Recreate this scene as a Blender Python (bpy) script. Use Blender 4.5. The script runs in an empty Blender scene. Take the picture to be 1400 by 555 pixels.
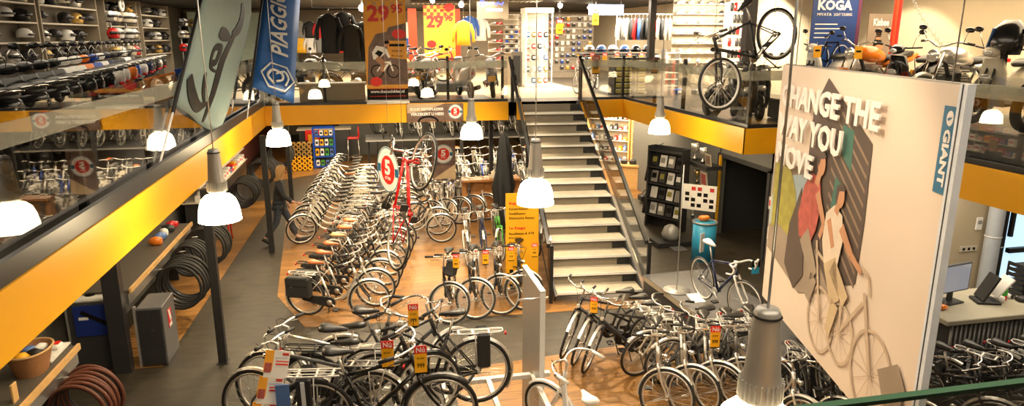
import bpy, bmesh, math, random
from math import pi, sin, cos, radians as rad
from mathutils import Vector, Matrix
random.seed(7)
SC = bpy.context.scene
COL = SC.collection

# ---------------------------------------------------------------- camera
H = 4.55
cam_d = bpy.data.cameras.new('camera'); cam = bpy.data.objects.new('camera', cam_d); COL.objects.link(cam)
FPX = 933.0
cam_d.sensor_width = 36.0; cam_d.lens = 36.0 * FPX / 1400.0
cam_d.clip_start = 0.05; cam_d.clip_end = 200
pitch = math.atan(227 / FPX); yaw = math.atan(203 / math.hypot(227, FPX))
cam.location = (0, 0, H); cam.rotation_euler = (pi / 2 - pitch, 0, -yaw)
SC.camera = cam
# ---------------------------------------------------------------- world, exposure
w = bpy.data.worlds.new('world'); SC.world = w; w.use_nodes = True
w.node_tree.nodes['Background'].inputs[0].default_value = (1.0, 0.80, 0.56, 1)
w.node_tree.nodes['Background'].inputs[1].default_value = 0.08
SC.view_settings.view_transform = 'Standard'; SC.view_settings.look = 'None'
SC.view_settings.exposure = 0.62; SC.view_settings.gamma = 1.0; SC.view_settings.use_curve_mapping = False
# ---------------------------------------------------------------- ceiling spots, and area lights added to light the shop
WARM = (1.0, 0.77, 0.48); NEUT = (1.0, 0.84, 0.62); COOL = (0.85, 0.93, 1.0)
def area(name, loc, sx, sy, power, col=WARM, rot=(0, 0, 0)):
    d = bpy.data.lights.new(name, 'AREA'); d.shape = 'RECTANGLE'; d.size = sx; d.size_y = sy
    d.energy = power; d.color = col
    o = bpy.data.objects.new(name, d); COL.objects.link(o); o.location = loc; o.rotation_euler = rot
    return o
def spot(name, loc, target, power, col=WARM, ang=70, r=.05, blend=.5):
    d = bpy.data.lights.new(name, 'SPOT'); d.energy = power; d.color = col; d.spot_size = rad(ang); d.spot_blend = blend
    d.shadow_soft_size = r
    o = bpy.data.objects.new(name, d); COL.objects.link(o); o.location = loc
    o.rotation_euler = (Vector(target) - Vector(loc)).to_track_quat('-Z', 'Y').to_euler()
    return o
area('ceiling_fill_hall', (1.8, 8.5, 5.65), 5, 8, 260, NEUT)  # broad unseen area lights added under the ceiling, from here down
area('ceiling_fill_entrance', (3, 1.5, 5.65), 7, 2, 130, NEUT)
area('ceiling_fill_scooters', (-5.0, 14, 5.6), 2.5, 14, 120, NEUT)
area('ceiling_fill_helmets', (-6.0, 24, 5.6), 2, 10, 120, NEUT)
area('ceiling_fill_motorcycles', (1, 20, 5.6), 6, 3, 380, NEUT)
area('ceiling_fill_jackets', (1, 26, 5.6), 8, 3, 520, NEUT)
area('ceiling_fill_clothes', (8.2, 21.5, 5.6), 6, 3, 700, NEUT)
area('ceiling_fill_clothes_rear', (6, 28, 5.6), 8, 3, 420, NEUT)
area('ceiling_fill_shoes', (9.6, 17.4, 5.6), 2.2, 1.2, 420, NEUT, (rad(25), 0, 0))  # added to brighten the shoe wall
area('ceiling_fill_right', (9.4, 9.5, 5.6), 2.2, 7, 230, WARM)
area('mezz_fill_left', (-3.0, 14, 2.52), .9, 12, 60, WARM)  # unseen area lights added below the mezzanine, without any fixtures
area('mezz_fill_left_front', (-2.9, 6.5, 2.52), .8, 3, 10, WARM)
area('mezz_fill_back', (1.2, 20.5, 2.52), 6, 5, 520, WARM)
area('mezz_fill_back_left', (-1.5, 24, 2.52), 3, 3, 60, WARM)
area('mezz_fill_rear_right', (8.2, 20, 2.52), 3, 6, 480, WARM)
area('mezz_fill_right', (7.1, 13, 2.52), .7, 4, 26, WARM)
area('mezz_fill_desk', (8.6, 7.6, 2.52), 1.6, 3, 45, NEUT)  # added to bring light into the desk corner
spot('ceiling_spot_bikes', (0.2, 14.5, 5.6), (-.6, 12.5, 0), 1300, WARM, 60)
spot('ceiling_spot_aisle', (-.6, 16.0, 5.6), (-2.2, 11.5, 0), 500, WARM, 50)
spot('ceiling_spot_front', (3.6, 12.0, 5.6), (3.2, 7.6, 0), 1300, WARM, 60)
spot('ceiling_spot_stairs', (4.0, 12.5, 5.6), (3.9, 11.8, 0), 420, NEUT, 70)
spot('ceiling_spot_upright', (.8, 9.5, 5.6), (.3, 5.5, 1.5), 600, WARM, 60)
spot('ceiling_spot_middle', (2.0, 13.5, 5.6), (1.6, 15.5, 0), 700, WARM, 75)
spot('ceiling_spot_row', (-1.2, 6.0, 5.6), (-.2, 11.5, 0), 700, WARM, 45)
spot('ceiling_spot_tagged', (2.2, 6.6, 5.6), (1.9, 11.0, 0), 600, WARM, 45)
spot('ceiling_spot_panel', (1.6, 5.0, 5.6), (4.4, 5.8, 2.4), 230, WARM, 62)
spot('ceiling_spot_wall', (9.2, 8.3, 5.6), (11, 8.9, 3.4), 330, NEUT, 75, .03, .25)
spot('ceiling_spot_wall_rear', (9.0, 12.3, 5.6), (11, 12.6, 3.4), 260, NEUT, 75, .03, .25)

# ---------------------------------------------------------------- materials
def mat(name, col, rough=.5, metal=0., vary=.12, scale=6., emit=None, es=0., coat=0., bump=0., trans=0.):
    m = bpy.data.materials.new(name); m.use_nodes = True
    nt = m.node_tree; b = nt.nodes['Principled BSDF']
    b.inputs['Roughness'].default_value = rough; b.inputs['Metallic'].default_value = metal
    b.inputs['Coat Weight'].default_value = coat
    b.inputs['Transmission Weight'].default_value = trans
    tc = nt.nodes.new('ShaderNodeTexCoord'); n = nt.nodes.new('ShaderNodeTexNoise')
    n.inputs['Scale'].default_value = scale; n.inputs['Detail'].default_value = 3
    nt.links.new(tc.outputs['Object'], n.inputs['Vector'])
    r = nt.nodes.new('ShaderNodeMix'); r.data_type = 'RGBA'
    r.inputs['A'].default_value = (*[max(0, c * (1 - vary)) for c in col], 1)
    r.inputs['B'].default_value = (*[min(1, c * (1 + vary)) for c in col], 1)
    nt.links.new(n.outputs['Fac'], r.inputs['Factor']); nt.links.new(r.outputs['Result'], b.inputs['Base Color'])
    if bump:
        bp = nt.nodes.new('ShaderNodeBump'); bp.inputs['Strength'].default_value = bump
        nt.links.new(n.outputs['Fac'], bp.inputs['Height']); nt.links.new(bp.outputs['Normal'], b.inputs['Normal'])
    if emit:
        b.inputs['Emission Color'].default_value = (*emit, 1); b.inputs['Emission Strength'].default_value = es
    return m
M = {}
def D(name, *a, **k): M[name] = mat(name, *a, **k); return M[name]
D('silver', (.74, .72, .68), .30, .75); D('chrome', (.85, .84, .80), .14, 1.0); D('steel', (.5, .5, .5), .35, .9)
D('black_gloss', (.012, .012, .013), .22, 0, coat=.4); D('black_satin', (.02, .02, .021), .5); D('rubber', (.018, .017, .016), .75)
D('grey_paint', (.13, .13, .135), .35, .3); D('graphite', (.06, .06, .065), .3, .5); D('white_gloss', (.82, .80, .76), .25)
D('cream', (.72, .65, .50), .35); D('red_gloss', (.62, .01, .012), .22, 0, coat=.5); D('blue_gloss', (.015, .07, .42), .25, 0, coat=.4)
D('green_gloss', (.07, .35, .04), .3); D('orange_gloss', (.85, .22, .015), .25, coat=.4); D('navy', (.012, .02, .07), .3)
D('brown_leather', (.50, .13, .03), .4); D('tan_leather', (.55, .33, .14), .5); D('black_leather', (.02, .018, .016), .38)
D('fender', (.78, .76, .71), .26, .6); D('lens_red', (.55, .01, .01), .2); D('lens_amber', (.9, .35, .02), .2); D('lens_clear', (.75, .75, .72), .1, .4)
D('bag', (.022, .022, .022), .7, bump=.1); D('reflector', (.75, .78, .8), .3)
D('tag_red', (.75, .02, .012), .5); D('tag_yellow', (.95, .45, .01), .5); D('white', (.85, .84, .80), .5); D('paper', (.88, .86, .82), .6)
D('ink', (.01, .01, .01), .5); D('ink_white', (.9, .9, .88), .5); D('ink_red', (.6, .03, .02), .5)
D('yellow_board', (.95, .46, .003), .42, 0, .03); D('charcoal', (.035, .036, .038), .5); D('dark_edge', (.012, .014, .02), .4)
D('column_black', (.012, .012, .013), .55); D('beige_wall', (.55, .46, .32), .8, 0, .04); D('grey_wall', (.16, .16, .15), .75, 0, .05)
D('brown_wall', (.18, .05, .035), .7); D('slat_wall', (.36, .30, .22), .7); D('ceiling_dark', (.03, .024, .018), .8); D('pale_green', (.50, .60, .48), .7)
D('shelf_grey', (.10, .085, .065), .5); D('shelf_pale', (.62, .56, .45), .45); D('oak', (.42, .19, .06), .45, 0, .2, 14); D('pine', (.72, .45, .18), .45, 0, .15, 12)
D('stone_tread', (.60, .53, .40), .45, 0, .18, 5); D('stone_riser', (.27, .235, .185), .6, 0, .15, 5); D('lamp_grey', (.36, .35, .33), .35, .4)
D('desk_top', (.42, .39, .30), .4); D('corrugated', (.20, .20, .19), .35, .5)
D('wicker', (.36, .17, .07), .7, 0, .35, 60, bump=.4); D('tyre_brown', (.12, .035, .018), .6); D('blue_box', (.01, .03, .22), .4); D('cyan', (.03, .32, .55), .4)
D('skin', (.6, .35, .24), .55); D('hair_blond', (.45, .26, .09), .6, 0, .3, 40, bump=.4); D('jacket', (.015, .017, .02), .7); D('denim', (.035, .045, .065), .8)
D('skirt_black', (.015, .014, .013), .85); D('red_cloth', (.6, .02, .02), .8); D('white_cloth', (.85, .83, .78), .8); D('yellow_cloth', (.95, .5, .02), .7); D('blue_cloth', (.04, .12, .45), .8); D('grey_cloth', (.25, .25, .25), .8)
D('orange_board', (1.0, .42, .03), .5); D('poster_red', (.85, .05, .01), .5); D('koga_blue', (.008, .05, .24), .45); D('giant_blue', (.01, .13, .26), .4)
D('panel_pale', (.66, .55, .46), .4, 0, .10, .7); D('panel_white', (.78, .72, .68), .45, 0, .04); D('panel_dark', (.085, .06, .05), .5, 0, .2, 2); D('panel_stripe', (.24, .17, .12), .5); D('panel_teal', (.05, .15, .12), .5)
D('panel_green', (.30, .27, .05), .5, 0, .5, 8); D('panel_grey', (.28, .22, .17), .5, 0, .25, 2); D('panel_skin', (.50, .25, .14), .5); D('panel_shirt', (.66, .55, .44), .5); D('panel_red', (.42, .09, .07), .5, 0, .6, 12); D('panel_trouser', (.50, .38, .24), .5); D('panel_faint', (.48, .37, .27), .5); D('panel_sky', (.30, .38, .42), .5)
D('alu', (.66, .72, .82), .35, .2); D('piaggio_blue', (.02, .12, .42), .6); D('poster_photo', (.16, .10, .08), .5, 0, .7, 5); D('poster_ochre', (.78, .36, .03), .5, 0, .2, 3); D('purple', (.12, .03, .09), .5)
D('gold', (.75, .55, .25), .25, .9); D('helmet_gold', (.62, .40, .12), .25, .5); D('helmet_blue', (.10, .20, .50), .25, coat=.4)
D('lamp_glow', (1, .9, .7), .4, emit=(1.0, .78, .46), es=27.); D('bulb', (1, .9, .7), .4, emit=(1.0, .85, .6), es=30.)
D('screen', (.10, .10, .11), .2, emit=(.55, .55, .6), es=.25); D('daylight', (.6, .75, .9), .5, emit=(.5, .72, .9), es=.8); D('neon_blue', (.1, .1, .9), .5, emit=(.12, .15, 1.0), es=2.2); D('neon_white', (.9, .9, 1), .5, emit=(.9, .93, 1), es=.5)
D('bumper_green', (.05, .12, .07), .15, 0)

M['ink'].node_tree.nodes['Principled BSDF'].inputs['Specular IOR Level'].default_value = .1
def glassmat(name, tint, amt, frost=0.):
    m = bpy.data.materials.new(name); m.use_nodes = True; nt = m.node_tree; nt.nodes.clear()
    o = nt.nodes.new('ShaderNodeOutputMaterial'); t = nt.nodes.new('ShaderNodeBsdfTransparent'); g = nt.nodes.new('ShaderNodeBsdfGlossy')
    t.inputs[0].default_value = (*tint, 1); g.inputs['Roughness'].default_value = 0.01
    f = nt.nodes.new('ShaderNodeFresnel'); f.inputs[0].default_value = 1.5
    ge = nt.nodes.new('ShaderNodeNewGeometry'); mi_ = nt.nodes.new('ShaderNodeMath'); mi_.operation = 'MULTIPLY_ADD'; mi_.inputs[1].default_value = 1 / 1.5 - 1.5; mi_.inputs[2].default_value = 1.5
    nt.links.new(ge.outputs['Backfacing'], mi_.inputs[0]); nt.links.new(mi_.outputs[0], f.inputs[0])
    mu = nt.nodes.new('ShaderNodeMath'); mu.operation = 'MULTIPLY'; mu.inputs[1].default_value = amt; mu.use_clamp = True
    mx = nt.nodes.new('ShaderNodeMixShader')
    nt.links.new(f.outputs[0], mu.inputs[0]); nt.links.new(mu.outputs[0], mx.inputs[0])
    nt.links.new(t.outputs[0], mx.inputs[1]); nt.links.new(g.outputs[0], mx.inputs[2])
    last = mx
    if frost:
        d = nt.nodes.new('ShaderNodeBsdfDiffuse'); d.inputs[0].default_value = (.62, .62, .56, 1)
        tl = nt.nodes.new('ShaderNodeBsdfTranslucent'); tl.inputs[0].default_value = (.7, .7, .62, 1)
        m1 = nt.nodes.new('ShaderNodeMixShader'); m1.inputs[0].default_value = .5
        nt.links.new(d.outputs[0], m1.inputs[1]); nt.links.new(tl.outputs[0], m1.inputs[2])
        m2 = nt.nodes.new('ShaderNodeMixShader'); m2.inputs[0].default_value = frost
        nt.links.new(mx.outputs[0], m2.inputs[1]); nt.links.new(m1.outputs[0], m2.inputs[2]); last = m2
    nt.links.new(last.outputs[0], o.inputs[0]); M[name] = m; return m
glassmat('rail_glass', (.93, .93, .91), 1.9); glassmat('frost_band', (.93, .93, .9), 1.2, .30); glassmat('cabinet_glass', (.95, .96, .95), .8)
glassmat('dark_glass', (.10, .10, .10), 1.2)
def flagmat(name, col, mix):
    m = mat(name, col, .7, 0, .08, 3); nt = m.node_tree; b = nt.nodes['Principled BSDF']; o = nt.nodes['Material Output']
    t = nt.nodes.new('ShaderNodeBsdfTransparent'); x = nt.nodes.new('ShaderNodeMixShader'); x.inputs[0].default_value = mix
    nt.links.new(t.outputs[0], x.inputs[1]); nt.links.new(b.outputs[0], x.inputs[2]); nt.links.new(x.outputs[0], o.inputs[0]); M[name] = m
flagmat('flag_grey', (.27, .38, .38), .66)

def woodfloor():
    m = bpy.data.materials.new('wood_floor'); m.use_nodes = True; nt = m.node_tree; b = nt.nodes['Principled BSDF']
    tc = nt.nodes.new('ShaderNodeTexCoord'); br = nt.nodes.new('ShaderNodeTexBrick')
    br.inputs['Color1'].default_value = (.23, .115, .030, 1); br.inputs['Color2'].default_value = (.36, .185, .055, 1); br.inputs['Mortar'].default_value = (.16, .07, .025, 1)
    br.inputs['Scale'].default_value = 1; br.inputs['Brick Width'].default_value = 1.3; br.inputs['Row Height'].default_value = .19; br.inputs['Mortar Size'].default_value = .006
    nt.links.new(tc.outputs['Object'], br.inputs['Vector'])
    mp = nt.nodes.new('ShaderNodeMapping'); mp.inputs['Scale'].default_value = (1.2, 14, 1); n = nt.nodes.new('ShaderNodeTexNoise'); n.inputs['Scale'].default_value = 2.5; n.inputs['Detail'].default_value = 5
    nt.links.new(tc.outputs['Object'], mp.inputs[0]); nt.links.new(mp.outputs[0], n.inputs['Vector'])
    x = nt.nodes.new('ShaderNodeMix'); x.data_type = 'RGBA'; x.blend_type = 'MULTIPLY'; x.inputs['Factor'].default_value = .75
    cr = nt.nodes.new('ShaderNodeValToRGB'); cr.color_ramp.elements[0].color = (.45, .40, .34, 1); cr.color_ramp.elements[0].position = .3; cr.color_ramp.elements[1].color = (1.25, 1.2, 1.1, 1); cr.color_ramp.elements[1].position = .7
    nt.links.new(n.outputs['Fac'], cr.inputs[0]); nt.links.new(br.outputs['Color'], x.inputs['A']); nt.links.new(cr.outputs[0], x.inputs['B'])
    nt.links.new(x.outputs['Result'], b.inputs['Base Color']); b.inputs['Roughness'].default_value = .34; M['wood_floor'] = m
woodfloor()
def tilefloor(name, c1, c2, rough=.45, w_=.6):
    m = bpy.data.materials.new(name); m.use_nodes = True; nt = m.node_tree; b = nt.nodes['Principled BSDF']
    tc = nt.nodes.new('ShaderNodeTexCoord'); n = nt.nodes.new('ShaderNodeTexNoise'); n.inputs['Scale'].default_value = 3; n.inputs['Detail'].default_value = 6
    mp = nt.nodes.new('ShaderNodeMapping'); mp.inputs['Scale'].default_value = (1, 3, 1)
    nt.links.new(tc.outputs['Object'], mp.inputs[0]); nt.links.new(mp.outputs[0], n.inputs['Vector'])
    br = nt.nodes.new('ShaderNodeTexBrick'); br.inputs['Color1'].default_value = (1, 1, 1, 1); br.inputs['Color2'].default_value = (.86, .86, .86, 1); br.inputs['Mortar'].default_value = (.72, .72, .72, 1)
    br.inputs['Scale'].default_value = 1; br.inputs['Brick Width'].default_value = w_; br.inputs['Row Height'].default_value = w_; br.inputs['Mortar Size'].default_value = .004; br.offset = 0
    nt.links.new(tc.outputs['Object'], br.inputs['Vector'])
    cr = nt.nodes.new('ShaderNodeValToRGB'); cr.color_ramp.elements[0].color = (*c1, 1); cr.color_ramp.elements[1].color = (*c2, 1); cr.color_ramp.elements[0].position = .3; cr.color_ramp.elements[1].position = .7
    x = nt.nodes.new('ShaderNodeMix'); x.data_type = 'RGBA'; x.blend_type = 'MULTIPLY'; x.inputs['Factor'].default_value = 1
    nt.links.new(n.outputs['Fac'], cr.inputs[0]); nt.links.new(cr.outputs[0], x.inputs['A']); nt.links.new(br.outputs['Color'], x.inputs['B']); nt.links.new(x.outputs['Result'], b.inputs['Base Color'])
    b.inputs['Roughness'].default_value = rough; M[name] = m
tilefloor('slate_floor', (.027, .022, .015), (.060, .048, .031)); tilefloor('upper_floor', (.075, .065, .05), (.13, .11, .085), .3, 1.2); tilefloor('upper_pale', (.62, .5, .33), (.8, .66, .45), .3, 1.)

# ---------------------------------------------------------------- mesh helpers
def basis(d):
    d = Vector(d).normalized(); a = Vector((0, 0, 1)) if abs(d.z) < .9 else Vector((1, 0, 0))
    u = d.cross(a).normalized(); return u, d.cross(u).normalized()
class MB:
    def __init__(s): s.v = []; s.f = []; s.m = []; s.sm = []; s.mats = []
    def mi(s, m):
        if m not in s.mats: s.mats.append(m)
        return s.mats.index(m)
    def add(s, vs, fs, m, smooth=False):
        o = len(s.v); s.v += [tuple(p) for p in vs]; k = s.mi(m)
        for f in fs: s.f.append(tuple(i + o for i in f)); s.m.append(k); s.sm.append(smooth)
        return s
    def tube(s, pts, r, m, n=6, closed=False, caps=True):
        pts = [Vector(p) for p in pts]; N = len(pts); rs = r if isinstance(r, (list, tuple)) else [r] * N
        vs = []; pu = None
        for i in range(N):
            if closed: t = pts[(i + 1) % N] - pts[i - 1]
            else: t = pts[min(i + 1, N - 1)] - pts[max(i - 1, 0)]
            t.normalize()
            if pu is None: u, w_ = basis(t)
            else:
                u = pu - t * pu.dot(t)
                if u.length < 1e-6: u, w_ = basis(t)
                u.normalize(); w_ = t.cross(u)
            pu = u
            for k in range(n):
                a = 2 * pi * k / n; vs.append(pts[i] + (u * cos(a) + w_ * sin(a)) * rs[i])
        fs = []
        for i in range(N if closed else N - 1):
            j = (i + 1) % N
            for k in range(n):
                l = (k + 1) % n; fs.append((i * n + k, i * n + l, j * n + l, j * n + k))
        if not closed and caps: fs.append(tuple(range(n))[::-1]); fs.append(tuple((N - 1) * n + k for k in range(n)))
        return s.add(vs, fs, m, True)
    def box(s, c, size, m, R=None, bev=0):
        x, y, z = [q / 2 for q in size]; c = Vector(c); vs = []
        if bev:
            b = min(bev, x * .9, y * .9, z * .9)
            q = []
            for sz in (-1, 1):
                for (ax, ay, az) in (((x - b), (y - b), z),):
                    pass
            lay = [(-z, x - b, y - b, 0), (-z + b, x, y, b), (z - b, x, y, b), (z, x - b, y - b, 0)]
            for (zz, xx, yy, bb) in lay:
                bb2 = b * .6
                for (px, py) in ((xx, yy - bb2), (xx - bb2, yy), (-xx + bb2, yy), (-xx, yy - bb2), (-xx, -yy + bb2), (-xx + bb2, -yy), (xx - bb2, -yy), (xx, -yy + bb2)):
                    q.append(Vector((px, py, zz)))
            vs = q; fs = [tuple(range(8))[::-1], tuple(range(24, 32))]
            for i in range(3):
                for k in range(8): l = (k + 1) % 8; fs.append((i * 8 + k, i * 8 + l, i * 8 + 8 + l, i * 8 + 8 + k))
        else:
            vs = [Vector((sx * x, sy * y, sz * z)) for sz in (-1, 1) for sy in (-1, 1) for sx in (-1, 1)]
            fs = [(0, 2, 3, 1), (4, 5, 7, 6), (0, 1, 5, 4), (2, 6, 7, 3), (0, 4, 6, 2), (1, 3, 7, 5)]
        if R is not None: vs = [R @ p for p in vs]
        return s.add([p + c for p in vs], fs, m)
    def lathe(s, prof, c, m, axis=(0, 0, 1), n=16, smooth=True):
        c = Vector(c); ax = Vector(axis).normalized(); u, w_ = basis(ax); vs = []; fs = []
        for (r, h) in prof:
            for k in range(n):
                a = 2 * pi * k / n; vs.append(c + ax * h + (u * cos(a) + w_ * sin(a)) * r)
        for i in range(len(prof) - 1):
            for k in range(n): l = (k + 1) % n; fs.append((i * n + k, i * n + l, i * n + n + l, i * n + n + k))
        return s.add(vs, fs, m, smooth)
    def torus(s, c, axis, R, r, m, nu=28, nv=6, a0=0, a1=2 * pi, ref=None):
        c = Vector(c); ax = Vector(axis).normalized()
        if ref is None: u, w_ = basis(ax)
        else: u = Vector(ref).normalized(); w_ = ax.cross(u)
        cl = abs(a1 - a0 - 2 * pi) < 1e-6
        k = nu if cl else nu + 1
        pts = [c + (u * cos(a0 + (a1 - a0) * i / nu) + w_ * sin(a0 + (a1 - a0) * i / nu)) * R for i in range(k)]
        return s.tube(pts, r, m, nv, cl)
    def strip(s, c, axis, R, width, m, a0, a1, ref, nu=16, th=.004):
        # curved mudguard band with a shallow U section
        c = Vector(c); ax = Vector(axis).normalized(); u = Vector(ref).normalized(); w_ = ax.cross(u); vs = []; fs = []
        sec = ((-.5, -.018), (-.32, 0), (.32, 0), (.5, -.018), (.32, -th), (-.32, -th))
        for i in range(nu + 1):
            a = a0 + (a1 - a0) * i / nu; d = u * cos(a) + w_ * sin(a)
            for (q, rr) in sec: vs.append(c + d * (R + rr) + ax * (q * width))
        for i in range(nu):
            for k in range(6): l = (k + 1) % 6; fs.append((i * 6 + k, i * 6 + l, i * 6 + 6 + l, i * 6 + 6 + k))
        fs.append(tuple(range(6))); fs.append(tuple(nu * 6 + k for k in range(6))[::-1])
        return s.add(vs, fs, m, False)
    def prism(s, poly, o, u, w_, th, m):
        o = Vector(o); u = Vector(u); w_ = Vector(w_); nn = u.cross(w_).normalized() * th; k = len(poly)
        a = [o + u * p[0] + w_ * p[1] for p in poly]; vs = a + [p + nn for p in a]
        fs = [tuple(range(k))[::-1], tuple(range(k, 2 * k))] + [(i, (i + 1) % k, (i + 1) % k + k, i + k) for i in range(k)]
        return s.add(vs, fs, m)
    def loft(s, secs, m, n=12, p=2.4, caps=True, axis='x'):
        # secs: (pos, a-centre, b-centre, ra, rb): superellipse sections
        vs = []; fs = []
        for (x, a, b, ra, rb) in secs:
            for k in range(n):
                t = 2 * pi * k / n; ct, st = cos(t), sin(t)
                y = a + ra * math.copysign(abs(ct) ** (2 / p), ct); z = b + rb * math.copysign(abs(st) ** (2 / p), st)
                vs.append({'x': (x, y, z), 'z': (y, z, x), 'y': (y, x, z)}[axis])
        for i in range(len(secs) - 1):
            for k in range(n): l = (k + 1) % n; fs.append((i * n + k, i * n + l, i * n + n + l, i * n + n + k))
        if caps: fs.append(tuple(range(n))[::-1]); fs.append(tuple((len(secs) - 1) * n + k for k in range(n)))
        return s.add(vs, fs, m, True)
    def xf(s, mt, start=0):
        for i in range(start, len(s.v)): s.v[i] = tuple(mt @ Vector(s.v[i]))
        return s
    def mesh(s, name):
        me = bpy.data.meshes.new(name); me.from_pydata(s.v, [], s.f)
        for m in s.mats: me.materials.append(M[m] if isinstance(m, str) else m)
        me.polygons.foreach_set('material_index', s.m); me.polygons.foreach_set('use_smooth', s.sm)
        me.update(); return me
LABELS = {}
def setp(o, label=None, cat=None, group=None, kind=None):
    if label:
        o['label'] = label
        if cat:
            if label in LABELS and not group: print('DUPLABEL', label)
            LABELS.setdefault(label, []).append(o.name)
            n = len(label.split())
            if n < 4 or n > 16: print('LABELLEN', n, label)
    if cat: o['category'] = cat
    if group: o['group'] = group
    if kind: o['kind'] = kind
    return o
def link(name, me, parent=None, loc=(0, 0, 0), rot=None):
    o = bpy.data.objects.new(name, me); COL.objects.link(o); o.location = loc
    if rot is not None:
        if isinstance(rot, Matrix): o.rotation_euler = rot.to_euler()
        else: o.rotation_euler = rot
    if parent: o.parent = parent
    return o
def thing(name, label, cat, loc=(0, 0, 0), rot=(0, 0, 0), group=None):
    return setp(link(name, None, None, loc, rot), label, cat, group)
def part(name, mb, parent, label=None, loc=(0, 0, 0), rot=None):
    me = mb.mesh(name) if isinstance(mb, MB) else mb
    o = link(name, me, parent, loc, rot)
    if label: o['label'] = label
    return o
def single(name, mb, label, cat, loc=(0, 0, 0), rot=(0, 0, 0), group=None):
    me = mb.mesh(name) if isinstance(mb, MB) else mb
    return setp(link(name, me, None, loc, rot), label, cat, group)
def struct(name, mb):
    o = link(name, mb.mesh(name)); o['kind'] = 'structure'; return o
def text_mesh(s, mname, w_, h, depth=.003, bold=0., name='lettering', spacing=1.0):
    c = bpy.data.curves.new(name, 'FONT'); c.body = s; c.extrude = .01; c.offset = bold; c.resolution_u = 2; c.space_character = spacing
    t = bpy.data.objects.new('tmp', c); COL.objects.link(t)
    dg = bpy.context.evaluated_depsgraph_get(); dg.update(); me = bpy.data.meshes.new_from_object(t.evaluated_get(dg))
    bpy.data.objects.remove(t); bpy.data.curves.remove(c)
    xs = [v.co.x for v in me.vertices]; ys = [v.co.y for v in me.vertices]; x0, x1, y0, y1 = min(xs), max(xs), min(ys), max(ys)
    for v in me.vertices:
        v.co.x = (v.co.x - x0) / (x1 - x0) * w_; v.co.y = (v.co.y - y0) / (y1 - y0) * h; v.co.z = (v.co.z + .01) / .02 * depth
    me.materials.clear(); me.materials.append(M[mname]); me.name = name
    return me
def frame_m(o, right, up):
    r = Vector(right).normalized(); u = Vector(up).normalized(); n = r.cross(u)
    return Matrix(((r.x, u.x, n.x, o[0]), (r.y, u.y, n.y, o[1]), (r.z, u.z, n.z, o[2]), (0, 0, 0, 1)))
def text(s, parent, mname, o, right, up, w_, h, depth=.003, bold=0., name='lettering', spacing=1.0):
    me = text_mesh(s, mname, w_, h, depth, bold, name, spacing)
    ob = link(name, me, parent); ob.matrix_local = frame_m(o, right, up); return ob
def ordn(i): return ['first', 'second', 'third', 'fourth', 'fifth', 'sixth', 'seventh', 'eighth', 'ninth', 'tenth', 'eleventh', 'twelfth', 'thirteenth', 'fourteenth', 'fifteenth', 'sixteenth', 'seventeenth', 'eighteenth', 'nineteenth', 'twentieth', 'twenty-first', 'twenty-second', 'twenty-third', 'twenty-fourth', 'twenty-fifth', 'twenty-sixth', 'twenty-seventh', 'twenty-eighth', 'twenty-ninth', 'thirtieth'][i]
# ================================================================ the shell
U = 3.0; FB = 2.55; CEIL = 5.75; XL = -2.3; YB = 16.6; XR1 = 6.4; YC = 10.7; XR2 = 7.35; XW = 11.2; YF = 34.0
m = MB()
m.box((2.5, 15, -.05), (16, 42, .1), 'slate_floor')
def quadfloor(pts, z=.004, mt='wood_floor'): m.add([(x, y, z) for x, y in pts], [tuple(range(len(pts)))], mt)
quadfloor([(-1.15, 10.68), (4.9, 10.35), (5.25, 13.2), (5.9, 16.5), (6.2, 19.5), (-2.3, 19.5), (-1.75, 12.2)])
quadfloor([(.95, 3.0), (4.7, 3.0), (4.9, 8.6), (4.2, 9.05), (.95, 8.75)])
quadfloor([(-3.9, 9.7), (-3.02, 9.7), (-2.75, 20), (-3.9, 20)])
quadfloor([(-3.9, 22.2), (0, 25), (6.5, 25.8), (6.5, 31), (-3.9, 31)])
quadfloor([(7.0, 18.2), (11, 17.2), (11, 26), (7.0, 26)])
struct('floor', m)
# mezzanine slabs (soffit dark, deck above) and their yellow edge boards
def slab(name, poly, deck):
    mm = MB(); k = len(poly)
    mm.add([(x, y, U - .01) for x, y in poly], [tuple(range(k))], deck)
    mm.add([(x, y, FB + .1) for x, y in poly], [tuple(range(k))[::-1]], 'charcoal')
    return struct(name, mm)
slab('floor_upper_left', [(-8.0, -2), (XL - .02, -2), (XL - .02, YF), (-8.0, YF)], 'upper_floor')
slab('floor_upper_back', [(XL - .02, YB + .02), (XR1 + .02, YB + .02), (XR1 + .02, 17.6), (3.2, 17.6), (3.2, 19), (XL - .02, 19)], 'upper_floor')
slab('floor_upper_rear', [(XL - .02, 19), (3.2, 19), (3.2, 17.6), (XR1 + .02, 17.6), (XR1 + .02, YF), (XL - .02, YF)], 'upper_pale')
slab('floor_upper_right', [(XR1 + .02, YC + .02), (XR2 + .02, YC + .02), (XR2 + .02, -2), (XW, -2), (XW, YF), (XR1 + .02, YF)], 'upper_floor')
slab('floor_upper_front', [(XL, -2), (XR2, -2), (XR2, .6), (XL, .6)], 'upper_floor')
def board(name, a, b, out, z0=FB, z1=U, th=.04, mt='yellow_board'):
    a = Vector((*a, 0)); b = Vector((*b, 0)); d = b - a; mid = (a + b) / 2 - Vector((*out, 0)) * th / 2
    ang = math.atan2(d.y, d.x); mm = MB(); mm.box((0, 0, 0), (d.length, th, z1 - z0), mt)
    o = struct(name, mm); o.location = (mid.x, mid.y, (z0 + z1) / 2); o.rotation_euler = (0, 0, ang); return o
board('trim_1', (XL, -1), (XL, YB), (1, 0))
board('trim_2', (XL, YB), (3.42, YB), (0, -1))
board('trim_3', (5.25, YB), (XR1, YB), (0, -1))
board('trim_4', (XR1, YB), (XR1, YC), (-1, 0))
board('trim_5', (XR1, YC), (XR2, YC), (0, -1))
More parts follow.
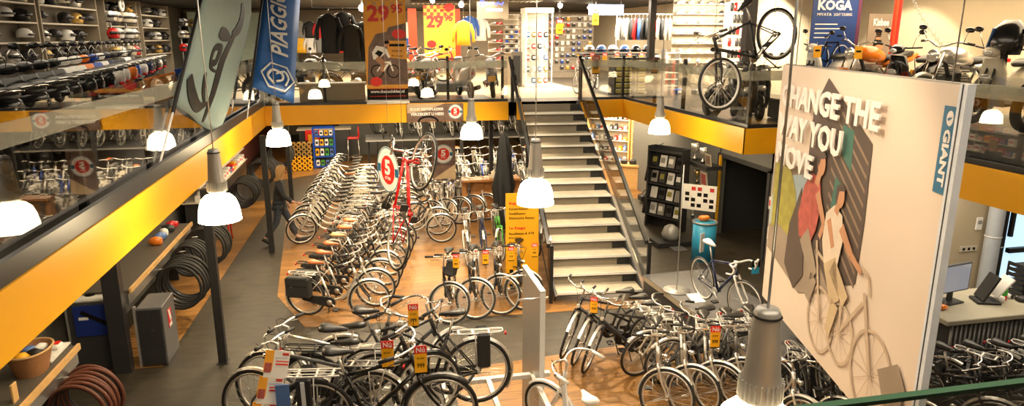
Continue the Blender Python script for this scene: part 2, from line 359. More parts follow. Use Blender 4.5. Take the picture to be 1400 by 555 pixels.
board('trim_6', (XR2, YC), (XR2, .6), (-1, 0))
board('trim_7', (XL, .6), (XR2, .6), (0, 1))
# walls
def wall(name, c, size, mt): mm = MB(); mm.box(c, size, mt); return struct(name, mm)
wall('wall_left_upper', (-7.9, 9, 4.4), (.2, 50, 2.9), 'shelf_grey')
wall('wall_left', (-4.6, 9.0, 1.3), (.2, 30, 2.6), 'grey_wall')
wall('wall_left_return', (-4.35, 17.0, 1.3), (.4, 13.0, 2.6), 'grey_wall')
wall('wall_left_rear', (-4.5, 29, 1.3), (.2, 10, 2.6), 'brown_wall')
wall('wall_back', (3.6, YF, 2.9), (24, .2, 5.8), 'slat_wall')
wall('wall_back_ground', (1.0, 27.5, 1.3), (4.2, .15, 2.6), 'grey_wall')
wall('wall_right', (XW + .1, 9, 2.9), (.2, 50, 5.8), 'beige_wall')
wall('wall_front', (1.6, -2.1, 2.9), (20, .2, 5.8), 'grey_wall')
wall('ceiling', (1.6, 16, CEIL + .05), (20, 38, .1), 'ceiling_dark')
# right ground-floor wall with the passage opening (y 11.9 .. 14.1)
mm = MB(); XG = 8.05
mm.box((XG, 17.0, 1.3), (.14, 5.4, 2.6), 'grey_wall'); mm.box((XG, 11.75, 1.3), (.14, 1.0, 2.6), 'grey_wall'); mm.box((XG, 13.2, 2.2), (.14, 2.3, .7), 'grey_wall')
struct('wall_right_ground', mm)
mm = MB(); mm.box((XG + 1.6, 13.2, 1.2), (.1, 3, 2.4), 'charcoal'); mm.box((XG + .85, 14.5, 1.2), (1.6, .1, 2.4), 'charcoal'); mm.box((XG + .85, 12.0, 1.2), (1.6, .1, 2.4), 'charcoal'); struct('wall_passage', mm)
mm = MB()
for y in (12.27, 14.33): mm.box((XG - .08, y, .95), (.06, .09, 1.9), 'charcoal')
mm.box((XG - .08, 13.3, 1.9), (.06, 2.15, .09), 'charcoal'); mm.box((XG - .12, 14.22, .95), (.05, .05, 1.9), 'tag_yellow')
struct('door_1', mm)
wall('wall_desk', (9.25, 9.2, 1.3), (1.75, .12, 2.6), 'beige_wall')
wall('wall_desk_side', (7.45, 10.9, 1.3), (.12, .7, 2.6), 'charcoal')
# glazed entrance at the right of the service corner
mm = MB(); mm.box((10.60, 9.16, 1.9), (.06, .06, 1.3), 'column_black'); mm.box((10.95, 9.16, 1.0), (.7, .08, .08), 'column_black'); mm.box((10.9, 9.3, 1.35), (.60, .04, 2.3), 'daylight'); struct('window_1', mm)
mm = MB(); mm.box((10.33, 9.2, 1.25), (.38, .08, 2.5), 'column_black'); mm.box((10.36, 9.14, 1.05), (.05, .02, .22), 'chrome'); mm.tube([(10.36, 9.12, 1.08), (10.46, 9.12, 1.08)], .012, 'chrome'); struct('door_2', mm)
# ground-floor columns
mm = MB(); mm.box((-2.2, 9.67, 1.28), (.11, .11, 2.55), 'column_black'); mm.box((-2.2, 9.67, .005), (.16, .16, .01), 'column_black'); struct('column', mm)
mm = MB(); mm.box((-2.17, 14.93, 1.28), (.11, .11, 2.55), 'column_black'); struct('column', mm)
mm = MB(); mm.box((-2.2, 19.6, 1.28), (.11, .11, 2.55), 'column_black'); struct('column', mm)
mm = MB(); mm.box((-3.50, 9.66, 1.28), (.22, .14, 2.55), 'graphite'); struct('column', mm)
mm = MB(); mm.box((3.1, 17.3, 1.28), (.10, .10, 2.55), 'column_black'); struct('column', mm)
mm = MB(); mm.box((2.9, 21.5, 1.28), (.10, .10, 2.55), 'column_black'); struct('column', mm)
mm = MB(); mm.box((7.4, 17.3, 4.37), (.16, .16, 2.75), 'graphite'); struct('column', mm)
mm = MB(); mm.box((8.2, 13.9, 4.37), (.22, .22, 2.75), 'black_satin'); struct('column', mm)
# ---------------------------------------------------------------- balustrades: each run is one thing with glass, posts and channel
def balustrade(label, a, b, posts, out, band=True, group=None, posth=1.1):
    a = Vector((*a, U)); b = Vector((*b, U)); d = (b - a); L = d.length; d.normalize(); ang = math.atan2(d.y, d.x)
    t = thing('glass_balustrade', label, 'balustrade', a, (0, 0, ang), group)
    g = MB(); g.box((L / 2, 0, .56), (L, .012, 1.04), 'rail_glass'); part('glass_pane', g, t)
    if band: g = MB(); g.box((L / 2, -.009, .90), (L, .003, .17), 'frost_band'); g.box((L / 2, .009, .90), (L, .003, .17), 'frost_band'); part('frosted_band', g, t, 'frosted strip along the glass')
    c = MB(); c.box((L / 2, 0, .03), (L, .06, .06), 'dark_edge'); part('base_channel', c, t)
    for p in posts:
        q = MB(); q.box((p, .045, posth / 2), (.06, .07, posth), 'column_black'); part('post', q, t)
    return t
balustrade('glass balustrade above the yellow edge along the scooter gallery', (-2.42, 0.8), (-2.42, 16.7), [1.2, 3.4, 5.65, 7.6, 9.7, 12.9], 1)
# black kick strip in front of the glass
mm = MB(); mm.box((-2.345, 8.6, 3.075), (.05, 16, .15), 'dark_edge'); struct('trim_8', mm)
balustrade('glass balustrade at the back of the hall, beside the big price banner', (-2.3, 16.72), (3.42, 16.72), [.1, 1.35, 4.25, 5.6], 1)
balustrade('short glass balustrade beside the head of the stairs', (5.25, 16.72), (6.5, 16.72), [.05, 1.2], 1)
balustrade('glass balustrade in front of the clothes drawers', (6.52, 16.7), (6.52, 10.8), [.35, 1.7, 3.2, 4.6, 5.8], 1)
balustrade('glass balustrade under the hanging black bicycle', (6.52, 10.82), (7.46, 10.82), [.02], 1)
balustrade('glass balustrade along the beige wall, beyond the big advertising panel', (7.46, 10.8), (7.46, .8), [.1, 3.2], 1)
t = thing('handrail_glass', 'green-edged glass pane of the railing below the camera', 'railing', (-2.2, .706, U))
g = MB(); g.box((4.8, 0, .54), (9.6, .012, 1.07), 'rail_glass'); part('glass_pane', g, t)
g = MB(); g.box((4.8, 0, 1.078), (9.6, .0125, .006), 'bumper_green'); part('glass_edge', g, t, 'green polished glass edge')

# ---------------------------------------------------------------- staircase
st = thing('staircase', 'open steel staircase with stone treads and glass sides up to the mezzanine', 'stairs', (3.86, 10.78, 0), (0, 0, -math.atan(.09)))
NS = 15; RUN = (16.55 - 10.78) / NS; RISE = U / NS
for k in range(NS - 1):
    q = MB(); y = RUN * (k + .5) + .0; z = RISE * (k + 1)
    q.box((0, y + .02, z - .02), (1.52, RUN + .10, .04), 'stone_tread'); q.box((0, y - RUN / 2 - .035, z - .018), (1.54, .014, .045), 'white'); q.box((0, y - RUN / 2 - .02, z - .05), (1.50, .03, .02), 'black_satin')  # black strip below the nosing stands in for its shadow
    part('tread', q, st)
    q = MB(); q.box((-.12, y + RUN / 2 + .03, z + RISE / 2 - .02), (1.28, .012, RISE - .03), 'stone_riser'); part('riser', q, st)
for sx in (-1, 1):
    q = MB(); q.prism([(0.1, 0), (.5, 0), (RUN * NS + .1, U - .28), (RUN * NS + .1, U + .02), (RUN * NS - .1, U + .02), (-.05, .14)], (sx * .80 - .03 if sx > 0 else -.80, 0, 0), (0, 1, 0), (0, 0, 1), .03, 'charcoal')
    part('stringer', q, st)
    for k in range(NS - 1):
        q2 = MB(); q2.box((sx * .64, RUN * (k + 1) + .025, RISE * (k + 1.5) - .02), (.24, .02, RISE - .04), 'black_satin'); q2.box((sx * .745, RUN * (k + .5), RISE * (k + 1) - .075), (.07, .2, .06), 'black_satin')
        if sx > 0: part('tread_bracket', q2, st)
    lean = 0.0
    q = MB(); q.prism([(.05, .2), (.05, 1.02), (RUN * NS, U + .98), (RUN * NS, U + .05)], (sx * .86, 0, 0), (0, 1, 0), (0, 0, 1), .012, 'rail_glass'); part('glass_side', q, st)
    q = MB()
    q.prism([(-.03, 1.03), (-.03, 1.10), (RUN * NS, U + 1.09), (RUN * NS, U + 1.02)], (sx * .87 - .03, 0, 0), (0, 1, 0), (0, 0, 1), -.06, 'column_black'); part('handrail', q, st)
    q = MB(); q.box((sx * .87, 0, .53), (.06, .06, 1.06), 'column_black'); part('newel_post', q, st)
    q = MB(); q.box((sx * .87, RUN * NS, U + .5), (.06, .06, 1.04), 'column_black'); part('newel_post', q, st)

# ---------------------------------------------------------------- pendant lamps
def lampmesh():
    s = MB(); s.lathe([(.0, .72), (.045, .72), (.055, .70), (.058, .66), (.075, .45), (.088, .34), (.094, .31), (.094, .30), (.07, .285), (.07, .262)], (0, 0, 0), 'lamp_grey', n=24)
    for k in range(24):
        a = 2 * pi * k / 24; s.box((.091 * cos(a), .091 * sin(a), .35), (.012, .006, .09), 'lamp_grey', Matrix.Rotation(a, 3, 'Z'))
    s2 = MB(); s2.torus((0, 0, .685), (0, 0, 1), .057, .006, 'ink', 20, 4)
    b = MB(); b.lathe([(.07, .27), (.12, .255), (.16, .215), (.185, .15), (.198, .07), (.205, .0), (.200, .0), (.193, .07), (.18, .145), (.155, .208), (.115, .245), (.06, .262)], (0, 0, 0), 'lamp_glow', n=32)
    c = MB(); c.tube([(0, 0, .72), (0, 0, CEIL - 2.76)], .006, 'steel', 5)
    r = MB(); r.lathe([(.0, 0), (.05, 0), (.05, -.03), (0, -.03)], (0, 0, CEIL - 2.76), 'lamp_grey')
    bu = MB(); bu.lathe([(.0, .02), (.03, .04), (.045, .08), (.03, .14), (.02, .26)], (0, 0, 0), 'bulb', n=12)
    return [('lamp_housing', s.mesh('lamp_housing')), ('collar', s2.mesh('collar')), ('lamp_shade', b.mesh('lamp_shade')), ('cord', c.mesh('cord')), ('ceiling_rose', r.mesh('ceiling_rose')), ('bulb', bu.mesh('bulb'))]
LP = lampmesh()
for (x, y, z, l) in ((-1.5, 7.1, 2.76, 'glowing pendant lamp hanging before the yellow edge of the scooter gallery'), (1.77, 7.13, 2.76, 'glowing pendant lamp hanging in front of the stairs'),
                  (-1.5, 12.1, 2.76, 'glowing pendant lamp hanging below the blue flag, near the person'), (1.83, 12.2, 2.76, 'glowing pendant lamp hanging beside the round 5 logo sign'),
                  (5.45, 12.15, 2.76, 'glowing pendant lamp hanging before the yellow edge over the magazine rack'), (1.62, 2.42, 2.715, 'large pendant lamp closest to the camera, with a ribbed grey housing')):
    t = thing('pendant_lamp', l, 'lamp', (x, y, z), group='pendant lamps over the hall')
    for n_, me in LP: part(n_, me, t)
# ceiling fixtures of the upper gallery
def globe(x, y, z, l, r=.09):
    t = thing('ceiling_spotlight', l, 'lamp', (x, y, z), group='bright spotlights on the mezzanine ceiling')
    q = MB(); q.lathe([(0, -r), (r * .7, -r * .7), (r, 0), (r * .7, r * .7), (0, r)], (0, 0, 0), 'bulb', n=12); part('bulb', q, t)
    q = MB(); q.tube([(0, 0, r * .8), (0, 0, CEIL - z)], .03, 'lamp_grey', 8); part('stem', q, t)
globe(.0, 18.0, 5.25, 'bright spotlight above the black jackets'); globe(-.5, 19.5, 5.62, 'bright spotlight at the ceiling near the price banner', .07)
globe(3.1, 22.5, 5.55, 'bright spotlight beside the yellow jersey'); globe(2.1, 21.6, 5.62, 'bright spotlight over the orange poster board', .07)
globe(6.8, 24.0, 5.62, 'bright spotlight over the clothes department', .09); globe(8.2, 25.0, 5.6, 'bright spotlight above the hanging red jackets', .07)
for (x, y, l) in ((4.6, 22.0, 'grey ceiling grille over the glass tower display'), (2.6, 24.0, 'grey ceiling grille behind the blue neon sign')):
    q = MB(); q.box((0, 0, 0), (2.0, .5, .08), 'shelf_grey')
    for k in range(12): q.box((-.9 + k * .16, 0, -.05), (.03, .45, .03), 'shelf_pale')
    single('ceiling_grille', q, l, 'grille', (x, y, CEIL - .06))
# ================================================================ bicycles (x forward, z up, origin on the ground between the wheels)
RW = .345
RA = Vector((-.54, 0, RW)); FA = Vector((.57, 0, RW)); BB = Vector((-.10, 0, .29))
HT = Vector((.335, 0, .88)); HB = Vector((.375, 0, .73))
WM = {}
def wheel_meshes(tyre_m, rim_m, fat=.019, R=RW):
    key = (tyre_m, rim_m, fat, R)
    if key in WM: return WM[key]
    t = MB(); t.torus((0, 0, 0), (0, 1, 0), R - fat, fat, tyre_m, 32, 6)
    r = MB(); Ri = R - 2 * fat - .006
    r.torus((0, 0, 0), (0, 1, 0), Ri, .0145, rim_m, 32, 5)
    for k in range(28):
        a = 2 * pi * k / 28; b = a + (.5 if k % 2 else -.5); s = .028 if (k // 2) % 2 else -.028
        r.tube([(.02 * cos(b), s, .02 * sin(b)), (Ri * cos(a), 0, Ri * sin(a))], .0016, 'chrome', 3, caps=False)
    h = MB(); h.lathe([(0, -.05), (.012, -.05), (.014, -.034), (.03, -.032), (.03, -.026), (.018, -.02), (.018, .02), (.03, .026), (.03, .032), (.014, .034), (.012, .05), (0, .05)], (0, 0, 0), 'chrome', (0, 1, 0), 10)
    WM[key] = (r.mesh('wheel_rim'), t.mesh('tyre'), h.mesh('hub')); return WM[key]
def curve3(pts, n=4):
    # Catmull-Rom through points
    P = [Vector(p) for p in pts]; out = []
    for i in range(len(P) - 1):
        a = P[max(i - 1, 0)]; b = P[i]; c = P[i + 1]; d = P[min(i + 2, len(P) - 1)]
        for k in range(n):
            t = k / n; out.append(.5 * ((2 * b) + (c - a) * t + (2 * a - 5 * b + 4 * c - d) * t * t + (-a + 3 * b - 3 * c + d) * t ** 3))
    return out + [P[-1]]
BK = {}
def bike_kit(frame='step', col='silver', bars='city', saddle='black_leather', guard='fender', rack='silver', case='black_satin', bag=None, steer=0, tyre='rubber', rim='silver', grip='black_satin', fork=None, wide=.019, motor=False, lamp=True, seat_z=0, stem=0):
    key = (frame, col, bars, saddle, guard, rack, case, bag, steer, tyre, rim, grip, fork, wide, motor, lamp, seat_z, stem)
    if key in BK: return BK[key]
    K = []
    fk = fork or col
    ax = (HT - HB).normalized(); S = Matrix.Translation(HB) @ Matrix.Rotation(rad(steer), 4, ax) @ Matrix.Translation(-HB)
    f = MB(); tr = .019
    ST = BB + (Vector((-.27, 0, .80)) - BB) * (.92 if frame != 'step' else .80)
    f.tube([BB, ST], tr, col, 8)
    f.tube([HT + ax * .02, HB - ax * .02], tr + .004, col, 8)
    if frame == 'step':
        f.tube(curve3([HB + ax * .03, (.24, 0, .50), (.10, 0, .36), BB + Vector((.0, 0, .01))]), .023 if motor else .019, col, 8)
        if not motor: f.tube(curve3([HT - ax * .03, (.20, 0, .63), (.02, 0, .48), BB.lerp(ST, .42)]), .014, col, 8)
    elif frame == 'trapeze':
        f.tube([HB + ax * .03, BB], .020, col, 8); f.tube([HT - ax * .02, BB.lerp(ST, .62)], .016, col, 8)
    else:
        f.tube([HB + ax * .02, BB], .022, col, 8); f.tube([HT - ax * .01, BB.lerp(ST, .94)], .018, col, 8)
    for s in (-1, 1):
        f.tube([BB + Vector((-.02, s * .03, 0)), RA + Vector((0, s * .065, 0))], .010, col, 6)
        f.tube([BB.lerp(ST, .93) + Vector((0, s * .02, 0)), RA + Vector((0, s * .065, 0))], .008, col, 6)
    f.lathe([(.0, -.04), (.025, -.04), (.025, .04), (0, .04)], BB, col, (0, 1, 0), 10)
    sh = .97 + seat_z
    SP = BB + (Vector((-.27, 0, .80)) - BB) * ((sh - .06 - BB.z) / (.80 - BB.z))
    f.tube([ST - Vector((0, 0, .04)), SP], .0125, 'silver', 6)
    if frame == 'step' or frame == 'trapeze': f.box(HB.lerp(BB, .5) + Vector((0, .022, .02)), (.16, .003, .025), 'black_satin', Matrix.Rotation(rad(40), 3, 'Y'))
    K.append(('frame', f, []))
    r_, t_, h_ = wheel_meshes(tyre, rim, wide)
    K.append(('rear_wheel', r_, [('tyre', t_), ('hub', h_)], RA, None))
    K.append(('front_wheel', r_, [('tyre', t_), ('hub', h_)], FA, steer))
    q = MB(); CR = HB - ax * .03
    for s in (-1, 1):
        q.tube(curve3([CR + Vector((0, s * .045, 0)), CR.lerp(FA, .55) + Vector((0, s * .055, 0)), FA + Vector((-.01, s * .055, .06)), FA + Vector((0, s * .055, 0))], 3), [.016] * 4 + [.013] * 3 + [.009] * 3, fk, 6)
    q.tube([CR + Vector((0, -.05, 0)), CR + Vector((0, .05, 0))], .018, fk, 6); q.tube([CR, HT + ax * .03], .013, fk, 6)
    q.xf(S); K.append(('fork', q, []))
    # handlebar
    q = MB(); gs = []; sz = stem
    if bars == 'city':
        C = HT + ax * (.17 + sz) + Vector((.04, 0, .0)); q.tube([HT, HT + ax * (.15 + sz), C], .013, 'silver', 6)
        hp = curve3([C + Vector((-.27, .29, -.03)), C + Vector((-.12, .285, .01)), C + Vector((.0, .20, .03)), C + Vector((.03, .09, .01)), C, C + Vector((.03, -.09, .01)), C + Vector((.0, -.20, .03)), C + Vector((-.12, -.285, .01)), C + Vector((-.27, -.29, -.03))], 3)
        q.tube(hp, .0115, 'chrome', 6)
        for s in (0, -1):
            a = hp[0] if s == 0 else hp[-1]; b = hp[3] if s == 0 else hp[-4]
            g = MB(); gs.append(g); g.tube([a, a.lerp(b, .9)], .018, grip, 8)
            q.tube([b + Vector((.0, 0, -.01)), b + Vector((.06, -.03 if s == 0 else .03, -.04)), a.lerp(b, .3) + Vector((.03, -.01 if s == 0 else .01, -.06))], .005, 'chrome', 5)
    elif bars == 'flat':
        C = HT + ax * (.08 + sz) + Vector((.07, 0, .01)); q.tube([HT, HT + ax * (.07 + sz), C], .015, 'silver', 6)
        hp = [C + Vector((-.05, .31, .03)), C + Vector((-.01, .14, .02)), C, C + Vector((-.01, -.14, .02)), C + Vector((-.05, -.31, .03))]
        q.tube(curve3(hp, 3), .0125, 'chrome', 6)
        for s in (1, -1):
            g = MB(); gs.append(g); g.tube([C + Vector((-.05, s * .32, .03)), C + Vector((-.03, s * .20, .025))], .018, grip, 8)
            q.tube([C + Vector((.0, s * .19, .01)), C + Vector((.04, s * .24, -.03)), C + Vector((.01, s * .31, -.03))], .005, 'steel', 5)
    else:
        C = HT + ax * (.03 + sz) + Vector((.09, 0, .01)); q.tube([HT, HT + ax * .03, C], .014, 'white_gloss' if bars == 'drop' else 'chrome', 6)
        for s in (1, -1):
            q.tube(curve3([C, C + Vector((0, s * .17, 0)), C + Vector((.05, s * .205, -.005)), C + Vector((.11, s * .21, -.05)), C + Vector((.08, s * .215, -.12)), C + Vector((-.02, s * .22, -.135))], 4), .014, 'white_gloss' if bars == 'drop' else 'chrome', 6)
            g = MB(); gs.append(g); g.tube(curve3([C + Vector((.08, s * .21, -.01)), C + Vector((.13, s * .21, .01)), C + Vector((.15, s * .21, .05))], 2), .016, grip, 7)
            g.tube([C + Vector((.14, s * .21, .02)), C + Vector((.15, s * .205, -.04)), C + Vector((.12, s * .20, -.10))], .005, 'steel', 5)
    # brake cables
    q.tube(curve3([C + Vector((0, .17, 0)), C + Vector((.10, .08, .0)), HT + Vector((.07, .02, -.05)), HB + Vector((.04, 0, -.02))], 3), .0028, 'ink', 4)
    q.tube(curve3([C + Vector((0, -.17, 0)), C + Vector((.11, -.08, .02)), HT + Vector((.06, -.03, -.08)), HB + Vector((-.02, 0, -.05))], 3), .0028, 'ink', 4)
    q.xf(S); [g.xf(S) for g in gs]; K.append(('handlebar', q, [('grip', g) for g in gs]))
    # saddle
    q = MB(); w_ = .085 if bars == 'city' else .07
    o = SP + Vector((0, 0, .055))
    q.loft([(o.x - .13, 0, o.z + .012, w_ * .55, .018), (o.x - .11, 0, o.z + .014, w_ * .95, .028), (o.x - .05, 0, o.z + .008, w_, .030), (o.x + .02, 0, o.z, .05, .026), (o.x + .09, 0, o.z - .002, .026, .022), (o.x + .14, 0, o.z - .006, .018, .014)], saddle, 10, 2.2)
    q.tube([(o.x - .08, .03, o.z - .03), (o.x + .08, .012, o.z - .03)], .005, 'chrome', 4); q.tube([(o.x - .08, -.03, o.z - .03), (o.x + .08, -.012, o.z - .03)], .005, 'chrome', 4)
    K.append(('saddle', q, []))
    # crank and pedals
    q = MB(); q.lathe([(0, -.002), (.075, -.002), (.075, .002), (0, .002)], BB + Vector((0, -.05, 0)), 'steel', (0, 1, 0), 20)
    q.tube([BB + Vector((0, -.065, 0)), BB + Vector((.13, -.075, -.10))], .010, 'silver', 5); q.tube([BB + Vector((0, .06, 0)), BB + Vector((-.13, .075, .10))], .010, 'silver', 5)
    q.tube([BB + Vector((0, -.06, 0)), BB + Vector((0, .06, 0))], .009, 'steel', 6)
    p = MB(); p.box(BB + Vector((.13, -.13, -.10)), (.085, .09, .022), 'black_satin'); p2 = MB(); p2.box(BB + Vector((-.13, .13, .10)), (.085, .09, .022), 'black_satin')
    K.append(('crankset', q, [('pedal', p), ('pedal', p2)]))
    if case:
        q = MB(); y = -.052
        a = BB; b = RA
        poly = []
        for k in range(9): t = rad(70 - 160 * k / 8); poly.append((a.x + .095 * cos(t), a.z + .095 * sin(t)))
        for k in range(7): t = rad(-90 - 180 * k / 6); poly.append((b.x + .048 * cos(t), b.z + .048 * sin(t)))
        q.prism(poly, (0, y + .012, 0), (1, 0, 0), (0, 0, 1), .03, case)
        q.lathe([(.0, 0), (.045, 0), (.05, -.006), (0, -.006)], (BB.x, y - .021, BB.z), 'silver', (0, 1, 0), 14)
        K.append(('chain_case', q, []))
    else:
        q = MB()
        for dz in (.07, -.07): q.tube([BB + Vector((0, -.05, dz)), RA + Vector((0, -.05, dz * .5))], .004, 'graphite', 4)
        q.lathe([(0, -.01), (.04, -.01), (.03, .01), (0, .01)], RA + Vector((0, -.045, 0)), 'steel', (0, 1, 0), 14)
        K.append(('chain', q, []))
    if guard:
        q = MB(); q.strip(RA, (0, 1, 0), RW + .022, .055, guard, rad(112), rad(-35), (-1, 0, 0), 16)
        for s in (-1, 1): q.tube([RA + Vector((0, s * .06, 0)), RA + Vector((-.36, s * .026, -.02))], .003, 'steel', 4)
        K.append(('rear_mudguard', q, []))
        q = MB(); q.strip(FA, (0, 1, 0), RW + .022, .052, guard, rad(-105), rad(45), (0, 0, 1), 16)
        for s in (-1, 1): q.tube([FA + Vector((0, s * .06, 0)), FA + Vector((-.30, s * .026, -.20))], .003, 'steel', 4)
        q.xf(S); K.append(('front_mudguard', q, []))
    if rack:
        q = MB(); z = .76
        loop = [(-.30, .055, z), (-.40, .065, z), (-.62, .065, z), (-.76, .06, z + .005), (-.80, .035, z + .01), (-.80, -.035, z + .01), (-.76, -.06, z + .005), (-.62, -.065, z), (-.40, -.065, z), (-.30, -.055, z)]
        q.tube(loop, .0075, rack, 6)
        for y in (-.025, .025): q.tube([(-.34, y, z), (-.79, y, z + .008)], .005, rack, 5)
        for x in (-.36, -.50, -.66): q.box((x, 0, z), (.018, .13, .008), rack)
        for s in (-1, 1):
            q.tube([(-.52, s * .065, z), RA + Vector((0, s * .07, 0))], .006, rack, 5); q.tube([(-.68, s * .065, z), RA + Vector((0, s * .07, 0))], .006, rack, 5)
        q.tube([(-.31, 0, z), (-.24, 0, z - .05)], .006, rack, 5)
        K.append(('luggage_rack', q, []))
        q = MB(); q.box((-.83, 0, z - .03), (.02, .06, .03), 'lens_red', bev=.006); K.append(('rear_light', q, []))
    if lamp:
        q = MB(); q.lathe([(0, -.05), (.022, -.045), (.032, 0), (.030, .012)], HT + Vector((.11, 0, -.06)), 'chrome', (1, 0, 0), 12); q.lathe([(.030, .012), (.024, .018), (0, .02)], HT + Vector((.11, 0, -.06)), 'lens_clear', (1, 0, 0), 12)
        q.tube([HT + Vector((.07, 0, -.06)), HT + Vector((.0, 0, -.02))], .006, 'steel', 5); q.xf(S); K.append(('headlight', q, []))
    if bars == 'city' or bars == 'flat':
        q = MB(); q.tube([BB + Vector((-.06, .05, -.02)), (-.22, .13, .015), (-.245, .135, .012)], .009, 'black_satin', 5); K.append(('kickstand', q, []))
    if bag == 'pannier':
        for s in (-1, 1):
            q = MB(); q.box((-.58, s * .14, .57), (.42, .14, .36), 'bag', bev=.03); q.box((-.58, s * .215, .68), (.36, .014, .14), 'bag', bev=.006); q.box((-.48, s * .207, .62), (.02, .006, .10), 'steel'); q.box((-.68, s * .207, .62), (.02, .006, .10), 'steel')
            K.append(('pannier', q, []))
    elif bag == 'battery':
        q = MB(); q.box((-.60, -.11, .60), (.13, .05, .36), 'black_satin', bev=.02); q.box((-.60, -.14, .62), (.035, .008, .27), 'reflector'); K.append(('side_bag', q, []))
        q = MB(); q.box((-.60, .11, .60), (.13, .05, .36), 'black_satin', bev=.02); K.append(('side_bag', q, []))
    elif bag == 'rackbattery':
        q = MB(); q.box((-.56, 0, .715), (.34, .11, .06), 'graphite', bev=.015); K.append(('battery', q, []))
    elif bag == 'front':
        q = MB(); c = HT + Vector((.13, 0, .02)); q.box(c, (.16, .25, .24), 'bag', bev=.03); q.box(c + Vector((.0, 0, .12)), (.18, .27, .03), 'bag', bev=.01); q.xf(S); K.append(('handlebar_bag', q, []))
    elif bag == 'basket':
        q = MB(); c = HT + Vector((.20, 0, .03))
        for k in range(4):
            z = -.10 + k * .07; a, b = .13 + k * .008, .10 + k * .006
            q.tube([c + Vector((b, a, z)), c + Vector((-b, a, z)), c + Vector((-b, -a, z)), c + Vector((b, -a, z))], .004, 'steel', 4, True)
        for k in range(8):
            t = 2 * pi * k / 8; q.tube([c + Vector((.1 * cos(t), .13 * sin(t), -.10)), c + Vector((.12 * cos(t), .155 * sin(t), .11))], .003, 'steel', 4)
        q.xf(S); K.append(('front_basket', q, []))
    out = []
    for k in K:
        nm, mb, subs = k[0], k[1], k[2]
        me = mb.mesh(nm) if isinstance(mb, MB) else mb
        mt = None
        if len(k) > 3:
            mt = Matrix.Translation(k[3])
            if k[4]: mt = S @ mt
        out.append((nm, me, [(a, b.mesh(a) if isinstance(b, MB) else b) for a, b in subs], mt))
    BK[key] = out; return out
def bicycle(label, loc, head, group=None, lean=4, rot=None, plain=False, name='bicycle', **kw):
    kit = bike_kit(**kw)
    t = thing(name, label, 'bicycle', loc, (0, 0, 0), group)
    if rot is not None: t.rotation_euler = rot.to_euler()
    else: t.rotation_euler = (Matrix.Rotation(rad(head), 3, 'Z') @ Matrix.Rotation(rad(lean), 3, 'X')).to_euler()
    for nm, me, subs, mt in kit:
        if plain and nm in ('kickstand', 'rear_light', 'headlight', 'chain'): continue
        o = part(nm, me, t)
        if mt is not None: o.matrix_local = mt
        for a, b in subs: part(a, b, o)
    return t
# hanging price tags: red head with Nú and a yellow body
TG = {}
def tagkit(w_=.10, h=.24):
    if 'x' in TG: return TG['x']
    a = MB(); a.box((0, 0, -h * .64), (w_, .004, h * .72), 'tag_yellow'); b = MB(); b.box((0, 0, -h * .14), (w_, .0045, h * .28), 'tag_red')
    TG['x'] = (a.mesh('price_card'), b.mesh('red_header'), text_mesh('Nú', 'ink_white', .07, .045, .002, .015), text_mesh('999', 'ink', .06, .04, .002, .01), text_mesh('nu voor', 'ink', .06, .016, .002, .0), MB().box((0, 0, -h), (w_, .0045, .014), 'ink').mesh('black_foot'))
    return TG['x']
def price_tag(label, loc, face=-90, s=1.0, tilt=0):
    a, b, c, d, e, f = tagkit()
    t = thing('price_tag', label, 'price tag', loc, (rad(tilt), 0, rad(face + 90)), 'red and yellow price tags'); t.scale = (s, s, s)
    part('price_card', a, t); part('red_header', b, t); part('black_foot', f, t)
    for me, x, z in ((c, -.035, -.056), (d, -.03, -.19), (e, -.03, -.115)):
        o = part('lettering', me, t); o.matrix_local = frame_m((x, -.003, z), (1, 0, 0), (0, 0, 1))
# ---------------------------------------------------------------- row with panniers and brown saddles beside the dark aisle
G = 'silver and black city bicycles parked side by side along the dark aisle'
opts = [dict(col='silver', saddle='brown_leather', bag='pannier', motor=True, fork='black_satin'),
        dict(col='silver', saddle='brown_leather', motor=True, rack='black_satin', bag='rackbattery', fork='silver'),
        dict(frame='trapeze', col='black_gloss', saddle='brown_leather', rack='black_satin', bag='rackbattery'),
        dict(col='black_gloss', saddle='tan_leather', rack='black_satin', bag='rackbattery'),
        dict(frame='trapeze', col='silver', saddle='brown_leather', rack='black_satin'),
        dict(frame='diamond', col='black_gloss', saddle='brown_leather', rack='black_satin'),
        dict(col='grey_paint', saddle='black_leather'), dict(frame='diamond', col='silver', saddle='black_leather')]
lab = ['silver step-through bicycle with black pannier bags and orange-brown saddle, front of the aisle row',
       'silver step-through bicycle with brown saddle, directly behind the one with black panniers',
       'black trapeze-frame bicycle with brown saddle, third in the aisle row from the panniers',
       'black step-through bicycle with tan saddle, fourth in the aisle row from the panniers',
       'silver trapeze-frame bicycle with brown saddle, fifth in the aisle row from the panniers',
       'black diamond-frame bicycle with brown saddle, sixth in the aisle row from the panniers',
       'grey step-through bicycle with black saddle, seventh in the aisle row from the panniers',
       'silver diamond-frame bicycle with black saddle, last in the aisle row from the panniers']
for i, o in enumerate(opts):
    bicycle(lab[i], (-.64 + .10 * i, 11.01 + .52 * i, 0), -21 + (i % 3) * 1.5, G, steer=(18, 14, 10, 8, 12, 6, 10, 4)[i], lean=3, **o)
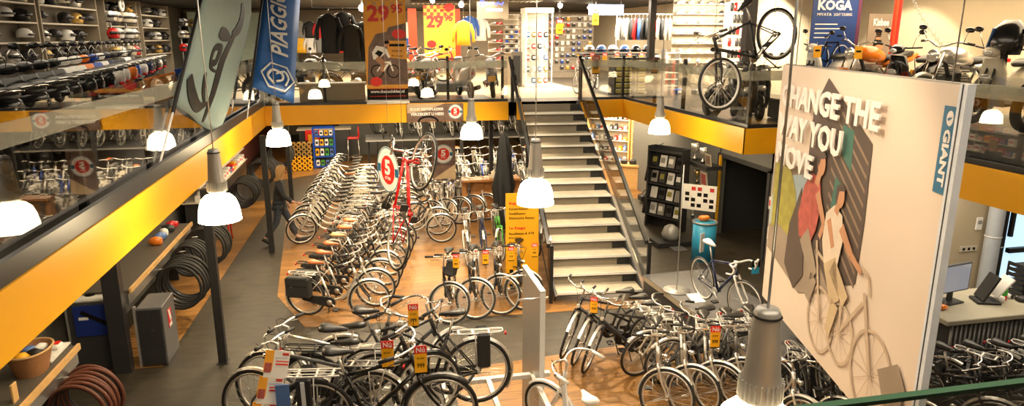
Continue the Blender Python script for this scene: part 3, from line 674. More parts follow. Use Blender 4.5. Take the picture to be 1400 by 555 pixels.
# ---------------------------------------------------------------- aisle block, handlebars toward the dark aisle
sty = [dict(col='cream', guard='cream', rack='cream'), dict(col='silver'), dict(frame='diamond', col='silver'), dict(col='white_gloss', guard='white_gloss', rack='white_gloss'), dict(col='grey_paint', rack='silver', guard='silver'), dict(frame='trapeze', col='silver', saddle='brown_leather'), dict(col='blue_gloss'), dict(frame='diamond', col='black_gloss')]
nm_ = {'cream': 'cream', 'silver': 'silver', 'white_gloss': 'white', 'grey_paint': 'grey', 'blue_gloss': 'blue', 'black_gloss': 'black', 'navy': 'navy blue', 'green_gloss': 'green', 'red_gloss': 'red'}
for i in range(7):
    o = sty[(1, 0, 3, 1, 0, 4, 2)[i]]
    bicycle(f"{nm_[o['col']]} city bicycle facing the dark aisle, {ordn(i)} beyond the brown saddle row", (-1.02 + .03 * i, 15.40 + .44 * i, 0), 176 - i, 'light city bicycles facing the dark aisle', steer=(22 if i == 0 else 6), **o)
for i in range(6):
    o = sty[(5, 1, 4, 0, 2, 3)[i]]
    bicycle(f"{nm_[o['col']]} city bicycle in the rear aisle block, {ordn(i)} toward the blue product rack", (-.85 + .04 * i, 18.6 + .5 * i, 0), 172, 'city bicycles in the rear aisle block', **o)
# rear aisle block second file, standing nose to the stairs side
for i in range(8):
    o = sty[(1, 7, 4, 2, 0, 1, 3, 6)[i]]
    bicycle(f"{nm_[o['col']]} city bicycle behind the hanging red bicycle, {ordn(i)} counting away from the camera", ((.95 if i < 2 else .45) - .02 * i, 14.95 + .60 * i, 0), -6 + 2 * (i % 3), 'city bicycles packed behind the red bicycle', plain=True, **o)
# ---------------------------------------------------------------- four bicycles with Nu tags in front of the stairs, wheels turned
kk = [dict(col='black_gloss', frame='diamond', bag='front', fork='black_satin'), dict(col='black_gloss', frame='trapeze'), dict(col='black_gloss', frame='diamond'), dict(col='graphite', frame='step')]
ll = ['black bicycle with black handlebar bag and price tag, facing the open floor',
      'black bicycle with turned front wheel and price tag, beside the one with a handlebar bag',
      'black bicycle with turned front wheel and price tag, second from the yellow directory banner',
      'graphite step-through bicycle with price tag, right in front of the yellow directory banner']
for i in range(4):
    x, y = (1.08, 1.52, 1.97, 2.40)[i], (10.40, 10.50, 10.60, 10.72)[i]
    hd = -104; a = rad(hd)
    bicycle(ll[i], (x - .53 * cos(a) - .0, y - .53 * sin(a), 0), hd, 'tagged bicycles before the yellow directory banner', steer=84, lean=2, **kk[i])
    price_tag(('price tag on the bicycle with the handlebar bag', 'price tag on the second bicycle of the turned-wheel row', 'price tag on the third bicycle of the turned-wheel row', 'price tag on the bicycle before the yellow directory banner')[i], (x + .20 + (.06 if i else 0), y + .02, 1.16), -95)
for i in range(5):
    o = dict(frame='trapeze', col=('silver', 'navy', 'green_gloss', 'silver', 'grey_paint')[i])
    bicycle(f"{nm_[o['col']]} bicycle behind the price-tagged row, {ordn(i)} from the open wooden floor", (1.95 + .36 * i, 13.7 + .1 * i, 0), -100 + 3 * i, 'bicycles behind the tagged row', steer=(10, 0, -20, 8, 0)[i], plain=True, **o)
# rank with the fanned front wheels
for i in range(6):
    o = sty[(7, 1, 7, 4, 2, 1)[i]]; x, y = 1.35 + .36 * i, 16.25 + .12 * i; a = rad(-110)
    bicycle(f"{nm_[o['col']]} bicycle in the fan of turned front wheels, {ordn(i)} from the red bicycle", (x - .5 * cos(a), y - .5 * sin(a), 0), -110, 'bicycles with fanned front wheels', steer=84, plain=True, **o)
# dense ranks toward the back of the ground floor
for r in range(3):
    for i in range(7):
        o = sty[(i * 3 + r * 2) % 8]
        bicycle(f"{nm_[o['col']]} bicycle in the {('near', 'middle', 'far')[r]} rank under the mezzanine, {ordn(i)} from the aisle side", (1.05 + .58 * i + .1 * r, 19.2 + 1.45 * r, 0), -96 + 5 * ((i * 7 + r) % 4), f"bicycles in the {('near', 'middle', 'far')[r]} rank under the mezzanine", steer=(0, 14, -10, 5)[i % 4], plain=True, **o)
# upper tier on the wall behind
tr_ = thing('bicycle_tier', 'long raised steel tier carrying bicycles along the rear ground-floor wall', 'rack', (2.9, 24.2, 0))
q = MB(); q.box((0, 0, 1.12), (6.0, 1.5, .05), 'steel'); part('deck', q, tr_)
for x in (-2.9, -1, 1, 2.9):
    q = MB(); q.box((x, 0, .55), (.06, .06, 1.1), 'column_black'); part('post', q, tr_)
for i in range(9):
    o = sty[(i * 5 + 1) % 8] if i > 1 else dict(frame='diamond', col='black_gloss')
    bicycle(f"{nm_[o['col']]} bicycle up on the rear steel tier, {ordn(i)} from the grey wall", (.5 + .58 * i, 24.2, 1.145), -90 + 6 * (i % 3), 'bicycles up on the rear steel tier', plain=True, **o)
# ---------------------------------------------------------------- red bicycle hung nose-up
def frm(fwd, upv):
    f = Vector(fwd).normalized(); u = Vector(upv); u = (u - f * u.dot(f)).normalized(); l = u.cross(f)
    return Matrix(((f.x, l.x, u.x), (f.y, l.y, u.y), (f.z, l.z, u.z)))
R = frm((.28, -.239, .93), (-.236, .922, .308))
rear = Vector((.52, 7.597, 2.521)) + R @ RA; o = rear - R @ RA
bicycle('red steel bicycle with dropped bars hung nose-up on a cable above the parked rows', o, 0, rot=R, frame='classic', col='red_gloss', bars='dropc', guard=None, rack=None, case=None, rim='silver', steer=4, lamp=False, fork='red_gloss', wide=.013)
q = MB(); tp = o + R @ Vector((.42, 0, 1.0)); q.tube([(0, 0, 0), (0, 0, CEIL - tp.z)], .003, 'steel', 4); single('suspension_cable', q, 'thin cable holding up the hanging red bicycle', 'cable', tp)
# black bicycle hung above the right balustrade
ra, fa = Vector((5.38, 8.44, 4.575)), Vector((4.53, 8.25, 3.965)); fwd = (fa - ra).normalized()
R = frm(fwd, (-.55, -.05, .83)); o = (ra + fa) / 2 - R @ ((RA + FA) / 2)
bicycle('black bicycle hung tilted nose-down in the air before the upper right balustrade', o, 0, rot=R, frame='diamond', col='black_satin', bars='flat', guard=None, rack=None, rim='white_gloss', lamp=False, case=None)
for k, (px, l) in enumerate(((.35, 'front'), (-.5, 'rear'))):
    tp = o + R @ Vector((px, 0, .85 if k == 0 else .4)); q = MB(); q.tube([(0, 0, 0), (0, 0, CEIL - tp.z)], .004, 'steel', 4); single('suspension_cable', q, f'thin cable at the {l} end of the hanging black bicycle', 'cable', tp)
# ---------------------------------------------------------------- two-tier stand at the front with e-bikes on top
ts = thing('two_tier_stand', 'two-tier steel bicycle stand with a tall grey end panel, bicycles on its top deck', 'rack', (.35, 6.1, 0))
q = MB()
for yy in (-.62, .62): q.box((0, yy, .90), (3.0, .06, .05), 'white_gloss')
for k in range(6): q.box((-1.2 + k * .5, 0, .91), (.05, 1.3, .03), 'white_gloss')
part('top_deck', q, ts)
for sx in (-1.4, 1.35):
    for sy in (-.6, .6):
        q = MB(); q.box((sx, sy, .45), (.05, .05, .9), 'white_gloss'); part('leg', q, ts)
q = MB(); q.prism([(.33, 0), (1.16, 0), (1.16, 1.99), (.33, 1.99)], (1.31, 0, 0), (0, 1, 0), (0, 0, 1), .05, 'lamp_grey'); part('end_panel', q, ts, 'tall grey end panel with pale edge')
q = MB(); q.box((1.335, .745, 1.995), (.055, .85, .012), 'reflector'); q.box((1.335, .325, .99), (.055, .012, 1.98), 'reflector'); part('panel_edge', q, ts)
for (y, z) in ((1.10, 1.90), (.38, 1.90)):
    q = MB(); q.tube([(1.08, y, z), (1.40, y, z)], .012, 'silver', 8); q.tube([(1.395, y, z), (1.405, y, z)], .018, 'chrome', 8); part('peg', q, ts)
ZT = .93
bicycle('black e-bike with white rear rack and black side bag, standing sideways on the top deck', (-.04, 5.68, ZT), -8, 'e-bikes on the top deck of the front stand', frame='diamond', col='black_gloss', saddle='black_leather', rack='white_gloss', bag='battery', guard='graphite', steer=4, motor=True)
bicycle('black bicycle behind the e-bike with white rack, its saddle just above that saddle', (-.10, 6.15, ZT), -14, 'e-bikes on the top deck of the front stand', frame='step', col='black_gloss', rack='black_satin', guard='black_gloss', steer=30)
bicycle('dark bicycle at the rear of the top deck with chrome handlebar', (.20, 6.55, ZT), -10, 'e-bikes on the top deck of the front stand', frame='trapeze', col='graphite', rack=None, steer=40)
bicycle('black bicycle with white rack and side bag, rear wheel toward the grey end panel', (.42, 6.25, ZT), 176, 'e-bikes on the top deck of the front stand', frame='trapeze', col='black_gloss', rack='white_gloss', bag='battery', guard='silver', steer=20)
for i in range(4):
    bicycle(f"silver bicycle with flat handlebar beside the leaflet holder, {ordn(i)} counting toward the camera", (-.55 - .06 * i, 6.30 - .36 * i, ZT - .05), 168, 'bicycles with flat handlebars by the leaflet holder', frame='diamond', col=('silver', 'grey_paint')[i % 2], bars='flat', guard='fender', steer=-12) if i in (0, 1) else None
price_tag('price tag between the two dark handlebars in the front group, beside the black saddle', (.07, 5.55, 2.0), -95, 1.05)
price_tag('price tag on the handlebar over the black front wheel of the e-bike', (.34, 5.35, 2.02), -92, 1.05)
price_tag('price tag hanging highest in the front group, nearest the aisle row', (.33, 6.05, 2.12), -92, .95)
# white bicycle beside the grey end panel
bicycle('white bicycle with white saddle and white grips beside the grey end panel', (1.78, 5.72, .36), 92, frame='step', col='white_gloss', saddle='white', grip='white', rack=None, guard='white_gloss', rim='white_gloss', steer=35)
q = MB(); q.box((0, 0, .17), (.3, 1.9, .34), 'slat_wall', bev=.02); q.box((0, 0, .345), (.32, 1.94, .012), 'oak'); single('display_plinth', q, 'low plinth carrying the white bicycle beside the grey end panel', 'plinth', (1.78, 5.72, 0), (0, 0, rad(2)))
# ---------------------------------------------------------------- dark bicycles facing the stairs foot
for i in range(5):
    x, y = (2.62, 2.72, 2.80, 3.45, 3.70)[i], (8.86, 8.60, 8.34, 8.02, 7.72)[i]; hd = 176; a = rad(hd)
    o = [dict(frame='diamond', col='black_gloss'), dict(frame='trapeze', col='black_gloss'), dict(frame='diamond', col='graphite'), dict(col='silver'), dict(frame='trapeze', col='grey_paint')][i]
    rk = ('silver', 'silver', 'silver', 'white_gloss', 'silver')[i]
    bicycle(('black bicycle nearest the foot of the stairs, chrome rear rack', 'black trapeze bicycle, second from the foot of the stairs', 'dark graphite bicycle, third from the foot of the stairs', 'silver bicycle with white rack, fourth from the foot of the stairs', 'grey bicycle, fifth from the foot of the stairs')[i],
            (x - .57 * cos(a) + .05, y - .57 * sin(a) + .05, 0), hd, 'dark bicycles angled at the foot of the stairs', rack=rk, steer=(62, 60, 58, 20, 10)[i], lean=-3, bag='rackbattery' if i > 2 else None, **o)
price_tag('price tag on the dark bicycles below the last stair tread', (2.95, 8.45, 1.05), -110)
# ---------------------------------------------------------------- silver bicycles facing the camera beside the big panel
for i in range(5):
    x, y = 3.28 + .36 * i, 6.85 + .02 * i; hd = -112 + i; a = rad(hd)
    o = [dict(col='silver', bag='rackbattery'), dict(frame='trapeze', col='silver'), dict(col='silver'), dict(frame='trapeze', col='grey_paint', fork='silver'), dict(col='silver')][i]
    bicycle(('silver bicycle with battery on its rack, first of the camera-facing row before the platform', 'silver trapeze bicycle with a price tag, second of the camera-facing row', 'silver step-through bicycle, third of the camera-facing row', 'grey bicycle with silver fork, fourth of the camera-facing row behind the big lamp', 'silver bicycle, fifth of the camera-facing row under the big advertising panel')[i],
            (x - .57 * cos(a), y - .57 * sin(a), 0), hd, 'silver bicycles facing the camera beside the panel', steer=74 - 4 * i, **o)
price_tag('price tag among the silver bicycles beside the big pendant lamp', (3.92, 6.85, 1.22), -100, 1.15)
for i in range(4):
    x, y = 4.65 + .40 * i, 5.9 - .12 * i
    o = [dict(col='silver'), dict(frame='diamond', col='black_gloss'), dict(col='cream', guard='cream'), dict(frame='trapeze', col='silver'), dict(col='silver'), dict(frame='diamond', col='grey_paint')][i]
    bicycle(f"{nm_[o['col']]} bicycle below the lower edge of the advertising panel, {ordn(i)} from the big pendant lamp", (x, y + .6, 0), -100, 'bicycles below the advertising panel', steer=30, **o)
# dark bicycles in front of the service desk
for i in range(7):
    x, y = 6.35 + .40 * i, 6.0 - .02 * i
    o = [dict(frame='diamond', col='black_gloss'), dict(col='black_gloss', rack='black_satin'), dict(frame='trapeze', col='graphite', rack='black_satin'), dict(frame='diamond', col='black_gloss', bag='battery'), dict(col='black_gloss'), dict(frame='diamond', col='graphite'), dict(frame='trapeze', col='black_gloss', bag='basket')][i]
    bicycle(f"dark city bicycle before the corrugated service desk, {ordn(i)} counting from the advertising panel", (x, y, 0), (-62, -70, -66, -60, -72, -65, -60)[i], 'dark city bicycles before the service desk', guard='black_gloss' if i % 2 else 'fender', steer=15, **o)
# road bicycle on the platform
pf = MB(); pf.box((0, 0, .25), (1.25, 3.4, .5), 'charcoal', bev=.01); pf.box((0, 0, .505), (1.27, 3.42, .012), 'grey_paint'); pf.box((-.63, 0, .46), (.012, 3.42, .08), 'slat_wall')
single('display_platform', pf, 'low dark platform under the navy road bicycle', 'platform', (5.30, 8.9, 0), (0, 0, rad(3)))
bicycle('navy blue road bicycle with white fork, saddle and dropped bars on the low platform', (5.10, 8.8, .512), -86, frame='diamond', col='navy', bars='drop', saddle='white', guard=None, rack=None, case=None, lamp=False, wide=.013, tyre='black_satin', rim='silver', grip='white', fork='white_gloss', steer=12, seat_z=.03)
q = MB(); q.tube([(0, 0, .513), (0, 0, 2.6)], .008, 'steel', 6); q.lathe([(0, .512), (.22, .512), (.22, .524), (0, .524)], (0, 0, 0), 'lamp_grey', n=24)
single('display_pole', q, 'thin steel pole on a round base at the corner of the low platform', 'pole', (4.82, 9.75, 0))
q = MB(); q.box((0, 0, .03), (.22, .3, .003), 'paper', Matrix.Rotation(rad(12), 3, 'X')); single('info_card', q, 'white card lying on the low platform near the pole base', 'card', (4.95, 9.3, .50))
q = MB(); q.box((0, 0, 0), (.12, .003, .2), 'cyan'); q.box((0, -.002, .05), (.13, .004, .1), 'ink'); single('size_tag', q, 'small black and blue size tag hanging at the road bicycle handlebar', 'tag', (5.33, 8.35, 1.35))
# ================================================================ advertising panel
P0 = Vector((5.03, 7.68, 0)); pd = Vector((4.07 - 5.03, 4.0 - 7.68, 0)).normalized(); PW = 3.80
pn = Vector((-pd.y, pd.x, 0)) * -1        # faces the hall (-x side)
if pn.x > 0: pn = -pn
pt = thing('advertising_panel', 'huge pale hanging panel reading CHANGE THE WAY YOU MOVE with two cyclists', 'advertising panel', P0)
BM = Matrix(((pd.x, 0, pn.x, 0), (pd.y, 0, pn.y, 0), (0, 1, 0, 0), (0, 0, 0, 1)))   # local: u along the panel, v up, w toward the hall
def onp(name, mb, label=None):
    o = part(name, mb, pt, label); o.matrix_local = BM; return o
q = MB(); q.box((PW / 2, 2.71, -.02), (PW, 3.02, .035), 'panel_pale'); onp('panel_board', q)
q = MB()
q.box((PW - .045, 2.71, -.015), (.095, 3.04, .055), 'alu'); q.box((PW - .05, 2.71, .014), (.010, 3.04, .006), 'graphite'); onp('frame_profile', q, 'aluminium frame profile at the near edge')
q = MB(); q.box((PW / 2, 4.225, -.05), (PW, .012, .04), 'lamp_grey'); q.box((-.01, 2.71, -.05), (.012, 3.02, .04), 'lamp_grey'); q.box((PW / 2, 1.195, -.05), (PW, .012, .04), 'alu'); onp('frame_profile', q)
layer = [0]
def flat(name, polys, mt, z=None, label=None):
    layer[0] += 1; zz = .001 + layer[0] * .0012; q = MB()
    for p in polys: q.prism(p, (0, 0, zz - .001), (1, 0, 0), (0, 1, 0), .0012, mt)
    return onp(name, q, label)
def disc(cx, cy, rx, ry=None, n=18): ry = ry or rx; return [(cx + rx * cos(2 * pi * k / n), cy + ry * sin(2 * pi * k / n)) for k in range(n)]
def ring(cx, cy, rx, ry, th, n=28):
    out = []
    for k in range(n):
        a, b = 2 * pi * k / n, 2 * pi * (k + 1) / n
        out.append([(cx + rx * cos(a), cy + ry * sin(a)), (cx + rx * cos(b), cy + ry * sin(b)), (cx + (rx - th) * cos(b), cy + (ry - th) * sin(b)), (cx + (rx - th) * cos(a), cy + (ry - th) * sin(a))])
    return out
def limb(a, b, w0, w1):
    a = Vector((a[0], a[1])); b = Vector((b[0], b[1])); d = (b - a).normalized(); p = Vector((-d.y, d.x))
    return [tuple(a + p * w0), tuple(a - p * w0), tuple(b - p * w1), tuple(b + p * w1)]
flat('printed_picture', [[(0.03, 1.9), (1.2, 1.7), (2.0, 2.0), (1.4, 3.1), (.03, 3.1)]], 'panel_grey')
flat('printed_picture', [[(.03, 2.55), (.35, 2.9), (.9, 3.02), (1.25, 3.1), (1.25, 2.9), (.8, 2.5), (.03, 2.2)]], 'panel_sky')
flat('printed_picture', [[(1.43, 4.14), (2.53, 3.62), (2.56, 2.9), (2.53, 2.30), (1.95, 2.05), (1.25, 2.5), (1.10, 3.2), (1.13, 3.80)]], 'panel_dark')
ss = []
for k in range(13):
    y = 3.9 - k * .13; x0 = 1.55; x1 = 2.50
    a = (x0 + .18, y + .02); b = (x1, y - .45)
    if b[1] > 2.25 and a[1] < 3.95:
        ss.append([(a[0], a[1]), (a[0], a[1] - .035), (b[0], b[1] - .035), (b[0], b[1])])
flat('printed_picture', ss, 'panel_stripe')
flat('printed_picture', [[(1.89, 3.72), (2.15, 3.69), (2.18, 3.30), (1.95, 3.42)], [(1.86, 3.20), (2.05, 3.12), (2.02, 2.80), (1.82, 2.87)]], 'panel_teal')
flat('printed_picture', [[(.09, 3.0), (.3, 3.08), (.62, 3.05), (.85, 2.8), (.95, 2.4), (.7, 2.25), (.4, 2.3), (.12, 2.2)]], 'panel_green')
flat('printed_picture', [[(1.02, 2.9), (1.18, 2.5), (1.30, 1.95), (1.05, 1.7), (.7, 1.9), (.75, 2.4)]], 'panel_dark')
# faint bicycles
for (cx, cy, r) in ((1.86, 1.66, .34), (3.02, 1.62, .40), (2.35, 1.72, .30)):
    flat('printed_picture', ring(cx, cy, r, r * 1.05, .035), 'panel_faint')
    flat('printed_picture', [limb((cx, cy), (cx + r * cos(t), cy + r * sin(t)), .004, .004) for t in [k * pi / 6 for k in range(12)]], 'panel_faint')
flat('printed_picture', [limb((1.86, 1.66), (1.60, 2.45), .022, .022), limb((1.60, 2.35), (2.3, 2.20), .022, .022), limb((2.3, 2.2), (2.35, 1.7), .02, .02), limb((3.02, 1.62), (2.75, 2.30), .025, .025), limb((2.75, 2.2), (2.35, 1.75), .02, .02), limb((2.65, 2.5), (2.8, 2.45), .02, .02), limb((2.8, 2.45), (2.85, 2.3), .015, .015)], 'panel_faint')
flat('printed_picture', [[(3.15, 1.75), (3.45, 1.95), (3.60, 1.80), (3.55, 1.50), (3.35, 1.45)]], 'panel_grey')
# man on the far bicycle: red checked shirt
flat('printed_picture', [[(1.12, 2.95), (1.30, 3.12), (1.52, 3.10), (1.62, 2.85), (1.55, 2.55), (1.45, 2.40), (1.10, 2.35), (1.02, 2.6)]], 'panel_red')
flat('printed_picture', [limb((1.25, 2.42), (1.62, 2.05), .14, .10), limb((1.62, 2.05), (1.52, 1.75), .09, .06)], 'panel_grey')
flat('printed_picture', [limb((1.50, 2.95), (1.74, 2.66), .06, .045), limb((1.74, 2.66), (1.66, 2.50), .045, .035), disc(1.53, 3.25, .095, .12), limb((1.50, 3.15), (1.45, 3.02), .05, .06)], 'panel_skin')
flat('printed_picture', [[(1.43, 3.28), (1.45, 3.39), (1.54, 3.42), (1.63, 3.35), (1.58, 3.32), (1.50, 3.31), (1.46, 3.22)]], 'panel_dark')
# woman on the near bicycle: pale shirt
flat('printed_picture', [[(1.78, 2.80), (1.95, 2.92), (2.15, 2.86), (2.22, 2.62), (2.15, 2.30), (1.85, 2.28), (1.75, 2.5)]], 'panel_shirt')
flat('printed_picture', [limb((1.98, 2.35), (2.20, 1.98), .15, .11), limb((2.2, 1.98), (2.10, 1.62), .09, .06), limb((2.05, 2.32), (2.42, 2.08), .10, .08)], 'panel_trouser')
flat('printed_picture', [limb((2.16, 2.75), (2.42, 2.55), .06, .045), limb((2.42, 2.55), (2.66, 2.46), .04, .03), limb((1.86, 2.75), (2.02, 2.5), .05, .04), disc(2.07, 3.03, .085, .11), limb((2.04, 2.95), (2.0, 2.85), .045, .05)], 'panel_skin')
flat('printed_picture', [[(1.96, 3.0), (1.97, 3.12), (2.07, 3.17), (2.17, 3.12), (2.13, 3.10), (2.03, 3.08), (2.0, 2.94)]], 'panel_dark')
def ptext(s, u, v, w_, h, mt, bold=.03, depth=.02, z=.045, up=(0, 1, 0), right=(1, 0, 0)):
    me = text_mesh(s, mt, w_, h, depth, bold); o = link('lettering', me, pt); o.matrix_local = BM @ frame_m((u, v, z), right, up)
ptext('CHANGE THE', .25, 3.75, 2.47, .26, 'panel_white'); ptext('WAY YOU', .22, 3.40, 1.80, .27, 'panel_white'); ptext('MOVE', .25, 3.05, 1.13, .26, 'panel_white')
q = MB(); q.box((3.635, 3.745, .004), (.165, .64, .008), 'giant_blue'); onp('brand_plate', q, 'blue plate reading GIANT')
ptext('GIANT', 3.60, 3.90, .42, .085, 'panel_white', .04, .004, .010, up=(1, 0, 0), right=(0, -1, 0))
q = MB(); q.prism(disc(3.645, 3.98, .042, .055), (0, 0, .008), (1, 0, 0), (0, 1, 0), .003, 'panel_white')
q.prism([(3.615, 3.975), (3.66, 4.0), (3.635, 3.985), (3.675, 3.99), (3.66, 3.975), (3.63, 3.96)], (0, 0, .011), (1, 0, 0), (0, 1, 0), .002, 'giant_blue'); onp('logo', q, 'round white logo above GIANT')
for u in (.3, 3.5):
    q = MB(); q.tube([(u, 4.22, -.05), (u, CEIL, -.05)], .006, 'steel', 5); onp('suspension_cable', q)

# ================================================================ flags
def flag(label, foot, dirv, polL, width, L0, L1, mt, skew):
    pass
fp = thing('feather_flag', 'grey-green see-through flag with dark brush script on a dark leaning pole', 'flag', (-2.38, 8.33, U + .02))
fx = lambda y, z, x=0.: Vector((x, y - 8.33, z - U))
q = MB(); q.tube([fx(8.33, 3.02), fx(9.33, 3.66)], .014, 'white', 8); q.tube([fx(9.25, 3.61), fx(11.95, 5.37)], .026, 'column_black', 8); q.lathe([(0, 0), (.04, 0), (.04, .04), (0, .05)], (0, 0, -.01), 'column_black'); part('flag_pole', q, fp)
Aq = [(9.40, 3.70), (11.95, 5.37)]; Bq = [(11.55, 3.02), (12.7, 3.35), (14.0, 3.90), (15.4, 4.4), (16.6, 5.0), (17.0, 5.5)]
def fpt(u, v, off=0.):        # v along the pole, u across the cloth
    a = Vector((Aq[0][0] + (Aq[1][0] - Aq[0][0]) * v, Aq[0][1] + (Aq[1][1] - Aq[0][1]) * v)); k = v * (len(Bq) - 1); i_ = min(int(k), len(Bq) - 2); f_ = k - i_
    b = Vector(Bq[i_]) * (1 - f_) + Vector(Bq[i_ + 1]) * f_; c = a * (1 - u) + b * u
    return fx(c.x, c.y, .05 * sin(u * 8 + v * 3) * u + off)
q = MB(); vs = []; fs = []; n = 16
for i in range(n + 1):
    for j in range(13): vs.append(fpt(j / 12, i / n))
for i in range(n):
    for j in range(12): fs.append((i * 13 + j, i * 13 + j + 1, i * 13 + j + 14, i * 13 + j + 13))
q.add(vs, fs, 'flag_grey', True); fo = part('flag_cloth', q, fp); so = fo.modifiers.new('th', 'SOLIDIFY'); so.thickness = .003
q = MB()
def brush(pts, r0, r1):
    P = curve3([(a, b, 0) for a, b in pts], 5); n_ = len(P)
    vs = []; fs = []
    for i, p in enumerate(P):
        d = (P[min(i + 1, n_ - 1)] - P[max(i - 1, 0)]).normalized(); t = i / (n_ - 1); r = 1.9 * (r0 + (r1 - r0) * t) * (.25 + .75 * sin(pi * min(1, .12 + t * .9)))
        for s_ in (-1, 1):
            for o_ in (.012, -.012): vs.append(fpt(p.x - d.y * r * s_, p.y + d.x * r * s_, o_))
    for i in range(n_ - 1):
        a = i * 4; b = a + 4
        fs += [(a, a + 2, b + 2, b), (a + 1, b + 1, b + 3, a + 3), (a, b, b + 1, a + 1), (a + 2, a + 3, b + 3, b + 2)]
    q.add(vs, fs, 'ink')
brush([(.10, .22), (.22, .12), (.42, .08), (.62, .16)], .035, .02); brush([(.36, .30), (.42, .20), (.56, .12)], .02, .012)
brush([(.40, .38), (.50, .40), (.50, .50), (.40, .48), (.42, .36), (.58, .34)], .018, .012)
brush([(.64, .02), (.62, .22), (.60, .45), (.66, .72)], .016, .030); brush([(.40, .62), (.50, .60), (.60, .58)], .03, .02); brush([(.60, .62), (.70, .70), (.66, .88)], .02, .03)
part('brush_script', q, fp, 'dark brush script lettering')
# blue flag
bf = thing('feather_flag', 'blue flag reading PIAGGIO with a white hexagon emblem on a leaning black pole', 'flag', (-2.27, 13.9, U + .02))
fd2 = Vector((.05, 4.4, 2.55)).normalized(); fw2 = Vector((.75, .5, -.35)).normalized()
fd2 = Vector((.0, .83, .56)).normalized(); fw2 = Vector((.72, .35, -.30)).normalized()
q = MB(); q.tube([(0, 0, 0), tuple(fd2 * .7)], .014, 'silver', 8); q.tube([tuple(fd2 * .6), tuple(fd2 * 6.0)], .028, 'column_black', 8); part('flag_pole', q, bf)
q = MB(); vs = []; fs = []
for i in range(15):
    t = 1.0 + 4.7 * i / 14
    for j in range(7): s_ = j / 6; vs.append(fd2 * (t - .12 * s_) + fw2 * (.92 * s_) + Vector((.0, -.02 * sin(s_ * 7 + i * .4), 0)))
for i in range(14):
    for j in range(6): fs.append((i * 7 + j, i * 7 + j + 1, i * 7 + j + 8, i * 7 + j + 7))
q.add(vs, fs, 'piaggio_blue', True); fo = part('flag_cloth', q, bf); so = fo.modifiers.new('th', 'SOLIDIFY'); so.thickness = .003
nn = fd2.cross(fw2).normalized(); nn = nn if nn.y < 0 else -nn
def onflag(a, b): return fd2 * a + fw2 * b + nn * .03
text('PIAGGIO', bf, 'ink_white', onflag(2.35, .72), fd2, fd2 * 0 - fw2, 2.5, .40, .003, .02)
q = MB()
hx = [onflag(1.55 + .47 * cos(pi / 6 + k * pi / 3) , .52 + .36 * sin(pi / 6 + k * pi / 3)) for k in range(6)]
q.tube(hx, .022, 'ink_white', 4, True)
q.tube(curve3([onflag(1.3, .45), onflag(1.5, .30), onflag(1.75, .40), onflag(1.7, .60), onflag(1.5, .62), onflag(1.40, .50)], 3), .03, 'ink_white', 4)
q.tube(curve3([onflag(1.35, .70), onflag(1.6, .75), onflag(1.8, .65), onflag(1.65, .48)], 3), .025, 'ink_white', 4); part('emblem', q, bf)

# ================================================================ banners and boards
def plate(name, label, cat, o, right, w_, h, mt, th=.012, up=(0, 0, 1), group=None):
    t = thing(name, label, cat, o, group=group); q = MB(); fmx = frame_m((0, 0, 0), right, up)
    q.box((w_ / 2, h / 2, -th / 2), (w_, h, th), mt); p = part('board', q, t); p.matrix_local = fmx
    def sub(nm, polys, m_, k=1, lb=None):
        q = MB()
        for pl in polys: q.prism(pl, (0, 0, .0012 * (k - 1)), (1, 0, 0), (0, 1, 0), .0012, m_)
        o_ = part(nm, q, t, lb); o_.matrix_local = fmx; return o_
    def tx(s, u, v, ww, hh, m_, bold=.0, k=4, rot=0):
        me = text_mesh(s, m_, ww, hh, .0015, bold); o_ = link('lettering', me, t); o_.matrix_local = fmx @ Matrix.Translation((u, v, .0012 * k)) @ Matrix.Rotation(rot, 4, 'Z')
    return t, sub, tx
def rect(x0, y0, x1, y1): return [(x0, y0), (x1, y0), (x1, y1), (x0, y1)]
def mtb_art(sub, s, ox, oy):
    f = lambda x, y: (ox + x * s, oy + y * s)
    L = lambda a, b, w0, w1: limb(f(*a), f(*b), w0 * s, w1 * s)
    for (cx, cy) in ((.25, .2), (.72, .2)): sub('printed_picture', ring(*f(cx, cy), .19 * s, .20 * s, .03 * s), 'ink', 3)
    sub('printed_picture', [L((.25, .2), (.42, .45), .02, .02), L((.42, .45), (.62, .48), .02, .02), L((.62, .5), (.72, .2), .025, .02), L((.42, .2), (.6, .45), .02, .02)], 'fender', 3)
    sub('printed_picture', [[f(.12, .75), f(.25, .95), f(.5, .9), f(.5, .72), f(.3, .55), f(.15, .55)], L((.5, .85), (.62, .6), .05, .035)], 'ink_white', 3)
    sub('printed_picture', [L((.25, .6), (.45, .42), .09, .07), L((.45, .42), (.38, .2), .06, .04), disc(*f(.55, .98), .07 * s)], 'panel_skin', 4)
    sub('printed_picture', [[f(.46, 1.0), f(.5, 1.08), f(.6, 1.1), f(.65, 1.02), f(.56, 1.0)], [f(.2, .72), f(.3, .82), f(.45, .75), f(.35, .62)]], 'ink', 5)
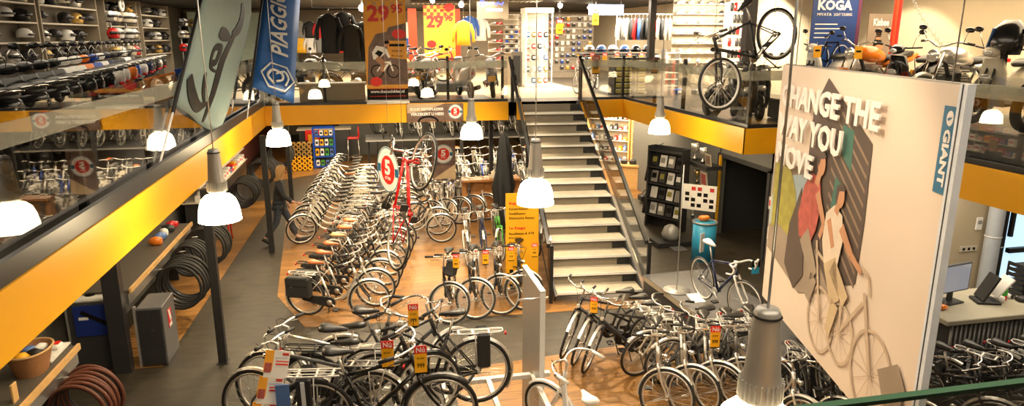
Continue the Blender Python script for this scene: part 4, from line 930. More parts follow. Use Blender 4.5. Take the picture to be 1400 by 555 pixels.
def price_banner(label, o, w_, h, group=None, photo=True):
    t, sub, tx = plate('price_banner', label, 'banner', o, (1, 0, 0), w_, h, 'poster_ochre', group=group)
    k = w_ / .95
    sub('printed_picture', [rect(x * .1 * k, h - .1 * (y + 1) * k, (x * .1 + .1) * k, h - .1 * y * k) for x in range(9) for y in range(4) if (x + y) % 2 == 0], 'poster_red' if not photo else 'tan_leather', 1)
    if photo: sub('printed_picture', [[(.02, .35 * k), (.95 * k, .35 * k), (.95 * k, 1.75 * k), (.55 * k, 1.65 * k), (.5 * k, 1.55 * k), (.25 * k, 1.5 * k), (.08 * k, 1.2 * k)]], 'poster_photo', 1)
    if photo: sub('printed_picture', [[(.50 * k, .98 * k), (.95 * k, .92 * k), (.95 * k, 1.35 * k), (.52 * k, 1.35 * k)]], 'poster_ochre', 2)
    if photo: mtb_art(sub, .78 * k, .06 * k, .50 * k)
    sub('printed_picture', [disc(.78 * k, 1.50 * k, .16 * k, .11 * k), disc(.22 * k, .42 * k, .14 * k, .11 * k)], 'tag_red', 5)
    tx('29', .08 * k, h - .66 * k, .50 * k, .38 * k, 'ink_red', .04); tx('95', .62 * k, h - .46 * k, .26 * k, .2 * k, 'ink_red', .03)
    tx('Theo', .5 * k, h - .08 * k, .18 * k, .05 * k, 'ink', .02); tx('Schilder', .5 * k, h - .16 * k, .32 * k, .05 * k, 'ink', .02)
    if photo:
        sub('printed_picture', [rect(0, 0, w_, .26 * k)], 'ink', 6)
        tx('www.theoschilder.nl', .08 * k, .16 * k, .78 * k, .07 * k, 'ink_white', .02, 8)
        sub('printed_picture', [rect(.06 * k, .245 * k, .9 * k, .252 * k), rect(.06 * k, .08 * k, .9 * k, .09 * k)], 'tag_red', 8)
        for i, s_ in enumerate(('Giant', 'Koga')): tx(s_, .6 * k, (1.10 - .12 * i) * k, .25 * k, .05 * k, 'ink', .01, 6)
        sub('printed_picture', [rect(.55 * k, 1.22 * k, .90 * k, 1.28 * k)], 'ink', 4)
    return t
price_banner('tall ochre price banner reading 29 95 with a mountain biker, at the back balustrade', (.02, 16.60, 3.10), .96, 2.45)
q = MB(); q.box((.48, 0, -.02), (1.0, .12, .06), 'silver', bev=.01); single('banner_base', q, 'silver cassette base under the tall price banner', 'banner base', (.02, 16.62, 3.05))
price_banner('bright orange price board reading 29 95 in a red frame, far behind the balustrade', (1.85, 22.0, 3.9), .98, 1.6, photo=False)
for x, wd in ((1.50, .26), (2.84, .30)):
    q = MB(); q.box((0, 0, -.2), (wd, .05, 2.4), 'poster_red'); single('red_board', q, f"red upright board {('beside the tall price banner','beside the yellow jersey')[x > 2]}", 'board', (x, 22.05, 4.4))
# fascia banner
t, sub, tx = plate('fascia_banner', 'brown photo banner on the yellow edge reading ECHT FIETSPLEZIER VERZEKERT U HIER', 'banner', (.93, 16.545, 2.57), (1, 0, 0), 1.36, .42, 'poster_photo')
sub('printed_picture', [[(0, .2), (.4, .25), (.9, .42), (0, .42)]], 'panel_trouser', 1); sub('printed_picture', [ring(.5, -.02, .26, .16, .05)[k] for k in range(0, 14)], 'ink', 2)
tx('ÉCHT FIETSPLEZIER', .08, .26, .80, .075, 'ink_white', .03); tx('VERZEKERT U HIER!', .08, .14, .80, .075, 'ink_white', .03)
def five(sub, tx, cx, cy, r, k0=3):
    sub('emblem', [disc(cx, cy, r, n=32)], 'ink_white', k0); sub('emblem', ring(cx, cy, r * .98, r * .98, r * .05), 'giant_blue', k0 + 1); sub('emblem', [disc(cx, cy, r * .62, n=28)], 'tag_red', k0 + 1)
    sub('emblem', [rect(cx + r * .66, cy - r * .2, cx + r * .95, cy + r * .15), rect(cx - r * .95, cy - r * .15, cx - r * .66, cy + r * .2)], 'giant_blue', k0 + 2)
    tx('5', cx - r * .25, cy - r * .22, r * .5, r * .66, 'ink_white', .04, k0 + 3); tx('STER', cx - r * .26, cy - r * .42, r * .52, r * .13, 'ink_white', .02, k0 + 3)
five(sub, tx, 1.16, .22, .175)
# ground poster with the 5 emblem and the hanging disc
t, sub, tx = plate('emblem_poster', 'grey square poster with a round 5 emblem standing among the parked bicycles', 'poster', (1.62, 17.9, .75), (1, 0, 0), .62, 1.15, 'poster_photo')
sub('printed_picture', [[(0, .1), (.62, .5), (.62, .1)]], 'panel_trouser', 1); five(sub, tx, .30, .78, .26)
q = MB(); q.box((.31, .03, -.4), (.04, .04, .8), 'column_black'); part('stand_leg', q, t)
t, sub, tx = plate('emblem_disc', 'round white disc with a red 5 hanging beside the red bicycle, seen at a slant', 'sign', (.10, 9.25, 2.54), (.42, -.91, 0), .60, .62, 'ink_white', .001)
t.children[0].scale = (.02, .02, 1); five(sub, tx, .31, .31, .31)
q = MB(); q.tube([(.15, -.26, .62), (.15, -.26, CEIL - 2.54)], .002, 'steel', 4); part('cord', q, t)
# yellow directory banner
t, sub, tx = plate('directory_banner', 'yellow directory banner listing departments, standing at the foot of the stairs', 'banner', (2.34, 11.62, .06), (.99, -.10, 0), .60, 1.78, 'tag_yellow')
tx('Begane grond', .06, 1.56, .46, .06, 'tag_red', .02)
for i, s_ in enumerate(('Kinderfietsen', 'Stadsfietsen', 'Elektrische fietsen')): tx(s_, .06, 1.47 - i * .085, (.34, .30, .46)[i], .045, 'ink', .01)
tx('1e Etage', .06, 1.10, .30, .06, 'tag_red', .02)
for i, s_ in enumerate(('Racefietsen & ATB', 'Kleding', 'Helmen', 'Scooters')): tx(s_, .06, 1.01 - i * .085, (.46, .22, .2, .24)[i], .045, 'ink', .01)
sub('printed_picture', [rect(x * .07, y * .07, x * .07 + .07, y * .07 + .07) for x in range(4) for y in range(5) if (x + y) % 2], 'ink', 1); tx('Theo', .12, .36, .2, .05, 'ink', .02, 4)
q = MB(); q.box((.3, .03, -.03), (.66, .14, .06), 'silver', bev=.01); part('base', q, t)
# KOGA banner
t, sub, tx = plate('brand_banner', 'blue banner reading KOGA with a picture of a bicycle, on the beige gallery', 'banner', (8.10, 11.6, 3.67), (1, 0, 0), .95, 1.9, 'koga_blue')
tx('KOGA', .10, 1.36, .72, .18, 'ink_white', .04); tx('MIYATA', .10, 1.26, .30, .05, 'ink_white', .01); tx('LIGHT TOURING', .45, 1.26, .38, .05, 'ink_white', 0)
for i in range(4): sub('printed_picture', [rect(.08, 1.10 - i * .08, (.55, .68, .4, .36)[i], 1.118 - i * .08)], 'ink_white', 1)
for cx in (.26, .70): sub('printed_picture', ring(cx, .48, .19, .26, .02), 'alu', 2)
sub('printed_picture', [limb((.26, .48), (.36, .78), .012, .012), limb((.36, .78), (.60, .78), .012, .012), limb((.60, .8), (.70, .48), .014, .012), limb((.42, .42), (.6, .75), .012, .012), limb((.26, .48), (.42, .42), .01, .01), limb((.36, .78), (.42, .42), .012, .012), limb((.3, .88), (.42, .88), .014, .014), limb((.56, .9), (.68, .9), .014, .014)], 'ink', 3)
q = MB(); q.box((1.0, .03, .9), (.07, .04, 2.0), 'purple'); part('side_strip', q, t, 'dark purple side strip')
for k in (.1, .85): q = MB(); q.box((k, .02, -.38), (.03, .03, .76), 'column_black'); part('foot', q, t)
# Kisbee poster
t, sub, tx = plate('scooter_poster', 'grey poster reading Kisbee above the scooters on the beige gallery', 'poster', (8.75, 10.9, 4.0), (.97, .25, 0), .62, .95, 'panel_grey')
tx('Kisbee', .12, .74, .42, .13, 'ink_white', .03)
sub('printed_picture', [disc(.3, .56, .06, .08)], 'panel_skin', 1); sub('printed_picture', [[(.22, .58), (.25, .66), (.36, .66), (.38, .58)], limb((.3, .5), (.28, .2), .1, .14), rect(.23, .55, .37, .575)], 'ink', 2); sub('printed_picture', [limb((.25, .35), (.45, .4), .05, .05)], 'panel_skin', 3)
q = MB(); q.box((.3, .03, -.5), (.04, .04, 1.0), 'column_black'); part('stand_leg', q, t)
q = MB(); q.box((0, 0, 0), (.06, .06, 2.6), 'poster_red'); q.box((.07, 0, 0), (.05, .05, 2.6), 'tag_red'); single('red_upright', q, 'slim red upright beside the Kisbee poster', 'upright', (9.45, 11.1, 4.3))
q = MB(); q.box((0, 0, 0), (.06, .3, 1.2), 'tag_red'); single('red_flag_board', q, 'red board at the beige wall near the frame edge', 'board', (10.9, 7.0, 4.55))
# chain across the gallery
c = MB(); A = Vector((9.3, 11.0, 5.7)); B = Vector((9.6, 9.3, 3.95))
for k in range(46):
    tt = k / 45; p = A.lerp(B, tt) + Vector((0, 0, -.25 * sin(pi * tt))); c.torus(p - A, (1, 0, 0) if k % 2 else (0, 1, .5), .024, .006, 'steel', 8, 4)
single('steel_chain', c, 'steel chain hanging slack in front of the Kisbee poster', 'chain', A)

# ================================================================ scooters
SM = {}
def scooter(label, loc, head, col, group, seat='black_leather', topbox=False, shield=False, scl=1.0):
    key = (col, seat, shield)
    if key not in SM:
        K = []
        b = MB(); b.loft([(-.92, 0, .80, .05, .04), (-.84, 0, .76, .12, .12), (-.60, 0, .68, .17, .18), (-.30, 0, .62, .18, .20), (-.05, 0, .52, .16, .18), (.0, 0, .42, .15, .10)], col, 12); K.append(('rear_body', b))
        b = MB(); b.loft([(-.88, 0, .87, .07, .02), (-.80, 0, .88, .13, .045), (-.55, 0, .86, .155, .055), (-.40, 0, .83, .14, .045), (-.15, 0, .82, .145, .055), (.0, 0, .80, .09, .04), (.04, 0, .78, .04, .02)], seat, 12); K.append(('seat', b))
        b = MB(); b.box((.16, 0, .27), (.42, .34, .06), 'charcoal', bev=.02); K.append(('floorboard', b))
        b = MB(); b.loft([(.24, .34, 0, .04, .19), (.45, .40, 0, .045, .21), (.70, .43, 0, .05, .19), (.88, .47, 0, .07, .13)], col, 12, axis='z')
        b.v = [(z_, y_, x_) for (x_, y_, z_) in [(v[2], v[1], v[0]) for v in b.v]]
        b.v = [(v[0], v[1], v[2]) for v in b.v]; K.append(('front_shield', b))
        b = MB(); b.loft([(.44, 0, .98, .06, .04), (.50, 0, .98, .13, .07), (.56, 0, .96, .12, .06), (.61, 0, .94, .05, .03)], col, 12)
        b.tube([(.40, -.34, 1.02), (.46, -.15, 1.0), (.48, 0, 1.0), (.46, .15, 1.0), (.40, .34, 1.02)], .014, 'black_satin', 6); K.append(('handlebar', b))
        for s in (-1, 1):
            b = MB(); b.tube([(.44, s * .20, 1.02), (.46, s * .26, 1.16), (.44, s * .30, 1.22)], .006, 'chrome', 4); b.loft([(.42, s * .32, 1.25, .06, .04), (.45, s * .32, 1.25, .05, .035)], 'black_gloss', 8); K.append(('mirror', b))
        b = MB(); b.loft([(.56, 0, .62, .09, .06), (.59, 0, .62, .07, .045)], 'lens_clear', 8); b.loft([(.60, 0, .95, .07, .04), (.63, 0, .945, .05, .03)], 'lens_clear', 8); K.append(('headlight', b))
        b = MB(); b.loft([(-.93, 0, .66, .03, .02), (-.89, 0, .66, .05, .03)], 'lens_red', 8); K.append(('rear_light', b))
        for x in (-.60, .66):
            b = MB(); b.torus((x, 0, .23), (0, 1, 0), .175, .055, 'rubber', 24, 8); b.torus((x, 0, .23), (0, 1, 0), .11, .02, 'silver', 20, 5)
            for k in range(5): a = 2 * pi * k / 5; b.tube([(x, 0, .23), (x + .11 * cos(a), 0, .23 + .11 * sin(a))], .014, 'silver', 4)
            b.lathe([(0, -.05), (.03, -.05), (.03, .05), (0, .05)], (x, 0, .23), 'graphite', (0, 1, 0), 10); K.append(('front_wheel' if x > 0 else 'rear_wheel', b))
        b = MB(); b.torus((.66, 0, .23), (0, 1, 0), .25, .03, col, 10, 6, rad(-150), rad(-20), (1, 0, 0)); 
        for s in (-1, 1): b.tube([(.66, s * .07, .23), (.55, s * .07, .5), (.48, s * .05, .75)], .017, 'graphite', 6)
        K.append(('fork', b))
        b = MB(); b.loft([(-.85, -.17, .32, .045, .045), (-.80, -.17, .31, .06, .06), (-.45, -.15, .25, .055, .055), (-.35, -.13, .22, .025, .025)], 'graphite', 10); b.box((-.5, .08, .27), (.5, .10, .14), 'graphite', bev=.03); K.append(('engine', b))
        b = MB(); b.tube([(-.62, .11, .88), (-.92, .10, .92), (-.95, 0, .93), (-.92, -.10, .92), (-.62, -.11, .88)], .012, 'chrome', 6); K.append(('grab_rail', b))
        if shield: b = MB(); b.loft([(1.0, .52, 0, .01, .16), (1.35, .40, 0, .01, .20), (1.5, .36, 0, .006, .12)], 'cabinet_glass', 10, axis='z'); b.v = [(v[0], v[1], v[2]) for v in b.v]; K.append(('windshield', b))
        SM[key] = [(n_, b_.mesh(n_)) for n_, b_ in K]
    t = thing('motor_scooter', label, 'scooter', loc, (rad(-3), 0, rad(head)), group)
    t.scale = (scl, scl, scl)
    for n_, me in SM[key]: part(n_, me, t)
    return t
MM = {}
def motorcycle(label, loc, head, col, group=None, plate_=False):
    if col not in MM:
        K = []
        for x in (-.70, .72):
            b = MB(); b.torus((x, 0, .31), (0, 1, 0), .25, .062, 'rubber', 28, 8); b.torus((x, 0, .31), (0, 1, 0), .185, .018, 'silver', 24, 5)
            for k in range(6): a = 2 * pi * k / 6; b.tube([(x, 0, .31), (x + .185 * cos(a), 0, .31 + .185 * sin(a))], .013, 'silver', 4)
            b.lathe([(0, .02), (.11, .02), (.11, .03), (0, .03)], (x, .04, .31), 'steel', (0, 1, 0), 16); K.append(('front_wheel' if x > 0 else 'rear_wheel', b))
        b = MB(); b.loft([(-.15, 0, .82, .06, .03), (-.08, 0, .84, .14, .10), (.12, 0, .88, .17, .14), (.32, 0, .90, .14, .12), (.40, 0, .90, .06, .06)], col, 12); K.append(('fuel_tank', b))
        b = MB(); b.loft([(-.85, 0, .90, .05, .03), (-.75, 0, .88, .11, .05), (-.45, 0, .83, .13, .05), (-.15, 0, .80, .10, .05)], 'black_leather', 12); K.append(('seat', b))
        b = MB(); b.loft([(-.98, 0, .86, .04, .03), (-.80, 0, .80, .10, .06), (-.5, 0, .74, .12, .08), (-.2, 0, .72, .12, .07)], col, 10); K.append(('tail_fairing', b))
        b = MB(); b.box((.05, 0, .45), (.38, .30, .34), 'graphite', bev=.05)
        for k in range(5): b.box((.10, 0, .56 + k * .035), (.22, .32, .012), 'steel')
        b.lathe([(0, -.19), (.10, -.18), (.10, .18), (0, .19)], (-.05, 0, .38), 'silver', (0, 1, 0), 14); K.append(('engine', b))
        b = MB(); b.tube(curve3([(.20, .12, .50), (.32, .15, .35), (.15, .17, .24), (-.3, .18, .28), (-.5, .19, .36)], 3), .022, 'chrome', 7); b.lathe([(.03, 0), (.05, .05), (.055, .4), (.03, .45), (0, .45)], (-.42, .19, .33), 'chrome', (-1, 0, .28), 12); K.append(('exhaust', b))
        b = MB()
        for s in (-1, 1): b.tube([(.72, s * .09, .31), (.52, s * .09, .95)], .022, 'chrome', 7)
        b.torus((.72, 0, .31), (0, 1, 0), .33, .035, col, 10, 5, rad(-160), rad(-40), (1, 0, 0)); K.append(('fork', b))
        b = MB(); b.tube(curve3([(.36, .40, 1.08), (.46, .22, 1.10), (.50, 0, 1.02), (.46, -.22, 1.10), (.36, -.40, 1.08)], 3), .014, 'chrome', 6)
        for s in (-1, 1): b.tube([(.36, s * .41, 1.08), (.42, s * .28, 1.10)], .02, 'black_satin', 7)
        K.append(('handlebar', b))
        for s in (-1, 1): b = MB(); b.tube([(.42, s * .28, 1.1), (.46, s * .34, 1.25)], .007, 'chrome', 4); b.loft([(.45, s * .36, 1.28, .07, .04), (.47, s * .36, 1.28, .06, .03)], 'black_gloss', 8); K.append(('mirror', b))
        b = MB(); b.lathe([(0, -.12), (.06, -.10), (.095, 0), (.09, .02)], (.60, 0, .90), 'chrome', (1, 0, 0), 14); b.lathe([(.09, .02), (.05, .035), (0, .04)], (.60, 0, .90), 'lens_clear', (1, 0, 0), 14); K.append(('headlight', b))
        b = MB(); b.tube([(-.2, .12, .72), (-.70, .14, .31), (-.05, .12, .35), (-.2, .12, .72)], .018, 'black_satin', 6); b.tube([(-.2, -.12, .72), (-.70, -.14, .31), (-.05, -.12, .35)], .018, 'black_satin', 6); b.tube([(.40, 0, .92), (.2, 0, .6), (-.1, 0, .3)], .03, 'black_satin', 6); K.append(('frame', b))
        b = MB(); b.box((-1.0, 0, .82), (.03, .14, .06), 'lens_red', bev=.01); K.append(('rear_light', b))
        b = MB(); b.tube([(-.95, 0, .8), (-1.02, 0, .58)], .01, 'black_satin', 4); b.box((-1.03, 0, .52), (.01, .20, .14), 'tag_yellow'); K.append(('number_plate', b))
        MM[col] = [(n_, b_.mesh(n_)) for n_, b_ in K]
    t = thing('motorcycle', label, 'motorcycle', loc, (rad(-4), 0, rad(head)), group)
    for n_, me in MM[col]: part(n_, me, t)
    return t
GS = 'motor scooters lined up side by side on the mezzanine'
cols = ['black_gloss'] * 7 + ['white_gloss', 'white_gloss', 'orange_gloss', 'blue_gloss', 'white_gloss', 'navy', 'graphite', 'black_gloss', 'silver', 'black_gloss']
cn = {'black_gloss': 'black', 'white_gloss': 'white', 'orange_gloss': 'orange', 'blue_gloss': 'blue', 'navy': 'navy', 'graphite': 'graphite', 'silver': 'silver'}
for i, c_ in enumerate(cols):
    y = 7.7 + .84 * i
    scooter(f"{cn[c_]} scooter in the mezzanine row, {ordn(i)} counting from the frame edge toward the blue flag", (-4.0 - .135 * i, y + .35, U + .02), 138 + (i * 7) % 5, c_, GS, scl=1.12)
q = MB(); q.box((0, 0, .0), (.5, .012, .42), 'orange_gloss', bev=.004); q.box((.32, 0, .05), (.12, .014, .40), 'blue_gloss'); q.box((.42, -.01, .05), (.1, .01, .14), 'tag_yellow'); q.box((0, .02, -.38), (.04, .02, .66), 'steel')
single('orange_sign', q, 'orange and blue sign board standing before the white scooters', 'sign', (-3.35, 12.6, 3.72), (0, rad(-12), rad(20)))
q = MB(); q.box((0, 0, .1), (.9, 4.6, .2), 'helmet_blue', bev=.02); single('pale_bench', q, 'pale blue low bench along the gallery glass behind the orange sign', 'bench', (-3.0, 15.5, U))
# back balcony motorcycles
GM = 'motorcycles behind the back balustrade'
motorcycle('dark motorcycle behind the blue flag at the back balustrade', (-1.5, 18.3, U), 35, 'black_gloss', GM)
motorcycle('dark motorcycle under the black jackets behind the back balustrade', (-.2, 19.2, U), 20, 'graphite', GM)
motorcycle('red and black motorcycle just beyond the tall price banner', (1.6, 18.3, U), 70, 'black_gloss', GM)
motorcycle('orange motorcycle before the orange price board', (1.15, 19.6, U), 110, 'orange_gloss', GM)
scooter('silver scooter seen from behind beside the head of the stairs', (2.55, 18.0, U), 96, 'silver', None)
motorcycle('motorcycle with blue plate beside the silver scooter', (3.35, 18.3, U), 80, 'navy', GM)
q = MB(); q.box((0, 0, 0), (1.55, .5, .42), 'slat_wall', bev=.02); q.box((0, 0, .22), (1.6, .54, .03), 'shelf_pale'); single('display_counter', q, 'pale low counter left of the tall price banner behind the glass', 'counter', (-.80, 17.5, 3.23))
# right gallery machines
motorcycle('light motorcycle behind the hanging black bicycle', (7.3, 12.7, U), 205, 'silver', None)
q = MB(); q.box((0, 0, .19), (1.9, 6.4, .38), 'grey_paint', bev=.02); single('scooter_platform', q, 'raised grey platform carrying the scooters on the beige gallery', 'platform', (8.75, 9.1, U))
GR = 'scooters on the beige gallery above the panel'
scooter('white scooter right below the Kisbee poster', (8.45, 11.4, U + .39), 188, 'white_gloss', GR)
motorcycle('orange motorcycle below the Kisbee poster, second from the blue KOGA banner', (8.5, 10.4, U + .39), 190, 'orange_gloss', GR)
scooter('black scooter on the gallery platform, behind the orange motorcycle', (8.65, 9.55, U + .39), 187, 'black_gloss', GR)
motorcycle('silver motorcycle on the gallery platform beneath the slack chain', (8.6, 8.75, U + .39), 190, 'silver', GR)
scooter('cream scooter on the gallery platform close to the panel frame', (8.75, 7.95, U + .39), 188, 'cream', GR)
motorcycle('black motorcycle nearest the framed edge of the panel', (8.7, 7.1, U + .39), 190, 'black_gloss', GR)
q = MB(); q.loft([(0, 0, 0, .12, .20), (.15, 0, 0, .14, .24), (.35, .02, 0, .12, .20), (.45, .04, 0, .05, .10)], 'black_gloss', 14, 2.2, axis='z'); q.box((-.06, .15, .22), (.12, .02, .26), 'helmet_blue', Matrix.Rotation(rad(15), 3, 'X')); q.box((0, 0, -.12), (.06, .06, .3), 'black_satin'); single('black_topcase', q, 'tall black and white case on the last gallery machine by the panel frame', 'top case', (8.35, 7.75, U + 1.32))
motorcycle('motorcycle alone on the grey gallery floor beside the beige wall', (9.6, 7.2, U), 200, 'graphite', None)
for (x, y, l) in ((7.75, 10.95, 'yellow price tag on the white scooter below the Kisbee poster'), (7.9, 10.1, 'yellow price tag on the orange motorcycle of the beige gallery')):
    q = MB(); q.box((0, 0, 0), (.15, .006, .2), 'tag_yellow'); q.tube([(0, 0, .1), (.05, .1, .16), (.12, .16, -.1), (.2, .2, -.9)], .003, 'steel', 4); q.box((0, -.004, .02), (.09, .004, .03), 'ink'); single('yellow_tag', q, l, 'price tag', (x, y - .1, 4.30))
# kick scooters / mopeds seen through the glass on the right
for i in range(2): scooter(('graphite scooter beside the balustrade corner, below the hanging bicycle', 'black scooter second from the balustrade corner below the hanging bicycle')[i], (6.95 + .45 * i, 11.9 + .3 * i, U), 250, ('graphite', 'black_gloss')[i], None)

# ================================================================ helmets
HM = {}
def helmet(label, loc, head, col, group, full=True, hs=1.25):
    key = (col, full)
    if key not in HM:
        K = []; b = MB()
        if full: b.loft([(0, 0, 0, .085, .10), (.03, .0, 0, .11, .125), (.10, 0, .0, .125, .14), (.17, 0, -.005, .115, .13), (.22, 0, -.01, .08, .09), (.24, 0, -.01, .03, .03)], col, 16, 2.1, axis='z')
        else: b.loft([(.08, 0, 0, .115, .135), (.13, 0, 0, .12, .14), (.19, 0, -.005, .105, .12), (.23, 0, -.01, .07, .08), (.245, 0, -.01, .02, .02)], col, 16, 2.1, axis='z')
        b.v = [(y, x, z) for x, y, z in b.v]; K.append(('shell', b))
        v = MB(); v.torus((.01, 0, .13), (0, 0, 1), .128 if full else .135, .035 if full else .02, 'black_gloss', 12, 6, rad(-62), rad(62), (1, 0, 0)); K.append(('visor', v))
        if full: l = MB(); l.torus((0, 0, .01), (0, 0, 1), .10, .014, 'black_satin', 16, 5); K.append(('neck_roll', l))
        HM[key] = [(n_, b_.mesh(n_)) for n_, b_ in K]
    t = thing('motorcycle_helmet', label, 'helmet', loc, (0, 0, rad(head)), group)
    t.scale = (hs, hs, hs)
    for n_, me in HM[key]: part(n_, me, t)
hc = ['white', 'black_gloss', 'graphite', 'black_gloss', 'silver', 'black_satin', 'cream', 'graphite', 'black_gloss', 'helmet_gold']
hn = {'black_satin': 'matt black', 'white': 'white', 'black_gloss': 'black', 'silver': 'silver', 'white_gloss': 'glossy white', 'cream': 'cream', 'helmet_gold': 'gold', 'red_gloss': 'red', 'graphite': 'graphite', 'helmet_blue': 'blue'}
def bay(label, y0, y1, levels, x=-7.75, depth=.42):
    t = thing('helmet_shelving', label, 'shelving', (x, (y0 + y1) / 2, U)); L = y1 - y0
    q = MB(); q.box((.02, 0, 1.35), (.03, L, 2.7), 'shelf_grey'); part('back_panel', q, t)
    for s in (-1, 1): q = MB(); q.box((depth / 2, s * (L / 2 - .03), 1.35), (depth, .06, 2.7), 'slat_wall'); part('side_panel', q, t)
    for z in levels: q = MB(); q.box((depth / 2, 0, z), (depth, L - .12, .035), 'shelf_pale'); part('shelf', q, t)
bays = [(14.4, 18.2), (18.35, 22.0), (22.6, 25.6), (26.0, 29.5)]
bn = ['the shelf bay nearest the frame edge', 'the second shelf bay from the frame edge', 'the third shelf bay from the frame edge', 'the last shelf bay before the flags']
lv = [.95, 1.42, 1.86, 2.28]
for i, (a, b) in enumerate(bays): bay(f"tall grey wall shelving for helmets, {bn[i].replace('the ', '', 1)}", a, b, lv)
n_ = 0
for i, (a, b) in enumerate(bays):
    for j, z in enumerate(lv):
        kx = 5 if i < 2 else 4
        for k in range(kx):
            if (i * 7 + j * 3 + k * 5) % 6 == 0 and j: continue
            y = a + .35 + (b - a - .7) * k / (kx - 1); c_ = hc[(n_ * 7 + k) % 10]; n_ += 1
            helmet(f"{hn[c_]} helmet, {ordn(k)} on {('the low', 'the second', 'the third', 'the top')[j]} shelf of {bn[i].replace('from the frame edge', 'along').replace('nearest the frame edge', 'by the frame')}", (-7.5, y, U + z + .02), -25 + 40 * ((n_ * 3) % 4) / 3, c_, f"helmets on {('the low', 'the second', 'the third', 'the top')[j]} shelf of {bn[i]}", full=n_ % 3 != 0)
# helmet stand heads in front of the shelves
for i, (y, c_, c2) in enumerate(((21.6, 'helmet_gold', 'white'), (22.9, 'white_gloss', 'cream'), (29.2, 'black_gloss', 'white_gloss'), (31.0, 'silver', 'helmet_gold'))):
    t = thing('helmet_tree', f"helmet display pole, {ordn(i)} from the frame edge behind the scooters", 'display stand', (-6.9, y, U)); q = MB(); q.tube([(0, 0, 0), (0, 0, 2.25)], .03, 'steel', 8); q.lathe([(0, 0), (.25, 0), (.25, .02), (0, .02)], (0, 0, 0), 'steel'); part('pole', q, t)
    for k, z in enumerate((1.0, 1.5, 1.95)):
        for s in (-1, 1):
            q = MB(); q.tube([(0, 0, z - .02), (0, s * .2, z - .02)], .01, 'steel', 5); part('arm', q, t)
            cc = (c_, c2, 'red_gloss', 'white', 'silver', 'cream')[(k * 2 + (s > 0) + i) % 6]
            helmet(f"{hn[cc]} helmet on the {ordn(i)} display pole, {('low', 'middle', 'upper')[k]} {('arm toward the frame edge', 'arm toward the flags')[s > 0]}", (-6.8, y + s * .2, U + z), -40, cc, f"helmets on the {ordn(i)} display pole")
q = MB(); q.lathe([(0, 0), (.21, 0), (.21, .05), (.18, .055), (0, .05)], (0, 0, 0), 'white', (1, 0, 0), 24); q.lathe([(0, .056), (.10, .056), (.10, .06), (0, .06)], (0, 0, 0), 'lamp_grey', (1, 0, 0), 20); single('round_sign', q, 'round white sign above the helmet wall', 'sign', (-7.1, 23.3, 5.50))
# pale green object area behind the flags
wall('wall_green', (-5.2, 33.0, 4.3), (4.5, .15, 2.6), 'pale_green')

# ================================================================ clothes
GC = {}
def garment(name, label, loc, rot, col, group, long_=False, cat='jacket'):
    key = (col, long_, name)
    if key not in GC:
        b = MB(); L = .72 if not long_ else .95
        b.loft([(-L, 0, 0, .22, .055), (-L * .6, 0, 0, .20, .06), (-.25, 0, 0, .215, .065), (-.10, 0, 0, .225, .055), (-.04, 0, 0, .12, .045), (0, 0, 0, .07, .035)], col, 12, 2.3, axis='z')
        s = MB()
        for k in (-1, 1): s.tube([(k * .19, 0, -.10), (k * .29, .01, -.34), (k * .31, .03, -.62)], [.065, .055, .042], col, 8)
        h = MB(); h.tube([(-.2, 0, -.06), (0, 0, .02), (.2, 0, -.06)], .008, 'chrome', 5); h.tube([(0, 0, .02), (0, 0, .08), (.02, 0, .11), (.0, 0, .13)], .004, 'chrome', 4)
        GC[key] = [('body', b.mesh('body')), ('sleeves', s.mesh('sleeves')), ('hanger', h.mesh('hanger'))]
    t = thing(name, label, cat, loc, (0, 0, rad(rot)), group)
    for n_, me in GC[key]: part(n_, me, t)
def rail(label, x0, x1, y, z):
    q = MB(); q.tube([(x0, 0, 0), (x1, 0, 0)], .016, 'chrome', 6)
    for x in (x0, x1): q.tube([(x, 0, 0), (x, 0, U - z)], .016, 'chrome', 6)
    single('clothes_rail', q, label, 'clothes rail', (0, y, z))
rail('chrome clothes rail with jackets in the rear department', 8.4, 11.1, 22.6, 5.3); rail('lower chrome clothes rail with dark trousers', 8.6, 10.9, 23.2, 4.12)
gc = ['white_cloth', 'grey_cloth', 'white_cloth', 'jacket', 'red_cloth', 'blue_cloth', 'jacket', 'jacket', 'red_cloth', 'red_cloth', 'white_cloth', 'jacket', 'white_cloth', 'white_cloth', 'white_cloth', 'red_cloth', 'jacket', 'white_cloth', 'white_cloth']
gn = {'white_cloth': 'white', 'grey_cloth': 'grey', 'jacket': 'black', 'red_cloth': 'red', 'blue_cloth': 'blue', 'yellow_cloth': 'yellow'}
for i, c_ in enumerate(gc): garment('jacket', f"{gn[c_]} cycling jacket on the upper rail, {ordn(i)} counting from the blue sign", (8.5 + .14 * i, 22.6, 5.17), 55 + (i * 13) % 25, c_, 'cycling jackets on the upper rail')
for i in range(12): garment('trousers', f"{('black', 'white')[i > 7]} garment on the low rail, {ordn(i)} counting from the drawer unit", (8.65 + .19 * i, 23.2, 3.99), 60 + (i * 11) % 20, 'jacket' if i <= 7 else 'white_cloth', 'garments on the low rail', cat='garment')
rail('chrome rail with red jackets beyond the glass tower', 6.0, 7.4, 27.5, 4.9)
for i in range(6): garment('jacket', f"red jacket on the distant rail, {ordn(i)} from the glass tower", (6.1 + .2 * i, 27.5, 4.78), 60, 'red_cloth' if i != 2 else 'jacket', 'red jackets on the distant rail')
for i, (x, y, z) in enumerate(((-.52, 17.9, 5.1), (-.18, 18.1, 5.15), (.0, 17.8, 4.85), (.28, 18.0, 4.9))):
    garment('jacket', ('black motorcycle jacket hanging nearest the blue flag', 'black motorcycle jacket second from the blue flag', 'black motorcycle jacket third from the blue flag', 'black motorcycle jacket beside the tall price banner')[i], (x - .3, y, z), -8 + 9 * i, 'jacket', 'black motorcycle jackets at the back balustrade', long_=True)
